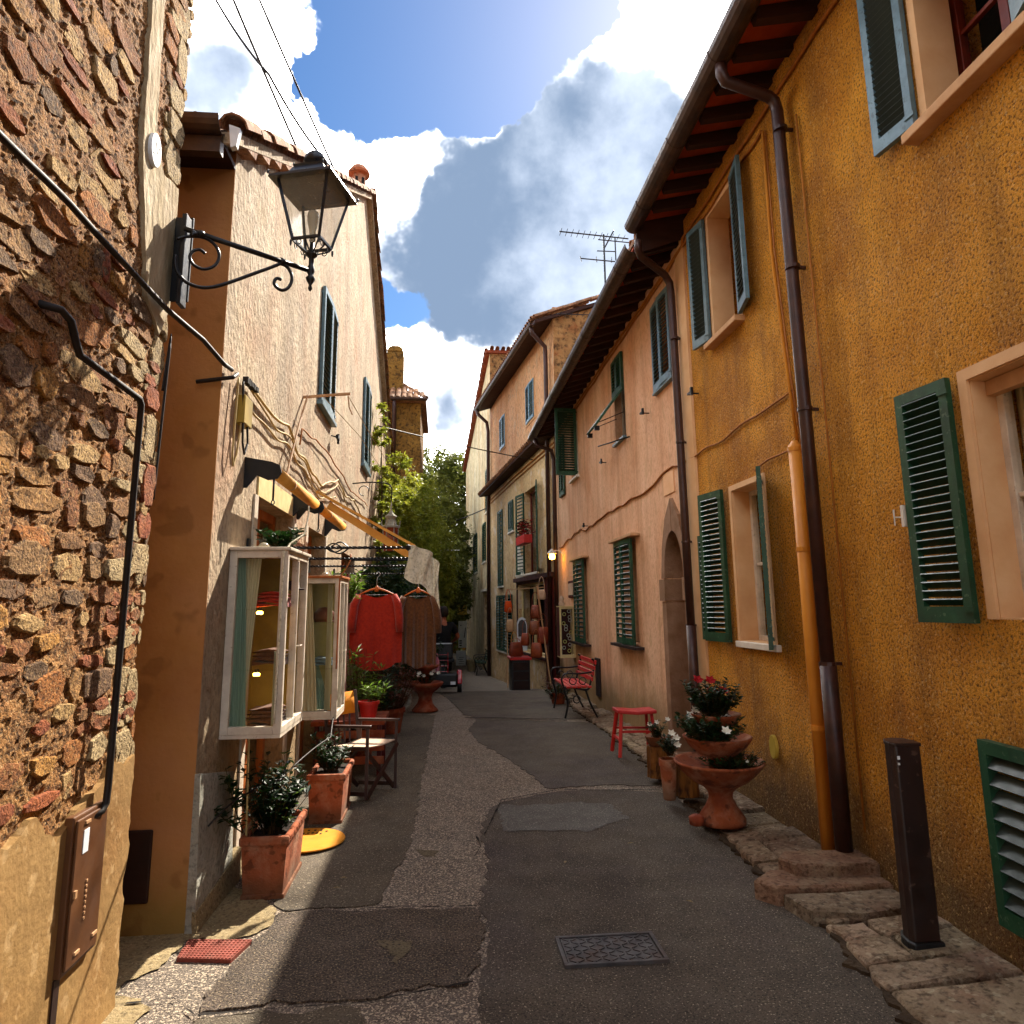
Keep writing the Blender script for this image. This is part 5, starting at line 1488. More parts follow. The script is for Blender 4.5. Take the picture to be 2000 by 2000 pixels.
fr = MB(); qb, qt = lq(hb, ZB), lq(ht, ZT)
for i in range(4):
    fr.bar(qb[i], qt[i], .013, .013); fr.bar(qb[i], qb[(i + 1) % 4], .013, .014); fr.bar(qt[i], qt[(i + 1) % 4], .014, .016)
lf = obj('lantern_frame', fr, MT['lantern'], SL)
for i in range(4):
    g_ = MB(); g_.add([qb[i], qb[(i + 1) % 4], qt[(i + 1) % 4], qt[i]], [(0, 1, 2, 3)])
    obj('pane', g_, MT['lglass'], lf)
rf = MB(); a_, b_, c_, d_ = lq(.185, ZT - .01), lq(.15, ZT + .035), lq(.10, ZT + .045), lq(.082, ZT + .10)
vs = []
for q in (lq(.18, ZT - .012), lq(.175, ZT + .006), lq(.118, ZT + .03), lq(.085, ZT + .095), lq(.09, ZT + .105)): vs += q
fs = [(k * 4 + i, k * 4 + (i + 1) % 4, (k + 1) * 4 + (i + 1) % 4, (k + 1) * 4 + i) for k in range(4) for i in range(4)] + [(16, 17, 18, 19), (3, 2, 1, 0)]
rf.add(vs, fs)
obj('lantern_roof', rf, MT['lantern'], lf)
rf = MB(); rf.lathe([(.045, .10), (.042, .145), (.06, .15), (.066, .165), (.064, .18), (.05, .195), (.052, .20), (.028, .22), (.01, .226)], (lx, ly, ZT), 16)
obj('cap', rf, MT['lantern'], lf, smooth=True)
rf = MB()
for q in lq(.18, ZT + .006): rf.lathe([(.006, 0), (.006, .015), (.002, .022)], q, 6)
for q in lq(.085, ZT + .1): rf.lathe([(.005, 0), (.005, .012), (.002, .018)], q, 6)
for q in lq(.082, ZB - .03): rf.lathe([(.003, -.012), (.006, .0), (.006, .02)], q, 6)
obj('bead', rf, MT['lantern'], lf, kind='stuff')
cg = MB()
for i in range(4):
    a_ = qb[i]; b2 = qb[(i + 1) % 4]; mid = (a_ + b2) / 2; c0_ = Vector((lx, ly, 3.50))
    for p in (a_, mid, b2):
        cg.tube(smooth_pts([p, p.lerp(c0_, .4) + (p - Vector((lx, ly, p.z))) * .25, c0_ + (p - Vector((lx, ly, p.z))) * .25]), .0045, 5)
    for s_ in (-1, 1):
        ce = mid.lerp(a_ if s_ < 0 else b2, .5) + Vector((0, 0, -.022))
        ex = (b2 - a_).normalized()
        cg.tube([ce + ex * .014 * cos(t) + Vector((0, 0, .014 * sin(t))) for t in [k * pi / 4 for k in range(9)]], .003, 4)
obj('basket_scrollwork', cg, MT['lantern'], lf)
bl = MB(); bl.lathe([(.018, .0), (.018, .06), (.022, .075), (.03, .11), (.033, .14), (.028, .165), (.012, .18)], (lx, ly, ZB + .02), 14)
obj('bulb', bl, MT['bulb'], SL, smooth=True)

# ---------------------------------------------------------------- display cases on the cream wall
def display_case(lb, x0, x1, y0, y1, z0, z1, fm, fw=.045, red=False, back='case_back', top=None, grp='glass display cases on the left wall'):
    T = thing('display_case', lb, 'display case', (x0, (y0 + y1) / 2, z0), 0, grp)
    f = MB()
    for (a, b) in ((x0, x0 + fw), (x1 - fw, x1)):
        f.box(a, b, y0, y0 + fw * .8, z0, z1).box(a, b, y1 - fw * .8, y1, z0, z1)
    f.box(x0 + fw, x1 - fw, y0, y0 + fw * .8, z0, z0 + fw).box(x0 + fw, x1 - fw, y0, y0 + fw * .8, z1 - fw, z1)
    f.box(x1 - fw, x1, y0 + fw * .8, y1 - fw * .8, z0, z0 + fw * .9).box(x1 - fw, x1, y0 + fw * .8, y1 - fw * .8, z1 - fw * .9, z1)
    ym = (y0 + y1) / 2
    f.box(x1 - fw * .9, x1 + .003, ym - .012, ym + .012, z0 + fw, z1 - fw)
    obj('frame', f, MT[fm], T, bevel=.004)
    t_ = MB(); t_.box(x0, x1 + .015, y0 - .015, y1 + .01, z1, z1 + .02)
    obj('top_board', t_, MT[top or fm], T, bevel=.004)
    t_ = MB(); t_.box(x0, x1 - .002, y0 + .002, y1 - .002, z0 - .02, z0)
    obj('bottom_board', t_, MT[fm], T)
    p = MB(); p.box(x0 + fw, x1 - fw, y0 + .012, y0 + .016, z0 + fw, z1 - fw)
    obj('pane', p, MT['cglass'], T)
    for a, b in ((y0 + fw * .8, ym - .012), (ym + .012, y1 - fw * .8)):
        p = MB(); p.box(x1 - .018, x1 - .014, a, b, z0 + fw, z1 - fw)
        obj('pane', p, MT['cglass'], T)
    p = MB(); p.box(x0, x0 + .012, y0 + .01, y1 - .01, z0, z1); p.box(x0 + .012, x1 - fw, y1 - .05, y1 - .038, z0 + .01, z1 - .01)
    obj('backing', p, MT[back if not red else 'red_wood'], T)
    for k in (1, 2):
        z = z0 + (z1 - z0) * (k / 3.0)
        s_ = MB(); s_.box(x0 + .012, x1 - .025, y0 + .05, y1 - .05, z, z + .008)
        obj('glass_shelf', s_, MT['cglass'], T)
    h_ = MB(); h_.tube([(x1, ym + .03, (z0 + z1) / 2 - .05), (x1 + .02, ym + .03, (z0 + z1) / 2 - .05), (x1 + .02, ym + .09, (z0 + z1) / 2 - .05)], .005, 6)
    obj('handle', h_, MT['whitesill'], T)
    return T


def fold_curtain(T, x0, x1, y, z0, z1, m, amp=.012, taper=0.0, axis='x'):
    c = MB(); n = 30; vs = []
    for k, z in enumerate((z0, (z0 * 2 + z1) / 3, (z0 + 2 * z1) / 3, z1)):
        tf = k / 3
        for i in range(n + 1):
            t = i / n
            s_ = x0 + (x1 - (x1 - x0) * taper * (tf if taper > 0 else (tf - 1)) - x0) * t
            d = y + amp * sin(i * 1.25 + .3 * sin(k)) * (1 - .3 * tf)
            vs.append((s_, d, z) if axis == 'x' else (d, s_, z))
    fs = [(k * (n + 1) + i, k * (n + 1) + i + 1, (k + 1) * (n + 1) + i + 1, (k + 1) * (n + 1) + i) for k in range(3) for i in range(n)]
    c.add(vs, fs)
    return obj('curtain', c, MT[m], T, smooth=True, fix=False)


def folded_stack(name, c, w, d, n, m, lb, th=.022, grp=None):
    x, y, z = c
    T = thing(name, lb, 'clothes', (x, y, z), 0, grp)
    for k in range(n):
        q = MB(); ww, dd = w / 2 * R.uniform(.88, 1), d / 2 * R.uniform(.88, 1)
        pr = []
        for a in range(12):
            an = 2 * pi * a / 12; pr.append((x + ww * max(-1, min(1, 1.3 * cos(an))), z + th * (k + .5) + th * .52 * sin(an) + .008 * sin(3 * an + k)))
        q.prism(pr, 'y', y - dd, y + dd)
        obj('garment', q, MT[m], T, bevel=.004)
    return T


C1 = display_case('large white-framed glass display case on the cream wall nearest the camera', -1.268, -.925, 4.44, 5.10, .885, 1.945, 'white_paint')
fold_curtain(C1, -1.235, -1.135, 4.49, .925, 1.90, 'curtain_blue', taper=.5)
fold_curtain(C1, -1.20, -1.10, 4.52, .925, 1.90, 'curtain', taper=-.6)
fold_curtain(C1, -.995, -.955, 4.50, .925, 1.35, 'curtain', taper=.6)
folded_stack('folded_scarves', (-1.06, 4.72, 1.61), .2, .16, 4, 'coral', 'folded red scarves on the upper shelf of the near display case')
folded_stack('folded_scarves', (-1.06, 4.72, 1.26), .2, .2, 4, 'brownknit', 'folded brown woollens on the middle shelf of the near display case')
folded_stack('folded_scarves', (-1.06, 4.70, .90), .2, .2, 5, 'brownknit', 'folded brown woollens on the floor of the near display case')
hh = thing('spot_lamp', 'tiny lit spotlight under the upper shelf of the near display case', 'lamp', (-1.13, 4.66, 1.57), 0, 'lit spotlights in the near display case')
q = MB(); q.lathe([(.018, 0), (.022, .012), (.012, .02)], (-1.13, 4.66, 1.565), 10)
obj('lens', q, MT['lampglow'], hh); q = MB(); q.lathe([(.012, .02), (.014, .04)], (-1.13, 4.66, 1.565), 10); obj('housing', q, MT['iron'], hh)
h2 = copy_tree(hh); h2.location = (-1.13, 4.66, 1.20); h2['label'] = 'tiny lit spotlight under the middle shelf of the near display case'
ht = thing('straw_hat', 'dark brimmed hat hung behind the street-side glass of the near display case', 'hat', (-1.0, 4.95, 1.75))
q = MB(); q.lathe([(.08, 0), (.085, .008), (.05, .012), (.048, .05), (.03, .06), (.001, .062)], (-1.0, 4.95, 1.72), 18); obj('brim_and_crown', q, MT['darkmetal'], ht, smooth=True)
C2 = display_case('smaller white-framed display case with an orange wooden top behind the large one', -1.268, -.865, 6.28, 6.78, .715, 1.85, 'white_paint', red=False, back='case_pale', top='orange_wood')
fold_curtain(C2, -1.235, -1.03, 6.33, .76, 1.8, 'curtain', taper=.4)
fold_curtain(C2, -.98, -.93, 6.36, .76, 1.8, 'curtain', taper=.2)
fold_curtain(C2, -1.06, -.93, 6.40, .76, 1.12, 'curtain_blue', taper=.85)
folded_stack('folded_scarves', (-1.02, 6.5, 1.115), .16, .16, 3, 'teal', 'folded blue-green scarf in the smaller display case')
hb_ = thing('cap', 'dark soft cap on the upper shelf of the smaller display case', 'hat', (-1.03, 6.52, 1.48))
q = MB(); q.lathe([(.075, 0), (.085, .03), (.08, .08), (.045, .12), (.001, .13)], (-1.03, 6.52, 1.48), 16, 1.1, .9); q.box(-1.0, -.93, 6.44, 6.56, 1.478, 1.49); obj('crown', q, MT['leaf_red'], hb_, smooth=True)
q = MB(); q.lathe([(.03, 0), (.036, .012), (.02, .03), (.001, .036)], (-1.10, 4.55, 1.967), 12); q.box(-1.15, -1.1, 4.53, 4.57, 1.966, 1.978)
obj('case_lamp', q, MT['bulb'], at=(-1.1, 4.55, 1.966), smooth=True, label='small round lamp on top of the large white display case', cat='lamp')
q = MB(); q.lathe([(.03, 0), (.036, .012), (.02, .03), (.001, .036)], (-1.02, 6.42, 1.872), 12); q.box(-1.07, -1.02, 6.40, 6.44, 1.871, 1.883)
obj('case_lamp', q, MT['bulb'], at=(-1.02, 6.42, 1.87), smooth=True, label='small round lamp on top of the smaller display case', cat='lamp')
cable([(-.96, 4.42, .95), (-.95, 4.42, 1.5), (-.95, 4.43, 1.93), (-.93, 4.5, 1.99), (-.87, 4.62, 2.06), (-.865, 4.7, 2.2), (-.865, 4.7, 2.25)], .006, 'scarf', 'white cord running up the corner of the large display case')
cable([(-.875, 6.26, 1.1), (-.87, 6.26, 1.86), (-.83, 6.3, 1.92), (-.80, 6.35, 2.0), (-.80, 6.4, 2.06)], .006, 'orange_wood', 'pale cord rising from the corner of the smaller display case')
q = MB(); q.box(-1.262, -.96, 7.42, 7.50, .72, 1.92); q.box(-.965, -.94, 7.38, 7.44, .70, 1.94)
obj('open_door_leaf', q, MT['red_wood'], at=(-1.26, 7.45, .7), label='dark red wooden door leaf standing open behind the display cases', cat='door leaf')

# ---------------------------------------------------------------- awnings
def roller(y0, y1, lb):
    T = thing('rolled_awning', lb, 'awning', (XL, (y0 + y1) / 2, 2.46), 0, 'rolled yellow awnings')
    q = MB(); q.tube([(-1.08, y0, 2.465), (-1.08, y1, 2.465)], .042, 16); obj('roll', q, MT['awning'], T, smooth=True)
    q = MB(); q.tube([(-1.08, y0 + .45, 2.465), (-1.08, y0 + .5, 2.465)], .0425, 16); obj('roll_seam', q, MT['frame_tan'], T, smooth=True)
    for y, s_ in ((y0, -1), (y1, 1)):
        q = MB(); q.prism([(-1.27, 2.56), (-1.10, 2.53), (-1.05, 2.51), (-1.035, 2.46), (-1.06, 2.42), (-1.12, 2.41), (-1.19, 2.44), (-1.25, 2.36), (-1.27, 2.36)], 'y', y + s_ * .001, y + s_ * .016)
        b = obj('bracket', q, MT['iron'], T)
    q = MB(); q.tube([(-1.08, y0 - .02, 2.42), (-1.08, y0 - .02, 2.28)], .007, 6); q.tube([(-1.08 + .01 * cos(t), y0 - .02, 2.265 + .014 * sin(t)) for t in [k * pi / 4 for k in range(9)]], .004, 5)
    obj('crank_eye', q, MT['iron'], T, smooth=True)
    return T


roller(4.66, 6.12, 'rolled yellow awning above the large display case, nearest of the two')
roller(6.36, 7.84, 'rolled yellow awning further along, above the smaller display case')
AW = thing('awning_canopy', 'yellow slanting awning canopy edge reaching out over the hanging clothes', 'awning', (XL, 6.6, 2.5))
q = MB(); q.bar((-1.1, 6.30, 2.60), (-.24, 6.30, 2.12), .022, .022, (0, 1, 0)); obj('canopy_arm', q, MT['awning'], AW)
q = MB(); q.bar((-1.1, 8.0, 2.60), (-.30, 8.0, 2.10), .022, .022, (0, 1, 0)); obj('canopy_arm', q, MT['awning'], AW)
q = MB(); q.bar((-1.0, 6.34, 2.485), (-.24, 6.34, 2.015), .02, .065, (0, 0, 1)); obj('valance_board', q, MT['awning'], AW)
q = MB()
for k in range(4): q.bar((-.98 + k * .17, 6.32, 2.53 - k * .098), (-.90 + k * .17, 6.32, 2.485 - k * .098), .02, .028, (0, 1, 0))
obj('hinge_block', q, MT['iron'], AW)
q = MB(); q.tube([(-.25, 6.28, 2.1), (-.28, 8.02, 2.1)], .02, 10); obj('front_bar', q, MT['awning'], AW, smooth=True)

# clothes rails
def rail(y, x1, lb, orn=False, z=1.99):
    T = thing('clothes_rail', lb, 'rail', (XL, y, z), 0, 'twisted iron rails above the shop')
    n = 60; q = MB(); P = []; vs = []; fs = []
    L = x1 + 1.27
    for i in range(n + 1):
        x = -1.27 + L * i / n; a = i * .75
        for k in range(4):
            b = a + k * pi / 2; vs.append((x, y + .011 * cos(b), z + .011 * sin(b)))
    for i in range(n):
        for k in range(4): fs.append((i * 4 + k, i * 4 + (k + 1) % 4, (i + 1) * 4 + (k + 1) % 4, (i + 1) * 4 + k))
    q.add(vs, fs); obj('twisted_bar', q, MT['iron'], T)
    q = MB(); q.box(-1.268, -1.255, y - .03, y + .03, z - .06, z + .06); obj('wall_plate', q, MT['iron'], T)
    q = MB(); q.lathe([(.001, -.022), (.018, -.012), (.018, .012), (.001, .022)], (x1 + .01, y, z), 8); obj('end_knob', q, MT['iron'], T)
    if orn:
        cx = -.69
        q = MB()
        for k in range(4):
            pts = []
            for i in range(11):
                t = i / 10; r_ = .042 * sin(pi * t); a = k * pi / 2 + t * 2.2
                pts.append((cx - .075 + .15 * t, y + r_ * cos(a), z + r_ * sin(a)))
            q.tube(pts, .005, 5)
        obj('basket_ornament', q, MT['iron'], T)
    return T


rail(4.82, -.24, 'nearest twisted iron rail with a basket ornament, above the display case', True)
rail(5.9, -.27, 'second twisted iron rail from the camera above the shop')
rail(7.0, -.31, 'third twisted iron rail from the camera above the shop')
rail(8.6, -.30, 'farthest twisted iron rail, the one the two garments hang from')

# hanging garments
def garment(name, lb, cx, y, zt, zb, wt_, wb_, m, hem='round', folds=5, seed=0):
    T = thing(name, lb, 'garment', (cx, y, zt), 0, 'garments hanging from the far rail')
    n = 44; rows = 26; vs = []; fs = []
    for sd in (0, 1):
        for j in range(rows + 1):
            t = j / rows
            hw = wt_ / 2 + (wb_ - wt_) / 2 * min(1, t * 2.6) ** .8
            for i in range(n + 1):
                s_ = i / n * 2 - 1
                z = zt + (zb - zt) * t
                # sloping shoulders and scooped neck
                z -= (abs(s_) ** 1.5) * .075 * (1 - t) ** 3
                if abs(s_) < .62: z -= (.115 if sd == 0 else .075) * (1 - t) ** 6 * cos(s_ / .62 * pi / 2)
                if hem == 'round': z -= .085 * t ** 4 * max(0, 1 - (s_ / .75) ** 2) ** .7
                if hem == 'flare': z -= .03 * t ** 4 * cos(s_ * 5)
                f = (sin(s_ * folds * 3.1 + seed) * .016 + sin(s_ * folds * 6.7 + seed * 2) * .006) * t * (3.0 if hem == 'flare' else 1.3)
                th = .045 * sqrt(max(0, 1 - s_ * s_)) * (.5 + .7 * t)
                vs.append((cx + s_ * hw, y + (-th if sd == 0 else th) + f, z))
    b = (rows + 1) * (n + 1)
    for sd in (0, 1):
        for j in range(rows):
            for i in range(n):
                a = sd * b + j * (n + 1) + i
                fs.append((a, a + 1, a + n + 2, a + n + 1))
    q = MB(); q.add(vs, fs)
    obj('cloth', q, MT[m], T, smooth=True, fix=False)
    for sg in (-1, 1):
        q = MB(); xs_ = cx + sg * wt_ * .46
        q.tube([(xs_, y - .03, zt - .05), (xs_ + sg * .045, y - .045, zt - .16), (xs_ + sg * .065, y - .04, zt - .32), (xs_ + sg * .07, y - .03, zt - .47)], [.035, .05, .05, .042], 10)
        obj('sleeve', q, MT[m], T, smooth=True)
    q = MB()
    pts = [(cx + s_ * wt_ / 2 * .96, y, zt + .005 - abs(s_) ** 1.5 * .075 + .02) for s_ in [k / 6 - 1 for k in range(13)]]
    q.tube(pts, [.006 + .008 * (1 - abs(k / 6 - 1)) for k in range(13)], 8)
    q.lathe([(.02, -.01), (.028, .01), (.016, .05), (.006, .06)], (cx, y, zt), 10)
    hg = obj('hanger', q, MT['hanger'], T, smooth=True)
    q = MB(); q.tube([(cx, y, zt + .05), (cx, y, 1.93), (cx + .012, y, 1.955), (cx + .03, y, 1.965), (cx + .035, y, 1.99), (cx + .02, y, 2.008), (cx, y, 2.004)], .003, 6)
    q.tube([(cx - wt_ * .33, y, zt - .045), (cx + wt_ * .33, y, zt - .045)], .003, 6)
    obj('hook', q, MT['whitelabel'], hg, smooth=True)
    return T


garment('knitted_poncho', 'coral-red knitted poncho hanging from the far rail on a wooden hanger', -.762, 8.56, 1.79, .975, .44, .60, 'coral', 'round', 2.2, 1)
garment('knitted_poncho', 'brown draped knitted top hanging beside the coral-red poncho', -.285, 8.62, 1.77, .93, .36, .43, 'brownknit', 'flare', 3, 2)
q = MB(); vs = []; fs = []
n, mrow = 16, 14
for j in range(mrow + 1):
    for i in range(n + 1):
        s_ = i / n; t = j / mrow
        x = -.24 + s_ * .17; y = 4.84 + .05 * s_ + .014 * sin(s_ * 14 + t * 2)
        z = 2.01 - .055 * s_ ** 2 - t * (.22 + .02 * sin(s_ * 7)) - .02 * t * s_ * 3
        vs.append((x + .012 * sin(t * 5 + s_ * 9), y - .03 * t, z))
for j in range(mrow):
    for i in range(n):
        a = j * (n + 1) + i; fs.append((a, a + 1, a + n + 2, a + n + 1))
q.add(vs, fs)
T = thing('lace_scarf', 'white lace scarf draped over the ends of the near rails', 'scarf', (-.2, 4.84, 2.0))
obj('drape', q, MT['scarf'], T, smooth=True, fix=False)
q = MB(); q.add([(-.2 + (x + .2) * .55 + .10, y + 1.0, 2.0 + (z - 2.0) * 1.25) for x, y, z in vs], fs); obj('rear_drape', q, MT['scarf'], T, smooth=True, fix=False)

# clothesline arms on the cream wall
T = thing('clothesline_frame', 'wooden clothesline stick and arm under the upper window of the cream house', 'clothesline', (-1.26, 6.2, 3.3))
q = MB(); q.tube([(-1.24, 5.72, 2.62), (-1.235, 6.1, 3.15), (-1.23, 6.4, 3.5)], .009, 6); q.bar((-1.27, 6.4, 3.48), (-.85, 6.4, 3.52), .025, .02); q.tube([(-.87, 6.4, 3.5), (-.86, 6.42, 3.40), (-.84, 6.5, 3.35)], .006, 6)
obj('arm', q, MT['frame_tan'], T)
q = MB(); q.tube([(-1.1, 6.42, 3.5), (-1.0, 8.5, 3.62), (-1.0, 11.5, 3.8)], .004, 4); q.tube([(-.87, 6.42, 3.5), (-.85, 8.5, 3.6), (-.8, 11.5, 3.75)], .004, 4)
obj('line', q, MT['cable_w'], T)
q = MB(); q.tube([(-1.27, 8.05, 3.52), (-1.2, 8.05, 3.50)], .008, 5); q.box(-1.21, -1.18, 8.0, 8.12, 3.48, 3.52); q.box(-1.21, -1.185, 8.1, 8.14, 3.44, 3.55)
obj('shutter_dog', q, MT['iron'], WH)

# ================================================================ plants
def sprig(mb, base, top, n, l, w, m_spread=1.0, stemmb=None, sr=.004):
    base = Vector(base); top = Vector(top)
    pts = [base.lerp(top, t) + Vector((R.uniform(-1, 1), R.uniform(-1, 1), 0)) * .012 for t in (0, .33, .66, 1)]
    if stemmb is not None: stemmb.tube(pts, [sr, sr * .8, sr * .6, sr * .4], 5)
    for i in range(n):
        t = R.uniform(.15, 1.0)
        p = base.lerp(top, t); a = R.uniform(0, 2 * pi)
        d = Vector((cos(a), sin(a), R.uniform(-.2, .9))) * m_spread
        mb.leaf(p, d, (0, 0, 1), l * R.uniform(.6, 1.15), w * R.uniform(.7, 1.15))


def plant(name, lb, c, n_st, hgt, spread, lv, l, w, mat_='leaf', cat='plant', seed=0, flowers=None, up=.0, group=None):
    T = thing(name, lb, cat, c, 0, group)
    a, s_ = MB(), MB(); tips = []
    for i in range(n_st):
        an = R.uniform(0, 2 * pi); r_ = spread * sqrt(R.random())
        top_ = Vector(c) + Vector((cos(an) * r_, sin(an) * r_, hgt * R.uniform(.45, 1.0)))
        b_ = Vector(c) + Vector((cos(an) * r_ * .25, sin(an) * r_ * .25, up))
        sprig(a, b_, top_, lv, l, w, stemmb=s_); tips.append(top_)
    obj('leaves', a, MT[mat_], T, kind='stuff')
    obj('stem', s_, MT['stem'], T)
    if flowers:
        fm, nf, fr_ = flowers
        for t in R.sample(tips, min(nf, len(tips))):
            q = MB()
            for k in range(6):
                an = k * pi / 3; d = Vector((cos(an), sin(an) * .8 - .5, sin(an) * .6 + .3))
                q.leaf(t + Vector((0, -.03, .01)), d, (0, -1, .3), fr_, fr_ * .6)
            obj('flower', q, MT[fm], T)
    return T


def planter_box(lb, x0, x1, y0, y1, h, rz=0):
    T = thing('planter_box', lb, 'planter', ((x0 + x1) / 2, (y0 + y1) / 2, 0), 0, 'rectangular terracotta planters')
    q = MB(); t = .02; i_ = .018
    q.add([(x0 + i_, y0 + i_, 0), (x1 - i_, y0 + i_, 0), (x1 - i_, y1 - i_, 0), (x0 + i_, y1 - i_, 0), (x0, y0, h - .045), (x1, y0, h - .045), (x1, y1, h - .045), (x0, y1, h - .045)],
          [(3, 2, 1, 0), (0, 1, 5, 4), (1, 2, 6, 5), (2, 3, 7, 6), (3, 0, 4, 7)])
    obj('body', q, MT['terracotta'], T)
    q = MB(); o_ = .014
    q.box(x0 - o_, x1 + o_, y0 - o_, y0 + t, h - .05, h).box(x0 - o_, x1 + o_, y1 - t, y1 + o_, h - .05, h)
    q.box(x0 - o_, x0 + t, y0 + t, y1 - t, h - .05, h).box(x1 - t, x1 + o_, y0 + t, y1 - t, h - .05, h)
    obj('rim', q, MT['terracotta'], T, bevel=.012)
    q = MB(); q.box(x0 + .006, x1 - .006, y0 + .006, y1 - .006, .0, .03)
    obj('foot_band', q, MT['terracotta'], T, bevel=.006)
    q = MB()
    for k in range(7):
        yy = y0 + .05 + k * (y1 - y0 - .1) / 6
        q.tube([(x1 + .012, yy - .025, h - .035), (x1 + .017, yy, h - .012), (x1 + .012, yy + .025, h - .035)], .004, 5)
    obj('rim_swag', q, MT['terracotta'], T)
    q = MB(); q.box(x0 + t, x1 - t, y0 + t, y1 - t, h - .09, h - .03); obj('soil', q, MT['soil'], T)
    return T


planter_box('orange terracotta planter box nearest the camera at the foot of the grey plinth', -1.115, -.865, 4.46, 5.0, .335)
planter_box('darker terracotta planter box further along in front of the folding chair', -1.0, -.735, 5.86, 6.42, .36)
T = plant('jasmine_shrub', 'leafy dark-green shrub spilling over the nearest planter box', (-1.0, 4.68, .30), 60, .40, .24, 18, .07, .032, 'leaf')
a = MB(); s_ = MB()
sprig(a, (-1.08, 4.55, .3), (-1.16, 4.62, .98), 22, .06, .035, stemmb=s_, sr=.004); sprig(a, (-1.12, 4.5, .35), (-1.22, 4.40, .72), 34, .06, .032, stemmb=s_); sprig(a, (-1.12, 4.5, .35), (-1.24, 4.32, .52), 34, .06, .032, stemmb=s_); sprig(a, (-1.0, 4.7, .4), (-.83, 4.75, .66), 22, .07, .03, stemmb=s_); sprig(a, (-1.0, 4.6, .3), (-.93, 4.66, .68), 18, .075, .045, stemmb=s_, sr=.006)
sprig(a, (-1.1, 4.52, .45), (-1.22, 4.5, .62), 30, .07, .035, stemmb=s_); sprig(a, (-1.02, 4.6, .3), (-1.05, 4.62, .72), 14, .08, .05, stemmb=s_, sr=.005)
obj('shoot', a, MT['leaf'], T, kind='stuff'); obj('shoot_stem', s_, MT['stem'], T)
a = MB()
for k in range(26):
    p = (-.9 + R.uniform(-.06, .07), 4.62 + R.uniform(-.1, .12), .46 + R.uniform(-.08, .08)); an = R.uniform(0, 6.3)
    a.leaf(p, (cos(an), sin(an), .3), (0, 0, 1), .06, .022)
obj('variegated_leaves', a, MT['leaf_light'], T)
q = MB(); q.tube([(-1.1, 4.5, .3), (-1.12, 4.52, .9)], .006, 6); obj('cane', q, MT['cable_w'], T)
cable([(-1.225, 4.2, .47), (-1.1, 4.5, .56), (-.97, 4.7, .58), (-.85, 5.9, .62), (-.9, 6.4, .72)], .005, 'cable', 'thin dark wire stretched from the plinth past the planters', sag=-.02)
plant('herb_shrub', 'small dark shrub with pale edges growing in the far planter box', (-.87, 6.12, .32), 34, .30, .17, 14, .06, .026, 'leaf')
plant('kalanchoe', 'glossy round-leaved plant in shade on top of the large display case', (-1.08, 4.9, 1.97), 26, .17, .17, 12, .07, .045, 'leaf')
# round doormat half in the sun
dm = thing('round_doormat', 'round ochre doormat lying half in the sun between the planters', 'doormat', (-.93, 5.44, 0))
q = MB(); q.lathe([(.262, 0), (.264, .004), (.260, .009), (.001, .009)], (-.925, 5.44, .019), 48); obj('mat', q, MT['matyellow'], dm)
q = MB()
for k in range(9):
    a = radians(160 - k * 13); r_ = .20
    for m2 in range(2):
        rr = r_ - m2 * .06
        q.box(-.925 + rr * cos(a) - .008, -.925 + rr * cos(a) + .008, 5.44 + rr * sin(a) - .015, 5.44 + rr * sin(a) + .012, .028, .030)
obj('print', q, MT['darkprint'], dm)

# folding director chair
DC = thing('folding_chair', 'dark wooden director chair with yellow canvas back beside the far planter', 'chair', (-.66, 6.7, 0))
ad = Vector((.97, -.25, 0)).normalized(); sdv = Vector((.52, .85, 0)).normalized()
o0 = Vector((-.79, 6.52, 0))          # centre of near side
def cp_(a, s_, z): return o0 + ad * a + sdv * s_ + Vector((0, 0, z))


hw_, wd = .17, .42
for s_ in (0, wd):
    q = MB(); q.bar(cp_(-hw_ - .02, s_, .60), cp_(hw_ + .03, s_, .60), .045, .022); obj('armrest', q, MT['chairwood'], DC, bevel=.004)
    for a_ in (-hw_, hw_):
        q = MB(); q.bar(cp_(a_, s_, .40 if a_ < 0 else .02), cp_(a_, s_, .59), .03, .026); obj('post', q, MT['chairwood'], DC)
    for zz in (.42, .06):
        q = MB(); q.bar(cp_(-hw_, s_, zz), cp_(hw_, s_, zz), .02, .033); obj('side_rail', q, MT['chairwood'], DC)
for a_ in (-hw_, hw_):
    for z_a, z_b in ((.03, .40), (.40, .03)):
        q = MB(); q.bar(cp_(a_ + (.012 if z_a < .1 else -.012), 0, z_a), cp_(a_ + (.012 if z_a < .1 else -.012), wd, z_b), .02, .032); obj('leg', q, MT['chairwood'], DC)
for s_ in (0, wd):
    q = MB(); q.bar(cp_(-hw_ - .01, s_, .40), cp_(-hw_ - .06, s_, .86), .03, .026); obj('back_post', q, MT['chairwood'], DC)
q = MB(); q.add([cp_(-hw_, .0, .435), cp_(hw_, 0, .435), cp_(hw_, wd / 2, .42), cp_(-hw_, wd / 2, .42), cp_(hw_, wd, .435), cp_(-hw_, wd, .435),
                 cp_(-hw_, .0, .428), cp_(hw_, 0, .428), cp_(hw_, wd / 2, .413), cp_(-hw_, wd / 2, .413), cp_(hw_, wd, .428), cp_(-hw_, wd, .428)],
                [(0, 1, 2, 3), (3, 2, 4, 5), (7, 6, 9, 8), (8, 9, 11, 10), (0, 6, 7, 1), (5, 4, 10, 11), (1, 7, 8, 2), (2, 8, 10, 4), (0, 3, 9, 6), (3, 5, 11, 9)]); obj('seat', q, MT['canvas_w'], DC)
q = MB()
for k in range(9):
    t = k / 8; q.v += [tuple(cp_(-hw_ - .045 - .03 * sin(pi * t), wd * t, .66)), tuple(cp_(-hw_ - .07 - .03 * sin(pi * t), wd * t, .85))]
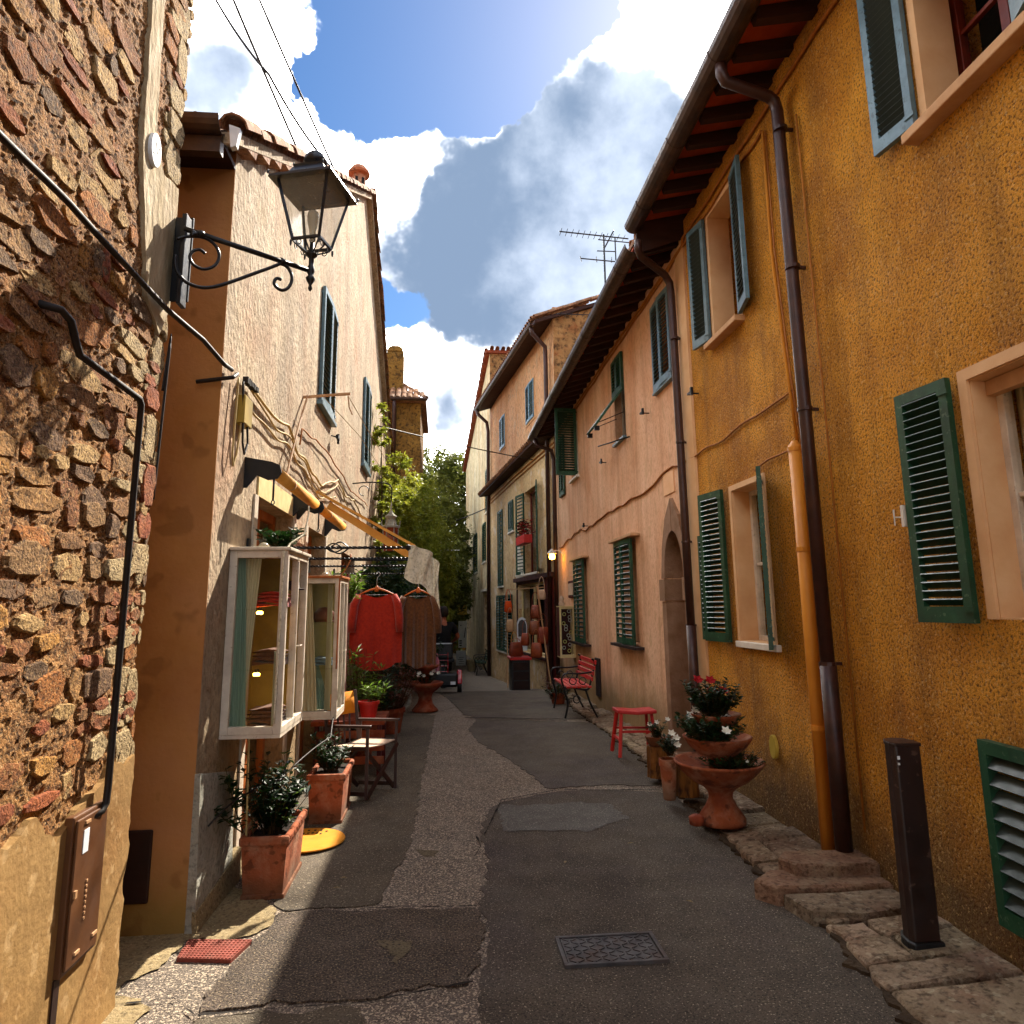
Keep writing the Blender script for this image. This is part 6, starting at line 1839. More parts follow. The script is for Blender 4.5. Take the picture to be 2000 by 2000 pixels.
q.f = [(2 * k, 2 * k + 2, 2 * k + 3, 2 * k + 1) for k in range(8)]
bk = obj('backrest', q, MT['canvas_y'], DC, smooth=True)
sm = bk.modifiers.new('thick', 'SOLIDIFY'); sm.thickness = .008
q = MB(); g0 = lambda s_, z: cp_(-hw_ - .045, wd * s_, z)
pts = [(.30, .70), (.48, .70), (.56, .73), (.58, .77), (.66, .82), (.60, .815), (.52, .77), (.44, .755), (.36, .73)]
q.add([g0(a_, z) for a_, z in pts], [tuple(range(len(pts)))]); q.add([g0(a_, z) + Vector((.003, -.003, 0)) for a_, z in [(.34, .692), (.46, .692), (.46, .698), (.34, .698)]], [(0, 1, 2, 3)])
obj('bird_print', q, MT['paleprint'], bk, fix=False)
for k in range(4):
    q = MB(); q.bar(cp_(-hw_ - .02, wd * (.25 + k * .16), .43), cp_(-hw_ - .05, wd * (.2 + k * .2), .66), .012, .016); obj('back_spindle', q, MT['chairwood'], DC)

# bushes, pots and small goblet planter beyond the chair
def pot(name, lb, c, r, h, m='terracotta', group=None, bowl=False):
    T = thing(name, lb, 'pot', c, 0, group)
    q = MB(); pr = [(r * .66, 0), (r * .72, .01), (r * .95, h * .82), (r * 1.06, h * .83), (r * 1.06, h), (r * .93, h), (r * .9, h * .9), (.001, h * .88)]
    q.lathe(pr, c, 20); obj('body', q, MT[m], T, smooth=False)
    q = MB(); q.lathe([(r * .9, h * .88), (r * .5, h * .93), (.001, h * .93)], c, 16); obj('soil', q, MT['soil'], T)
    return T


pot('flower_pot', 'bright red pot on the low shelf behind the folding chair', (-.72, 7.5, .52), .10, .17, 'redpaint')
q = MB(); q.box(-1.25, -.55, 7.35, 8.0, .48, .52)
sh_ = thing('plant_bench', 'low reddish slatted plant bench seen through the folding chair', 'bench', (-.9, 7.6, 0))
obj('top', q, MT['terracotta_dark'], sh_)
for a_ in (-1.2, -.6):
    for b_ in (7.4, 7.95):
        q = MB(); q.box(a_ - .02, a_ + .02, b_ - .02, b_ + .02, 0, .48); obj('leg', q, MT['red_wood'], sh_)
for k in range(3):
    q = MB(); q.box(-1.2, -.55, 7.36, 7.38, .12 + k * .12, .19 + k * .12); obj('slat', q, MT['terracotta_dark'], sh_)
specs = [('flower_pot', 'dark clay pot nearest the chair in the oleander group', (-.86, 8.1, 0), .16, .3), ('flower_pot', 'dark clay pot under the coral-red poncho', (-.9, 9.0, 0), .18, .34),
         ('flower_pot', 'dark clay pot under the brown garment', (-.66, 9.8, 0), .18, .32), ('flower_pot', 'dark clay pot farthest in the oleander group', (-.95, 10.7, 0), .2, .36)]
for s_ in specs: pot(*s_, m='terracotta_dark', group='clay pots of the oleander group')
plant('oleander', 'pale-leaved oleander catching the sun beside the orange door frame', (-.90, 8.1, .28), 46, .95, .27, 14, .12, .022, 'leaf_light')
plant('oleander', 'dark oleander bush below the coral-red poncho', (-.82, 9.0, .3), 60, .62, .36, 16, .12, .024, 'leaf')
plant('reddish_shrub', 'reddish twiggy shrub below the brown garment', (-.62, 9.8, .28), 60, .62, .34, 14, .07, .02, 'leaf_red')
plant('oleander', 'dark dense bush behind the small goblet planter', (-.9, 10.8, .3), 70, .9, .42, 16, .11, .03, 'leaf')
plant('variegated_shrub', 'low shrub with cream-edged leaves by the red pot', (-.66, 7.6, .66), 16, .22, .16, 8, .1, .02, 'leaf_light')
plant('fern', 'light green fern peeping over the top of the display cases', (-1.0, 7.7, 1.65), 24, .34, .2, 16, .10, .02, 'leaf_light')
GS = thing('goblet_planter', 'small dark terracotta goblet planter on the left side of the road', 'planter', (-.26, 11.75, 0), 0, 'terracotta goblet planters')
q = MB(); q.lathe([(.2, 0), (.205, .02), (.17, .06), (.12, .12), (.10, .2), (.12, .27), (.2, .33), (.27, .39), (.29, .43), (.275, .44), (.26, .42), (.001, .4)], (-.26, 11.75, 0), 28); obj('body', q, MT['terracotta_dark'], GS, smooth=True)
q = MB(); q.lathe([(.06, .42), (.07, .6), (.2, .66), (.22, .7), (.2, .7), (.001, .68)], (-.26, 11.75, 0), 24); obj('upper_bowl', q, MT['terracotta_dark'], GS, smooth=True)
plant('white_flowers', 'dark plant with white blooms in the small goblet planter', (-.26, 11.75, .40), 24, .22, .24, 8, .07, .035, 'leaf', flowers=('whiteflower', 6, .045))
plant('white_flowers', 'dark plant with white blooms in the upper bowl of the small goblet planter', (-.26, 11.75, .68), 14, .16, .17, 8, .06, .03, 'leaf', flowers=('whiteflower', 4, .05))
q = MB(); q.tube([(-.62, 11.5, .27 + .16 * sin(t)) if False else (-.62 + .13 * cos(t), 11.6, .20 + .15 * sin(t)) for t in [k * pi / 10 for k in range(21)]], .03, 8)
obj('millstone', q, MT['plinth'], at=(-.62, 11.6, 0), smooth=True, label='pale round stone wheel leaning behind the small goblet planter', cat='wheel')

# ---------------------------------------------------------------- right-hand side objects
# three-tiered goblet planter
TU = thing('goblet_planter', 'large three-tiered terracotta goblet planter by the ochre wall', 'planter', (2.03, 5.36, .07), 0, 'terracotta goblet planters')
c = (2.02, 5.36, .07)
q = MB(); q.lathe([(.165, -.02), (.168, 0), (.16, .03), (.115, .09), (.085, .15), (.088, .19), (.12, .225), (.20, .27), (.27, .33), (.315, .385), (.325, .395), (.32, .41), (.305, .40), (.26, .37), (.001, .33)], c, 40); obj('lower_bowl', q, MT['terracotta_old'], TU, smooth=True)
q = MB(); q.lathe([(.07, .35), (.075, .42), (.13, .45), (.20, .50), (.245, .56), (.25, .575), (.235, .575), (.19, .54), (.001, .52)], c, 36); obj('middle_bowl', q, MT['terracotta_old'], TU, smooth=True)
q = MB(); q.lathe([(.05, .54), (.055, .60), (.10, .635), (.15, .68), (.18, .725), (.182, .735), (.17, .73), (.001, .7)], c, 32); obj('top_bowl', q, MT['terracotta_old'], TU, smooth=True)
plant('hibiscus', 'leafy plant with dark red blooms in the top bowl of the tiered planter', (2.0, 5.34, .78), 60, .27, .22, 20, .05, .038, 'leaf', flowers=('redflower', 4, .05))
plant('gardenia', 'dark plant with white star blooms in the middle bowl of the tiered planter', (1.93, 5.28, .60), 64, .22, .26, 18, .055, .032, 'leaf', flowers=('whiteflower', 5, .045))
plant('trailing_plant', 'small-leaved trailing plant in the lower bowl of the tiered planter', (2.08, 5.27, .42), 70, .13, .24, 16, .035, .024, 'leaf', flowers=('whiteflower', 2, .02))
# stumps
def stump(lb, x, y, r, h, z0=.06):
    T = thing('log_stump', lb, 'stump', (x, y, z0), 0, 'log stumps used as plant stands')
    q = MB(); n = 22; vs = []; fs = []
    for k, z in enumerate((0, .06, h * .5, h - .02, h)):
        for i in range(n):
            a = 2 * pi * i / n; rr = r * (1 + .07 * noise.noise(Vector((cos(a) * 3, sin(a) * 3, z * 3 + x))) + (.04 if i % 2 else -.03)) * (1.06 if k == 0 else .97 if k == 4 else 1)
            vs.append((x + rr * cos(a), y + rr * sin(a), z0 + z))
    fs = [(k * n + i, k * n + (i + 1) % n, (k + 1) * n + (i + 1) % n, (k + 1) * n + i) for k in range(4) for i in range(n)] + [tuple(range(4 * n, 5 * n))]
    q.add(vs, fs); obj('trunk', q, MT['log'], T)
    return T


stump('sawn log stump holding the shallow clay dish beside the red stool', 1.97, 6.75, .095, .27)
stump('sawn log stump holding the orange pot beside the tiered planter', 2.0, 6.05, .09, .30, .07)
D = thing('clay_dish', 'shallow pale clay dish on the far log stump', 'dish', (1.97, 6.75, .33))
q = MB(); q.lathe([(.06, 0), (.085, .03), (.108, .085), (.112, .09), (.1, .088), (.001, .07)], (1.96, 6.72, .33), 24); obj('body', q, MT['terracotta'], D, smooth=True)
plant('jasmine', 'small plant with white flowers in the clay dish', (1.96, 6.72, .40), 16, .17, .10, 12, .045, .024, 'leaf', flowers=('whiteflower', 3, .03))
pot('flower_pot', 'orange clay pot standing beside the near log stump', (1.83, 5.98, .06), .07, .31, 'terracotta')
plant('gardenia', 'leafy plant with white blooms in the orange pot', (1.84, 5.95, .40), 22, .17, .13, 12, .05, .026, 'leaf', flowers=('whiteflower', 4, .04))
q = MB(); q.lathe([(.05, 0), (.055, .05), (.03, .065), (.001, .065)], (1.80, 5.27, .07), 18)
obj('clay_saucer', q, MT['terracotta_dark'], at=(1.80, 5.27, .07), smooth=True, label='upturned dark clay saucer at the foot of the tiered planter', cat='saucer')
# red stool
RS = thing('wooden_stool', 'red-painted wooden stool against the salmon wall', 'stool', (2.04, 7.78, .05))
q = MB(); zs = .515; q.add([(1.84, 7.68, zs), (2.24, 7.62, zs - .0), (2.24, 7.90, zs), (1.84, 7.96, zs), (2.04, 7.65, zs - .018), (2.04, 7.93, zs - .018),
                            (1.84, 7.68, zs - .035), (2.24, 7.62, zs - .035), (2.24, 7.90, zs - .035), (1.84, 7.96, zs - .035), (2.04, 7.65, zs - .05), (2.04, 7.93, zs - .05)],
                           [(0, 4, 5, 3), (4, 1, 2, 5), (6, 9, 11, 10), (10, 11, 8, 7), (0, 6, 10, 4), (4, 10, 7, 1), (3, 5, 11, 9), (5, 2, 8, 11), (0, 3, 9, 6), (1, 7, 8, 2)])
obj('seat', q, MT['redpaint'], RS, bevel=.008)
L4 = [((1.88, 7.71), (1.83, 7.62)), ((2.19, 7.67), (2.22, 7.60)), ((2.19, 7.86), (2.22, 7.94)), ((1.88, 7.91), (1.83, 7.98))]
for (a_, b_), (c_, d_) in L4:
    q = MB(); q.bar((a_, b_, zs - .04), (c_, d_, .055), .032, .032); obj('leg', q, MT['redpaint'], RS, bevel=.003)
for i, j, z in ((0, 1, .30), (1, 2, .22), (2, 3, .30), (3, 0, .22)):
    f = (zs - .04 - z) / (zs - .095)
    pa = Vector((*L4[i][0], z)).lerp(Vector((*L4[i][1], z)), f); pb = Vector((*L4[j][0], z)).lerp(Vector((*L4[j][1], z)), f)
    q = MB(); q.bar(pa, pb, .022, .022); obj('stretcher', q, MT['redpaint'], RS)
# bench with cast-iron arms
def park_bench(lb, y0, y1, x0, wood, zb, sc=1.0, group='iron-and-wood benches against the right-hand houses'):
    T = thing('bench', lb, 'bench', (x0, (y0 + y1) / 2, zb), 0, group)
    for y in (y0 + .08, y1 - .08):
        q = MB()
        q.tube(smooth_pts([Vector(p) for p in [(x0 - .42 * sc, y, zb), (x0 - .38 * sc, y, zb + .2), (x0 - .42 * sc, y, zb + .4), (x0 - .3 * sc, y, zb + .41), (x0 - .1 * sc, y, zb + .38), (x0 - .04 * sc, y, zb + .5), (x0 + .02, y, zb + .74), (x0 - .02, y, zb + .8)]]), .016, 6)
        q.tube(smooth_pts([Vector(p) for p in [(x0 - .42 * sc, y, zb + .4), (x0 - .46 * sc, y, zb + .52), (x0 - .4 * sc, y, zb + .6), (x0 - .2 * sc, y, zb + .6), (x0 - .02 * sc, y, zb + .62)]]), .014, 6)
        q.tube(smooth_pts([Vector(p) for p in [(x0 - .12 * sc, y, zb + .38), (x0 - .06 * sc, y, zb + .2), (x0 + .04 * sc, y, zb)]]), .016, 6)
        for cx, cz in ((-.3, .5), (-.16, .5), (-.25, .25)):
            q.tube([(x0 + cx * sc + .05 * cos(t), y, zb + cz + .05 * sin(t)) for t in [k * pi / 6 for k in range(13)]], .008, 5)
        obj('end_frame', q, MT['iron'], T, smooth=True)
    for k in range(5):
        q = MB(); x = x0 - .40 * sc + k * .075 * sc; q.box(x, x + .055 * sc, y0, y1, zb + .41, zb + .435); obj('seat_slat', q, MT[wood], T, bevel=.004)
    for k in range(4):
        z = zb + .50 + k * .075; x = x0 - .045 * sc + k * .018; q = MB(); q.box(x, x + .022, y0, y1, z, z + .055); obj('back_slat', q, MT[wood], T, bevel=.004)
    return T


park_bench('red-slatted bench with black cast-iron ends against the salmon wall', 10.25, 11.45, 2.14, 'redpaint', .05)
plant('low_shrub', 'dark low potted shrub beyond the red bench', (1.95, 12.4, .0), 40, .40, .3, 14, .07, .03, 'leaf')
plant('low_shrub', 'dark potted shrub with red tint against the shop corner', (2.05, 13.3, -.05), 36, .45, .28, 14, .07, .03, 'leaf_red')
pot('flower_pot', 'small dark pot beyond the red bench', (1.95, 12.4, -.04), .14, .2, 'terracotta_dark')
pot('flower_pot', 'dark pot at the shop corner', (2.05, 13.3, -.06), .14, .22, 'terracotta_dark')
# dark post
DP = thing('wall_post', 'tall dark brown half-round metal post standing on the pavement at the right', 'post', (2.22, 3.46, .06))
q = MB(); prf = [(2.10, 3.40), (2.11, 3.47), (2.15, 3.53), (2.215, 3.555), (2.29, 3.53), (2.31, 3.44), (2.30, 3.36), (2.115, 3.36)]
prf = [(2.195 + (x - 2.2) * .68, 3.44 + (y - 3.45) * .72) for x, y in prf]
q.prism(prf, 'z', .08, .93)
obj('body', q, MT['post'], DP, bevel=.008)
q = MB(); q.prism([((x - 2.2) * 1.06 + 2.2, (y - 3.44) * 1.07 + 3.44) for x, y in prf], 'z', .925, .942); obj('cap', q, MT['post'], DP, bevel=.004)
q = MB(); q.prism([((x - 2.2) * 1.18 + 2.2, (y - 3.44) * 1.22 + 3.44) for x, y in prf], 'z', .05, .085); obj('base_collar', q, MT['black'], DP, bevel=.008)
q = MB(); q.box(2.142, 2.152, 3.37, 3.377, .87, .885).box(2.142, 2.150, 3.37, 3.377, .845, .855); obj('sticker', q, MT['whitelabel'], DP)
# meter box, valve cover
q = MB(); q.box(2.43, 2.452, 6.15, 6.58, .60, .91); mbx = obj('meter_box', q, MT['meter'], at=(2.44, 6.36, .75), bevel=.005, label='cream plastic meter box low on the wall behind the tiered planter', cat='meter box')
q = MB(); q.box(2.424, 2.43, 6.17, 6.36, .62, .89).box(2.424, 2.43, 6.375, 6.56, .62, .89); obj('lid', q, MT['meter'], mbx)
q = MB(); q.prism([(5.34 + .055 * cos(a), .56 + .085 * sin(a)) for a in [2 * pi * k / 24 for k in range(24)]], 'x', 2.425, 2.452)
obj('valve_cover', q, MT['valve'], at=(2.44, 5.34, .56), bevel=.006, label='oval yellow plastic valve cover low on the ochre wall', cat='cover')
# covers in the road
MC = thing('manhole_cover', 'rectangular cast-iron manhole cover with raised pattern in the dark asphalt', 'manhole cover', (.8, 3.64, 0))
x0, x1, y0, y1 = .555, 1.035, 3.50, 3.79
q = MB(); t = .018
q.box(x0, x1, y0, y0 + t, 0, .022).box(x0, x1, y1 - t, y1, 0, .022).box(x0, x0 + t, y0 + t, y1 - t, 0, .022).box(x1 - t, x1, y0 + t, y1 - t, 0, .022)
obj('frame', q, MT['castiron'], MC, bevel=.002)
q = MB(); q.box(x0 + t + .005, x1 - t - .005, y0 + t + .005, y1 - t - .005, 0, .016); ld = obj('lid', q, MT['castiron'], MC)
q = MB(); nyy = 7; nxx = 11
for j in range(nyy):
    for i in range(nxx):
        cx = x0 + .045 + i * (x1 - x0 - .09) / (nxx - 1); cy = y0 + .04 + j * (y1 - y0 - .08) / (nyy - 1)
        a = radians(38) * (1 if (i + j) % 2 else -1)
        q.obox((cx, cy, .0175), ((cos(a), sin(a), 0), (-sin(a), cos(a), 0), (0, 0, 1)), (.017, .0035, .0025))
obj('raised_pattern', q, MT['castiron'], ld)
MR = thing('drain_cover', 'faded red chequered cover at the edge of the sunlit patch on the left', 'drain cover', (-1.07, 3.87, 0))
q = MB(); q.add([(-1.21, 3.79, .018), (-.955, 3.745, .018), (-.91, 3.94, .018), (-1.22, 3.98, .018), (-1.21, 3.79, 0), (-.955, 3.745, 0), (-.91, 3.94, 0), (-1.22, 3.98, 0)], [(0, 1, 2, 3), (0, 4, 5, 1), (1, 5, 6, 2), (2, 6, 7, 3), (3, 7, 4, 0)]); lid = obj('plate', q, MT['redplastic'], MR)
q = MB()
for i in range(15):
    for j in range(9):
        u_, v_ = (i + .5) / 15, (j + .5) / 9
        p = Vector((-1.21, 3.79, .019)).lerp(Vector((-.955, 3.745, .019)), u_).lerp(Vector((-1.22, 3.98, .019)).lerp(Vector((-.91, 3.94, .019)), u_), v_)
        q.obox(p, ((1, -.17, 0), (.17, 1, 0), (0, 0, 1)), (.0055, .0055, .002))
obj('stud', q, MT['redplastic'], lid)

# TV aerials on the salmon roof
def aerial(lb, base, h, sc=1.0):
    T = thing('tv_aerial', lb, 'aerial', base, 0, 'television aerials')
    b = Vector(base)
    q = MB(); q.tube([b, b + Vector((0, 0, h))], .014, 6); obj('mast', q, MT['iron'], T)
    if h > 1:
        q = MB(); zt = h - .03
        q.tube([b + Vector((-.62, 0, zt + .05)), b + Vector((.35, 0, zt - .02))], .010, 5); q.tube([b + Vector((-.08, 0, zt - .05)), b + Vector((.4, 0, zt - .08))], .008, 5)
        q.tube([b + Vector((.16, 0, zt)), b + Vector((.16, 0, zt - .35))], .010, 5); q.tube([b + Vector((-.1, 0, zt - .22)), b + Vector((.17, 0, zt - .22))], .008, 5)
        q.tube([b + Vector((.03, .1, zt - .12)), b + Vector((.12, -.1, zt + .04))], .010, 5)
        for k in range(12): q.tube([b + Vector((-.6 + k * .08, -.10, zt + .045 - k * .006)), b + Vector((-.6 + k * .08, .10, zt + .045 - k * .006))], .004, 4)
        obj('upper_array', q, MT['iron'], T)
        q = MB(); z2 = h - .38
        q.tube([b + Vector((-.34, 0, z2 + .01)), b + Vector((.15, 0, z2 - .02))], .009, 5)
        for k, x in enumerate((-.33, -.11, .1)): q.tube([b + Vector((x - .06, -.25, z2 - .09)), b + Vector((x + .06, .25, z2 + .09))], .005, 4)
        obj('lower_array', q, MT['iron'], T)
    else:
        q = MB(); q.tube([b + Vector((-.55, 0, h)), b + Vector((.3, 0, h))], .009, 5)
        for k in range(8): q.tube([b + Vector((-.5 + k * .09, -.1, h)), b + Vector((-.5 + k * .09, .1, h))], .005, 4)
        obj('array', q, MT['iron'], T)
    return T


aerial('tall television aerial with two arrays on the salmon roof', (2.19, 9.0, 5.38), 1.28)
aerial('small low television aerial farther along the salmon roof', (2.3, 10.4, 5.35), .72)

# lit wall lamp between the salmon and stained houses
WL_ = thing('wall_lamp', 'small lit wall lamp with white bell shade at the end of the salmon house', 'wall lamp', (2.45, 14.4, 2.6))
q = MB(); q.tube(smooth_pts([Vector(p) for p in [(2.44, 14.45, 2.60), (2.38, 14.45, 2.68), (2.28, 14.45, 2.70), (2.22, 14.45, 2.68)]]), .012, 6); q.lathe([(.015, .02), (.02, .0), (.06, -.03), (.10, -.075), (.105, -.09), (.09, -.085)], (2.21, 14.45, 2.72), 16); obj('shade', q, MT['whitesill'], WL_, smooth=True)
q = MB(); q.lathe([(.02, .0), (.05, -.03), (.065, -.075), (.05, -.12), (.001, -.135)], (2.21, 14.45, 2.65), 14); obj('bulb', q, MT['lampglow'], WL_, smooth=True)
# hanging copper lantern among the ivy
HL = thing('hanging_lantern', 'reddish glass lantern with pointed metal cap beyond the awning', 'lantern', (-.9, 10.0, 2.4))
c = (-.72, 10.0, 2.36)
q = MB(); q.lathe([(.09, 0), (.10, .32)], c, 6); obj('glass_body', q, MT['terracotta_dark'], HL)
q = MB(); q.lathe([(.125, .32), (.13, .345), (.085, .36), (.06, .44), (.075, .46), (.085, .48), (.04, .52), (.015, .56), (.012, .64), (.001, .70)], c, 6)
for k in range(6): a = k * pi / 3; q.tube([(c[0] + .095 * cos(a), c[1] + .095 * sin(a), c[2]), (c[0] + .103 * cos(a), c[1] + .103 * sin(a), c[2] + .32)], .007, 4); q.tube([(c[0] + .12 * cos(a), c[1] + .12 * sin(a), c[2] + .34), (c[0] + .13 * cos(a), c[1] + .13 * sin(a), c[2] + .42)], .006, 4)
obj('cap', q, MT['plinth'], HL)
q = MB(); q.tube(smooth_pts([Vector(p) for p in [(-1.26, 10.0, 3.3), (-1.0, 10.0, 3.32), (-.74, 10.0, 3.28), (-.72, 10.0, 3.06)]]), .01, 6); q.tube([(-1.1 + .07 * cos(t), 10.0, 3.2 + .07 * sin(t)) for t in [k * pi / 6 for k in range(10)]], .007, 5); obj('bracket', q, MT['iron'], HL)

# ================================================================ shop front of the stained house
def H3p(s_, out, z): return ROOT[H3] @ Vector((-out, s_, z))


a, b, c_, d_ = hw[4]
window(H3, -.03, -1, a, b, c_, d_, .1, 'cream_paint', None, rows=1, name='shop_window', th=.06)
trim(H3, -.03, -1, a, b, c_, d_, .07, 'shopdark', .03)
q = MB(); q.box(-.12, -.03, .2, 4.4, 2.22, 2.32)
obj('shop_lintel', q, MT['shopdark'], H3, local=True)
q = MB(); q.box(-.06, -.03, .25, 1.0, -.25, 2.2)
obj('shop_door', q, MT['red_wood'], H3, local=True)
for k in range(6):
    p = H3p(3.2 + k * .18, .09, 2.36)
    if k == 0: row = thing('shop_ornament', 'row of tiny pale ornaments on the shop lintel', 'ornament', p)
    q = MB(); q.lathe([(.03, 0), (.035, .03), (.015, .07), (.025, .09), (.001, .11)], p, 8); obj('figurine', q, MT['whitesill'], row)


def handbag(lb, p, w, h, m, strap=.3):
    T = thing('handbag', lb, 'handbag', p, R.uniform(-.4, .4), 'leather bags hung around the shop window')
    q = MB(); vs = []; n = 14
    for k, (z, f, dd) in enumerate(((0, .72, .05), (h * .12, 1, .07), (h * .6, .95, .06), (h * .92, .78, .035), (h, .7, .012))):
        for i in range(n):
            a_ = 2 * pi * i / n
            e = lambda v: (abs(v) ** .6) * (1 if v >= 0 else -1)
            vs.append((e(cos(a_)) * w / 2 * f, e(sin(a_)) * dd, z - h))
    fs = [(k * n + i, k * n + (i + 1) % n, (k + 1) * n + (i + 1) % n, (k + 1) * n + i) for k in range(4) for i in range(n)] + [tuple(range(4 * n, 5 * n)), tuple(reversed(range(n)))]
    q.add(vs, fs); obj('body', q, MT[m], T, local=True, smooth=True)
    q = MB(); q.tube([(w * .34 * cos(t), 0, -h * .06 + strap * sin(t)) for t in [k * pi / 10 for k in range(11)]], .007, 5); obj('strap', q, MT[m], T, local=True)
    return T


BG = [('tan bag high on the front of the shop window', 2.05, 16.0, 1.62, .22, .3, 'leather'), ('striped-looking pale bag hung above the others', 2.18, 15.9, 1.95, .2, .22, 'canvas_w'),
      ('dark red-brown bag in the middle of the hanging cluster', 2.0, 15.8, 1.28, .26, .3, 'leather'), ('large orange-brown bag low on the right of the cluster', 2.18, 15.75, 1.15, .28, .36, 'leather'),
      ('rust-brown bag lowest under the shop window', 2.02, 15.7, .82, .26, .32, 'leather'), ('bright orange bag on the far green shutter', 1.62, 17.9, 1.72, .2, .28, 'orangecloth'),
      ('pale brown bag below the bright orange one', 1.64, 17.7, 1.28, .2, .3, 'frame_tan'), ('ochre cloth bag low beside the dark table', 1.70, 17.3, .72, .26, .34, 'matyellow'), ('brown bag at the far end of the cluster', 1.86, 16.4, 1.0, .2, .28, 'leather')]
for lb, x, y, z, w, h, m in BG: handbag(lb, (x, y, z), w, h, m)
ST = thing('bag_stand', 'leaning wooden pole and rail that carry the bags by the shop window', 'stand', (2.2, 15.6, -.1))
q = MB(); q.bar((2.30, 15.5, -.12), (2.08, 15.9, 2.05), .025, .025); q.bar((2.22, 15.9, 2.0), (1.6, 18.0, 2.0), .02, .02); q.bar((2.2, 15.9, 1.3), (2.0, 16.2, 1.3), .02, .02); q.bar((1.6, 18.0, 2.0), (1.6, 18.0, -.35), .025, .025)
obj('pole', q, MT['frame_tan'], ST)
DT = thing('display_table', 'dark shop display table with drawers standing in the street', 'table', (1.75, 16.6, -.27))
q = MB(); q.box(1.50, 1.98, 16.2, 17.0, .42, .47); obj('top', q, MT['redpaint'], DT, bevel=.006)
q = MB(); q.box(1.54, 1.94, 16.24, 16.96, -.28, .42); obj('body', q, MT['black'], DT, bevel=.006)
for k in range(3):
    q = MB(); q.box(1.57, 1.91, 16.225, 16.24, -.2 + k * .2, -.03 + k * .2); obj('drawer', q, MT['darkmetal'], DT)
handbag('open tan bag standing on the dark display table', (1.66, 16.5, .80), .34, .32, 'leather', .1)
q = MB(); q.prism([(16.0 + .25 * cos(t), 1.55 + .0 + .3 * sin(t)) for t in [k * pi / 12 for k in range(24)]], 'x', 1.86, 1.88)
# white framed mirror standing in the window
MRr = thing('framed_mirror', 'white-framed arched mirror leaning in the shop window', 'mirror', (1.93, 17.4, .6))
q = MB(); fr_ = [(1.78, .55), (2.02, .55), (2.02, 1.2), (1.98, 1.3), (1.90, 1.34), (1.82, 1.3), (1.78, 1.2)]; q.prism(fr_, 'y', 17.38, 17.41); obj('frame', q, MT['whitelabel'], MRr, bevel=.004)
q = MB(); q.prism([(1.90 + (x - 1.9) * .78, 1.0 + (z - 1.0) * .82 if z > .9 else .88) for x, z in fr_], 'y', 17.37, 17.379); obj('glass', q, MT['castiron'], MRr)
CJ = display_case('small cream-framed jewellery case at the end of the salmon wall', 2.15, 2.44, 13.3, 13.66, .68, 1.57, 'cream_paint', fw=.035, red=True, grp=None)
for k in range(14):
    x, z = 2.22 + R.random() * .15, .78 + .055 * k
    if k == 0: jw = thing('jewellery', 'cluster of small pale necklaces hanging inside the jewellery case', 'jewellery', (2.3, 13.4, .7))
    q = MB(); q.tube([(x + .03 * cos(t), 13.38, z + .03 * sin(t)) for t in [i * pi / 4 for i in range(9)]], .006, 5); obj('necklace', q, MT['whitesill'] if k % 3 else MT['paleprint'], jw)
q = MB(); q.lathe([(.05, 0), (.06, .05), (.03, .09), (.05, .13), (.02, .18), (.001, .19)], (2.22, 13.45, 1.59), 10)
obj('figurine', q, MT['canvas_w'], at=(2.22, 13.45, 1.59), smooth=True, label='small pale figurine standing on top of the jewellery case', cat='figurine')
FB = thing('window_box', 'red window box with flowers at the tall open window of the stained house', 'window box', H3p(2.4, .25, 3.1))
q = MB()
p0, p1 = H3p(1.95, .22, 3.2), H3p(2.95, .22, 3.2); q.bar(p0, p1, .2, .2); obj('box', q, MT['redpaint'], FB)
for k in range(5):
    pp = H3p(2.0 + k * .2, .22, 3.3)
    a_ = MB()
    for i in range(40):
        an = R.uniform(0, 6.3); a_.leaf(pp + Vector((R.uniform(-.1, .1), R.uniform(-.1, .1), R.uniform(0, .35))), (cos(an), sin(an), .4), (0, 0, 1), .12, .06)
    obj('flowers', a_, MT['leaf' if k % 2 else 'redflower'], FB, kind='stuff')

# ================================================================ scooter and rider
SC_ = thing('mobility_scooter', 'red and black mobility scooter seen from behind in the middle of the lane', 'scooter', (.03, 15.3, zg(15.3)))
g0_ = zg(15.3)
q = MB(); q.box(-.27, .33, 15.0, 15.5, g0_ + .14, g0_ + .42); obj('rear_body', q, MT['black'], SC_, bevel=.05)
q = MB(); q.box(-.2, .26, 15.4, 16.1, g0_ + .14, g0_ + .2); obj('deck', q, MT['black'], SC_, bevel=.02)
for x, s_ in ((-.30, -1), (.36, 1)):
    q = MB(); vs = []
    q.prism([(15.25 + .24 * cos(t), g0_ + .2 + .26 * sin(t)) for t in [k * pi / 8 for k in range(9)]], 'x', x - .05, x + .05); obj('fender', q, MT['scooterred'], SC_, bevel=.02)
    w = MB(); w.prism([(15.25 + .15 * cos(t), g0_ + .16 + .15 * sin(t)) for t in [k * pi / 10 for k in range(20)]], 'x', x - .045, x + .045); wh = obj('wheel', w, MT['black'], SC_, bevel=.01)
    w = MB(); w.prism([(15.25 + .07 * cos(t), g0_ + .16 + .07 * sin(t)) for t in [k * pi / 8 for k in range(16)]], 'x', x - .05, x + .05); obj('rim', w, MT['whitelabel'], wh)
    q = MB(); q.box(x * .62 - .05, x * .62 + .05, 14.985, 15.0, g0_ + .19, g0_ + .25); obj('reflector', q, MT['whitelabel'], SC_)
w = MB(); w.prism([(16.1 + .13 * cos(t), g0_ + .14 + .13 * sin(t)) for t in [k * pi / 10 for k in range(20)]], 'x', -.02, .08); obj('wheel', w, MT['black'], SC_)
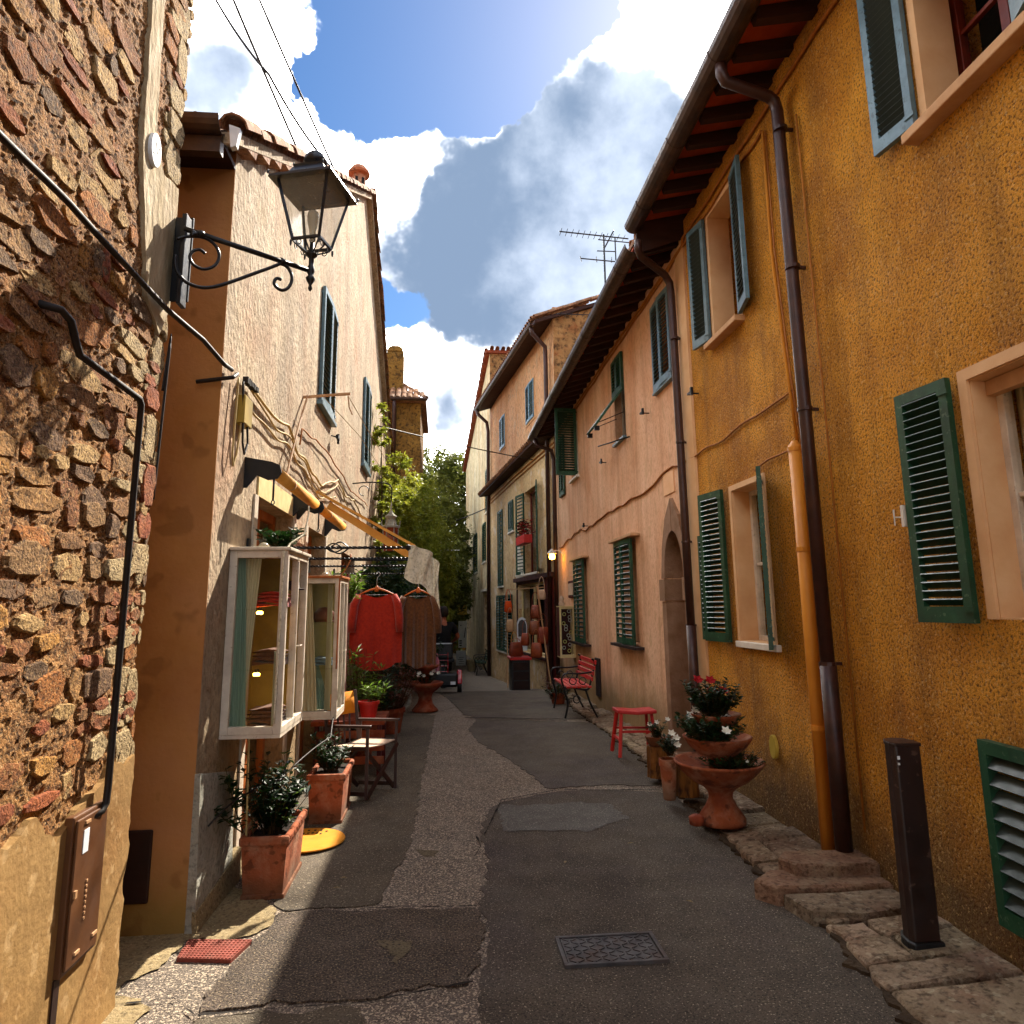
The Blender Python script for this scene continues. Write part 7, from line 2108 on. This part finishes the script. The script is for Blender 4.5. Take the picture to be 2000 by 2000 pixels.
q = MB(); q.box(-.21, .25, 15.05, 15.45, g0_ + .62, g0_ + .70); obj('seat', q, MT['black'], SC_, bevel=.03)
q = MB(); q.box(-.18, .22, 15.0, 15.07, g0_ + .70, g0_ + 1.02); obj('seat_back', q, MT['black'], SC_, bevel=.03)
q = MB(); q.box(-.12, .2, 14.98, 15.0, g0_ + .99, g0_ + 1.01); obj('reflective_strip', q, MT['whitelabel'], SC_)
q = MB(); q.box(-.02, .06, 15.2, 15.3, g0_ + .4, g0_ + .64); q.bar((.03, 16.1, g0_ + .2), (.03, 15.85, g0_ + .95), .05, .05); q.tube([(-.25, 15.75, g0_ + .98), (.03, 15.85, g0_ + .96), (.31, 15.75, g0_ + .98)], .015, 6); obj('tiller', q, MT['black'], SC_)
q = MB(); q.tube([(-.17, 14.97, g0_ + .42), (-.17, 14.97, g0_ + .82)], .008, 5); q.tube([(.12, 14.97, g0_ + .42), (.12, 14.97, g0_ + .82)], .008, 5)
for k in range(4): q.tube([(-.17, 14.97, g0_ + .45 + k * .11), (.12, 14.97, g0_ + .45 + k * .11)], .006, 5)
obj('rack', q, MT['scooterred'], SC_)
q = MB(); q.lathe([(.03, 0), (.055, .06), (.05, .2), (.025, .28), (.01, .38)], (-.1, 14.93, g0_ + .44), 10)
obj('pink_bag', q, MT['pinkcloth'], at=(-.1, 14.93, g0_ + .44), smooth=True, label='small pink bag hanging from the rack of the red scooter', cat='bag')


def skin(name, verts, edges, radii, m, parent, root=0, lv=2):
    me = bpy.data.meshes.new(name); inv = ROOT[parent].inverted()
    me.from_pydata([tuple(inv @ Vector(v)) for v in verts], edges, [])
    o = bpy.data.objects.new(name, me); link(o, parent); ROOT[o] = ROOT[parent].copy()
    me.materials.append(m)
    md = o.modifiers.new('skin', 'SKIN'); md.use_smooth_shade = True
    lay = me.skin_vertices[0] if len(me.skin_vertices) else None
    for i, r_ in enumerate(radii):
        rr = r_ if isinstance(r_, tuple) else (r_, r_)
        lay.data[i].radius = rr; lay.data[i].use_root = (i == root)
    sb = o.modifiers.new('sub', 'SUBSURF'); sb.levels = lv; sb.render_levels = lv
    return o


PE = thing('person', 'person in black clothes riding the red scooter, seen from behind with right elbow out', 'person', (.03, 15.25, g0_ + .7))
z = g0_
V_ = [(.02, 15.25, z + .76), (.02, 15.23, z + .95), (.02, 15.22, z + 1.15), (.02, 15.24, z + 1.34), (.02, 15.26, z + 1.45), (.02, 15.27, z + 1.53), (.02, 15.28, z + 1.62), (.02, 15.27, z + 1.70),
      (.20, 15.24, z + 1.36), (.335, 15.32, z + 1.12), (.24, 15.62, z + 1.02), (.22, 15.70, z + 1.0),
      (-.17, 15.24, z + 1.36), (-.25, 15.30, z + 1.10), (-.20, 15.6, z + 1.02), (-.18, 15.68, z + 1.0),
      (.12, 15.28, z + .78), (.16, 15.68, z + .78), (.15, 15.74, z + .36), (.15, 15.86, z + .24),
      (-.08, 15.28, z + .78), (-.12, 15.68, z + .78), (-.11, 15.74, z + .36), (-.11, 15.86, z + .24)]
E_ = [(0, 1), (1, 2), (2, 3), (3, 4), (4, 5), (5, 6), (6, 7), (3, 8), (8, 9), (9, 10), (10, 11), (3, 12), (12, 13), (13, 14), (14, 15), (0, 16), (16, 17), (17, 18), (18, 19), (0, 20), (20, 21), (21, 22), (22, 23)]
RR = [(.15, .11), (.13, .10), (.15, .10), (.12, .09), .055, .06, .085, .06, .06, .045, .032, .03, .06, .045, .032, .03, .085, .06, .042, .035, .085, .06, .042, .035]
for hx, hand in ((11, 1), (15, -1)):
    hv = Vector(V_[hx])
    for k in range(5):
        i0 = len(V_)
        off_ = Vector(((k - 2) * .017 * 1.0, .03, .0)) if k < 4 else Vector((-.045 * hand, .0, -.005))
        V_ += [tuple(hv + off_), tuple(hv + off_ * 1.3 + Vector((0, .035 if k < 4 else .02, -.012))), tuple(hv + off_ * 1.35 + Vector((0, .045 if k < 4 else .04, -.04)))]
        E_ += [(hx, i0), (i0, i0 + 1), (i0 + 1, i0 + 2)]; RR += [.011, .009, .008]
skin('body', V_, E_, RR, MT['skin'], PE)
tv = [V_[0], V_[1], V_[2], V_[3], V_[8], Vector(V_[8]).lerp(Vector(V_[9]), .75), V_[12], Vector(V_[12]).lerp(Vector(V_[13]), .75), Vector(V_[3]).lerp(Vector(V_[4]), .4)]
skin('shirt', tv, [(0, 1), (1, 2), (2, 3), (3, 4), (4, 5), (3, 6), (6, 7), (3, 8)], [(.185, .135), (.17, .13), (.18, .13), (.145, .11), .085, .068, .085, .068, .085], MT['blackcloth'], PE)
lv_ = [V_[0], V_[16], V_[17], V_[18], V_[20], V_[21], V_[22]]
skin('trousers', lv_, [(0, 1), (1, 2), (2, 3), (0, 4), (4, 5), (5, 6)], [(.17, .13), .10, .078, .06, .10, .078, .06], MT['blackcloth'], PE)
q = MB(); q.lathe([(.085, -.10), (.105, -.04), (.108, .03), (.09, .085), (.05, .115), (.001, .12)], (.02, 15.265, z + 1.63), 16, 1, 1.08); obj('hair', q, MT['hair'], PE, smooth=True)
for s_ in (-1, 1):
    q = MB(); q.lathe([(.012, -.03), (.018, 0), (.012, .03)], (.02 + s_ * .09, 15.29, z + 1.61), 8); obj('ear', q, MT['skin'], PE, smooth=True)
    q = MB(); q.box(.02 + s_ * .13 - .045, .02 + s_ * .13 + .045, 15.78, 16.02, z + .2, z + .27); obj('shoe', q, MT['black'], PE, bevel=.02)
q = MB(); q.lathe([(.004, -.02), (.016, -.012), (.01, .02)], (.02, 15.385, z + 1.60), 8); q.box(-.02, .06, 15.365, 15.372, z + 1.555, z + 1.562); obj('nose_and_mouth', q, MT['skin'], PE)
for s_ in (-1, 1):
    q = MB(); q.lathe([(.001, -.009), (.01, 0), (.001, .009)], (.02 + s_ * .035, 15.365, z + 1.635), 8); obj('eye', q, MT['whitelabel'], PE)

# ================================================================ far end of the lane
park_bench('far black-green iron bench by the downpipe of the stained house', 24.3, 25.5, 1.5, 'green', zg(24.9), .9)
NB = thing('notice_board', 'white notice board on a stand at the far end of the lane', 'notice board', (.83, 30, zg(30)))
q = MB(); q.box(.66, 1.0, 29.98, 30.02, -.05, 1.02); obj('board', q, MT['paper'], NB)
q = MB(); q.bar((.70, 30.03, zg(30)), (.72, 30.03, 1.0), .03, .03); q.bar((.97, 30.03, zg(30)), (.95, 30.03, 1.0), .03, .03); obj('leg', q, MT['black'], NB)
q = MB()
for k in range(3): q.box(.70 + .0 * k, .80, 29.97, 29.979, .02 + k * .09, .07 + k * .09)
q.bar((.9, 29.975, .35), (.95, 29.975, .75), .03, .004, (0, 1, 0)); q.box(.74, .78, 29.97, 29.979, .82, .86); obj('print', q, MT['black'], NB)
q = MB(); q.box(.62, 1.0, 29.9, 29.96, 1.28, 1.62); q.box(.6, 1.04, 29.88, 29.98, 1.62, 1.67)
obj('hanging_sign', q, MT['yellowsign'], at=(.8, 29.9, 1.3), label='small ochre sign with a white top edge above the white notice board', cat='sign')
AB = thing('pavement_board', 'small white leaning menu board on the ground below the white notice board', 'sign', (.75, 29, zg(29)))
q = MB(); q.obox((.74, 29.0, -.39), ((1, 0, 0), (0, 1, .25), (0, -.25, 1)), (.19, .012, .29)); obj('face', q, MT['paper'], AB)
q = MB()
for k in range(6): q.obox((.74 + R.uniform(-.03, .03), 28.975, -.60 + k * .08), ((1, 0, 0), (0, 1, .25), (0, -.25, 1)), (.10, .004, .012))
obj('print', q, MT['plinth'], AB)
pot('flower_pot', 'pale clay pot at the foot of the weathered house', (1.05, 26.2, zg(26)), .17, .4, 'cement')
# garden wall and far closing wall
GW = thing('garden_wall', 'low brown garden wall between the cream house and the tower', 'wall', (-1.3, 17.5, -.3))
q = MB(); q.box(-1.6, -1.3, 15.95, 20.0, -.8, 2.4); obj('wall', q, MT['tower'], GW)
q = MB(); q.box(-1.66, -1.24, 15.95, 20.0, 2.4, 2.48); obj('coping', q, MT['tile'], GW)
FW = thing('far_wall', 'shaded brown boundary wall closing the far end of the lane', 'wall', (-1, 34, -.7))
q = MB(); q.box(-9, 1.2, 37.5, 38, -1.2, 3.4); q.box(-2.2, -1.8, 23.5, 36.0, -1.2, 3.2); obj('wall', q, MT['tower'], FW)


def leafcloud(name, lb, cat, base, lobes, n, size, m, trunk, grp=None, seed=1, dense=.5):
    rr = random.Random(seed); T = thing(name, lb, cat, base, 0, grp)
    a_ = MB()
    tot = sum(l[3] * l[4] * l[5] for l in lobes)
    for (cx, cy, cz, rx, ry, rz) in lobes:
        k = int(n * rx * ry * rz / tot) + 20
        nc = max(5, k // 45)
        cl = []
        for _ in range(nc):
            while True:
                v = Vector((rr.uniform(-1, 1), rr.uniform(-1, 1), rr.uniform(-1, 1)))
                if .25 < v.length < 1: break
            v = v.normalized() * (v.length ** .45)
            cl.append((Vector((cx + v.x * rx, cy + v.y * ry, cz + v.z * rz)), rr.uniform(.14, .30) * min(rx, rz)))
        for _ in range(k):
            c_, r_ = rr.choice(cl)
            v = Vector((rr.gauss(0, 1), rr.gauss(0, 1), rr.gauss(0, .8))) * r_ * .6
            p = c_ + v
            d = Vector((rr.uniform(-1, 1), rr.uniform(-1, 1), rr.uniform(-.8, .6)))
            a_.leaf(p, d, (rr.uniform(-.5, .5), rr.uniform(-.5, .5), 1), size * rr.uniform(.6, 1.3), size * rr.uniform(.35, .7))
    obj('crown' if cat == 'tree' else 'leaves', a_, MT[m], T, kind='stuff', fix=False)
    if trunk:
        q = MB(); b_ = Vector(base)
        for (cx, cy, cz, rx, ry, rz) in lobes[:5]:
            e = Vector((cx, cy, cz)); mid = b_.lerp(e, .5) + Vector((rr.uniform(-.2, .2), rr.uniform(-.2, .2), .2))
            q.tube(smooth_pts([b_, b_ + Vector((0, 0, trunk * 3)), mid, e]), [trunk * (1 - .8 * i / 15) for i in range(16)], 7)
        obj('trunk', q, MT['bark'], T, smooth=True)
    return T


leafcloud('evergreen_tree', 'tall dark evergreen tree at the end of the lane, left of the weathered house', 'tree', (.2, 40, -.7), [(.1, 40, 6.6, 2.2, 2.2, 3.4), (1.4, 41, 8.2, 1.6, 1.6, 2.2), (-1.4, 39, 5.2, 1.8, 1.8, 3.0), (.7, 38.5, 3.6, 1.6, 1.4, 2.6), (-.3, 40, 9.4, 1.3, 1.3, 1.2), (.9, 37, 1.6, 1.0, 1.0, 2.2)], 30000, .27, 'leaf_tree', .22, 'trees at the end of the lane', 3)
leafcloud('evergreen_tree', 'dark evergreen tree behind the tower house', 'tree', (-3.4, 34, -.7), [(-3.4, 34, 5.0, 2.0, 2.0, 3.0), (-2.0, 33, 4.2, 1.4, 1.6, 2.6), (-1.0, 33, 3.2, 1.2, 1.4, 2.4)], 9000, .28, 'leaf_tree', .2, 'trees at the end of the lane', 4)
leafcloud('shade_tree', 'dark low tree over the shaded far lane, behind the scooter rider', 'tree', (-.7, 28, -.7), [(-.4, 28, 2.9, 1.3, 1.6, 1.7), (.15, 27, 2.2, .8, 1.2, 1.1), (-1.2, 26.5, 2.2, 1.0, 1.3, 1.6), (-.8, 29, .8, 1.0, 1.2, 1.2), (.1, 31, 4.4, 1.1, 1.2, 2.0), (.75, 32, 2.6, .5, 1.0, 2.4), (-.2, 29, 5.8, .8, 1.0, 1.3)], 22000, .19, 'leaf_tree', .12, 'trees at the end of the lane', 5)
leafcloud('garden_shrub', 'sunlit yellow-green climber tumbling over the garden wall beside the tower', 'shrub', (-1.0, 17.5, .0), [(-1.0, 15.6, 3.2, .5, 1.1, 1.3), (-.75, 17.6, 3.3, .65, 1.4, 1.4), (-.35, 19.2, 2.6, .65, 1.3, 1.5), (-.95, 14.4, 3.6, .36, .9, 1.1), (-.85, 16.4, 2.0, .55, 1.6, .9), (-.15, 18.6, 1.9, .4, 1.0, .9), (-.6, 18.8, 4.3, .5, 1.0, .7)], 34000, .105, 'leaf_ivy', .06, None, 6)
leafcloud('wall_ivy', 'dark ivy climbing the far end of the cream house beside its window', 'climbing plant', (-1.15, 12.9, .0), [(-1.14, 13.0, 4.3, .13, .5, 1.0), (-1.1, 13.4, 3.0, .18, 1.0, 1.0), (-1.08, 13.6, 1.9, .22, 1.5, 1.0), (-1.14, 12.8, 5.0, .10, .3, .4)], 6500, .09, 'leaf_ivy', .03, None, 7)
leafcloud('hedge', 'dark shaded hedge and pergola greenery behind the hanging garments', 'hedge', (-.8, 12.5, .0), [(-.9, 11.6, 1.75, .45, .9, .55), (-.75, 13.0, 1.3, .5, 1.2, .9), (-.55, 15.0, 1.1, .45, 1.4, 1.0), (-.85, 10.4, 1.9, .36, .6, .4)], 11000, .085, 'leaf', .05, None, 8)
PG = thing('pergola', 'thin dark metal pergola over the hedge behind the garments', 'pergola', (-.8, 12, 2.2))
q = MB()
for y in (10.2, 11.4, 12.6): q.tube([(-1.26, y, 2.25), (-.35, y, 2.25)], .012, 5)
q.tube([(-.35, 10.2, 2.25), (-.35, 12.6, 2.25)], .012, 5); q.tube([(-.35, 12.6, 2.25), (-.35, 12.6, 0)], .015, 5)
obj('bars', q, MT['iron'], PG)
q = MB(); q.tube([(-1.9, 26, 3.55), (-1.0, 26, 3.62), (.6, 26, 3.6)], .012, 4)
obj('string_light_wire', q, MT['whitelabel'], at=(0, 26, 3.6), label='thin white wire with small lamps stretched across the dark greenery', cat='wire')
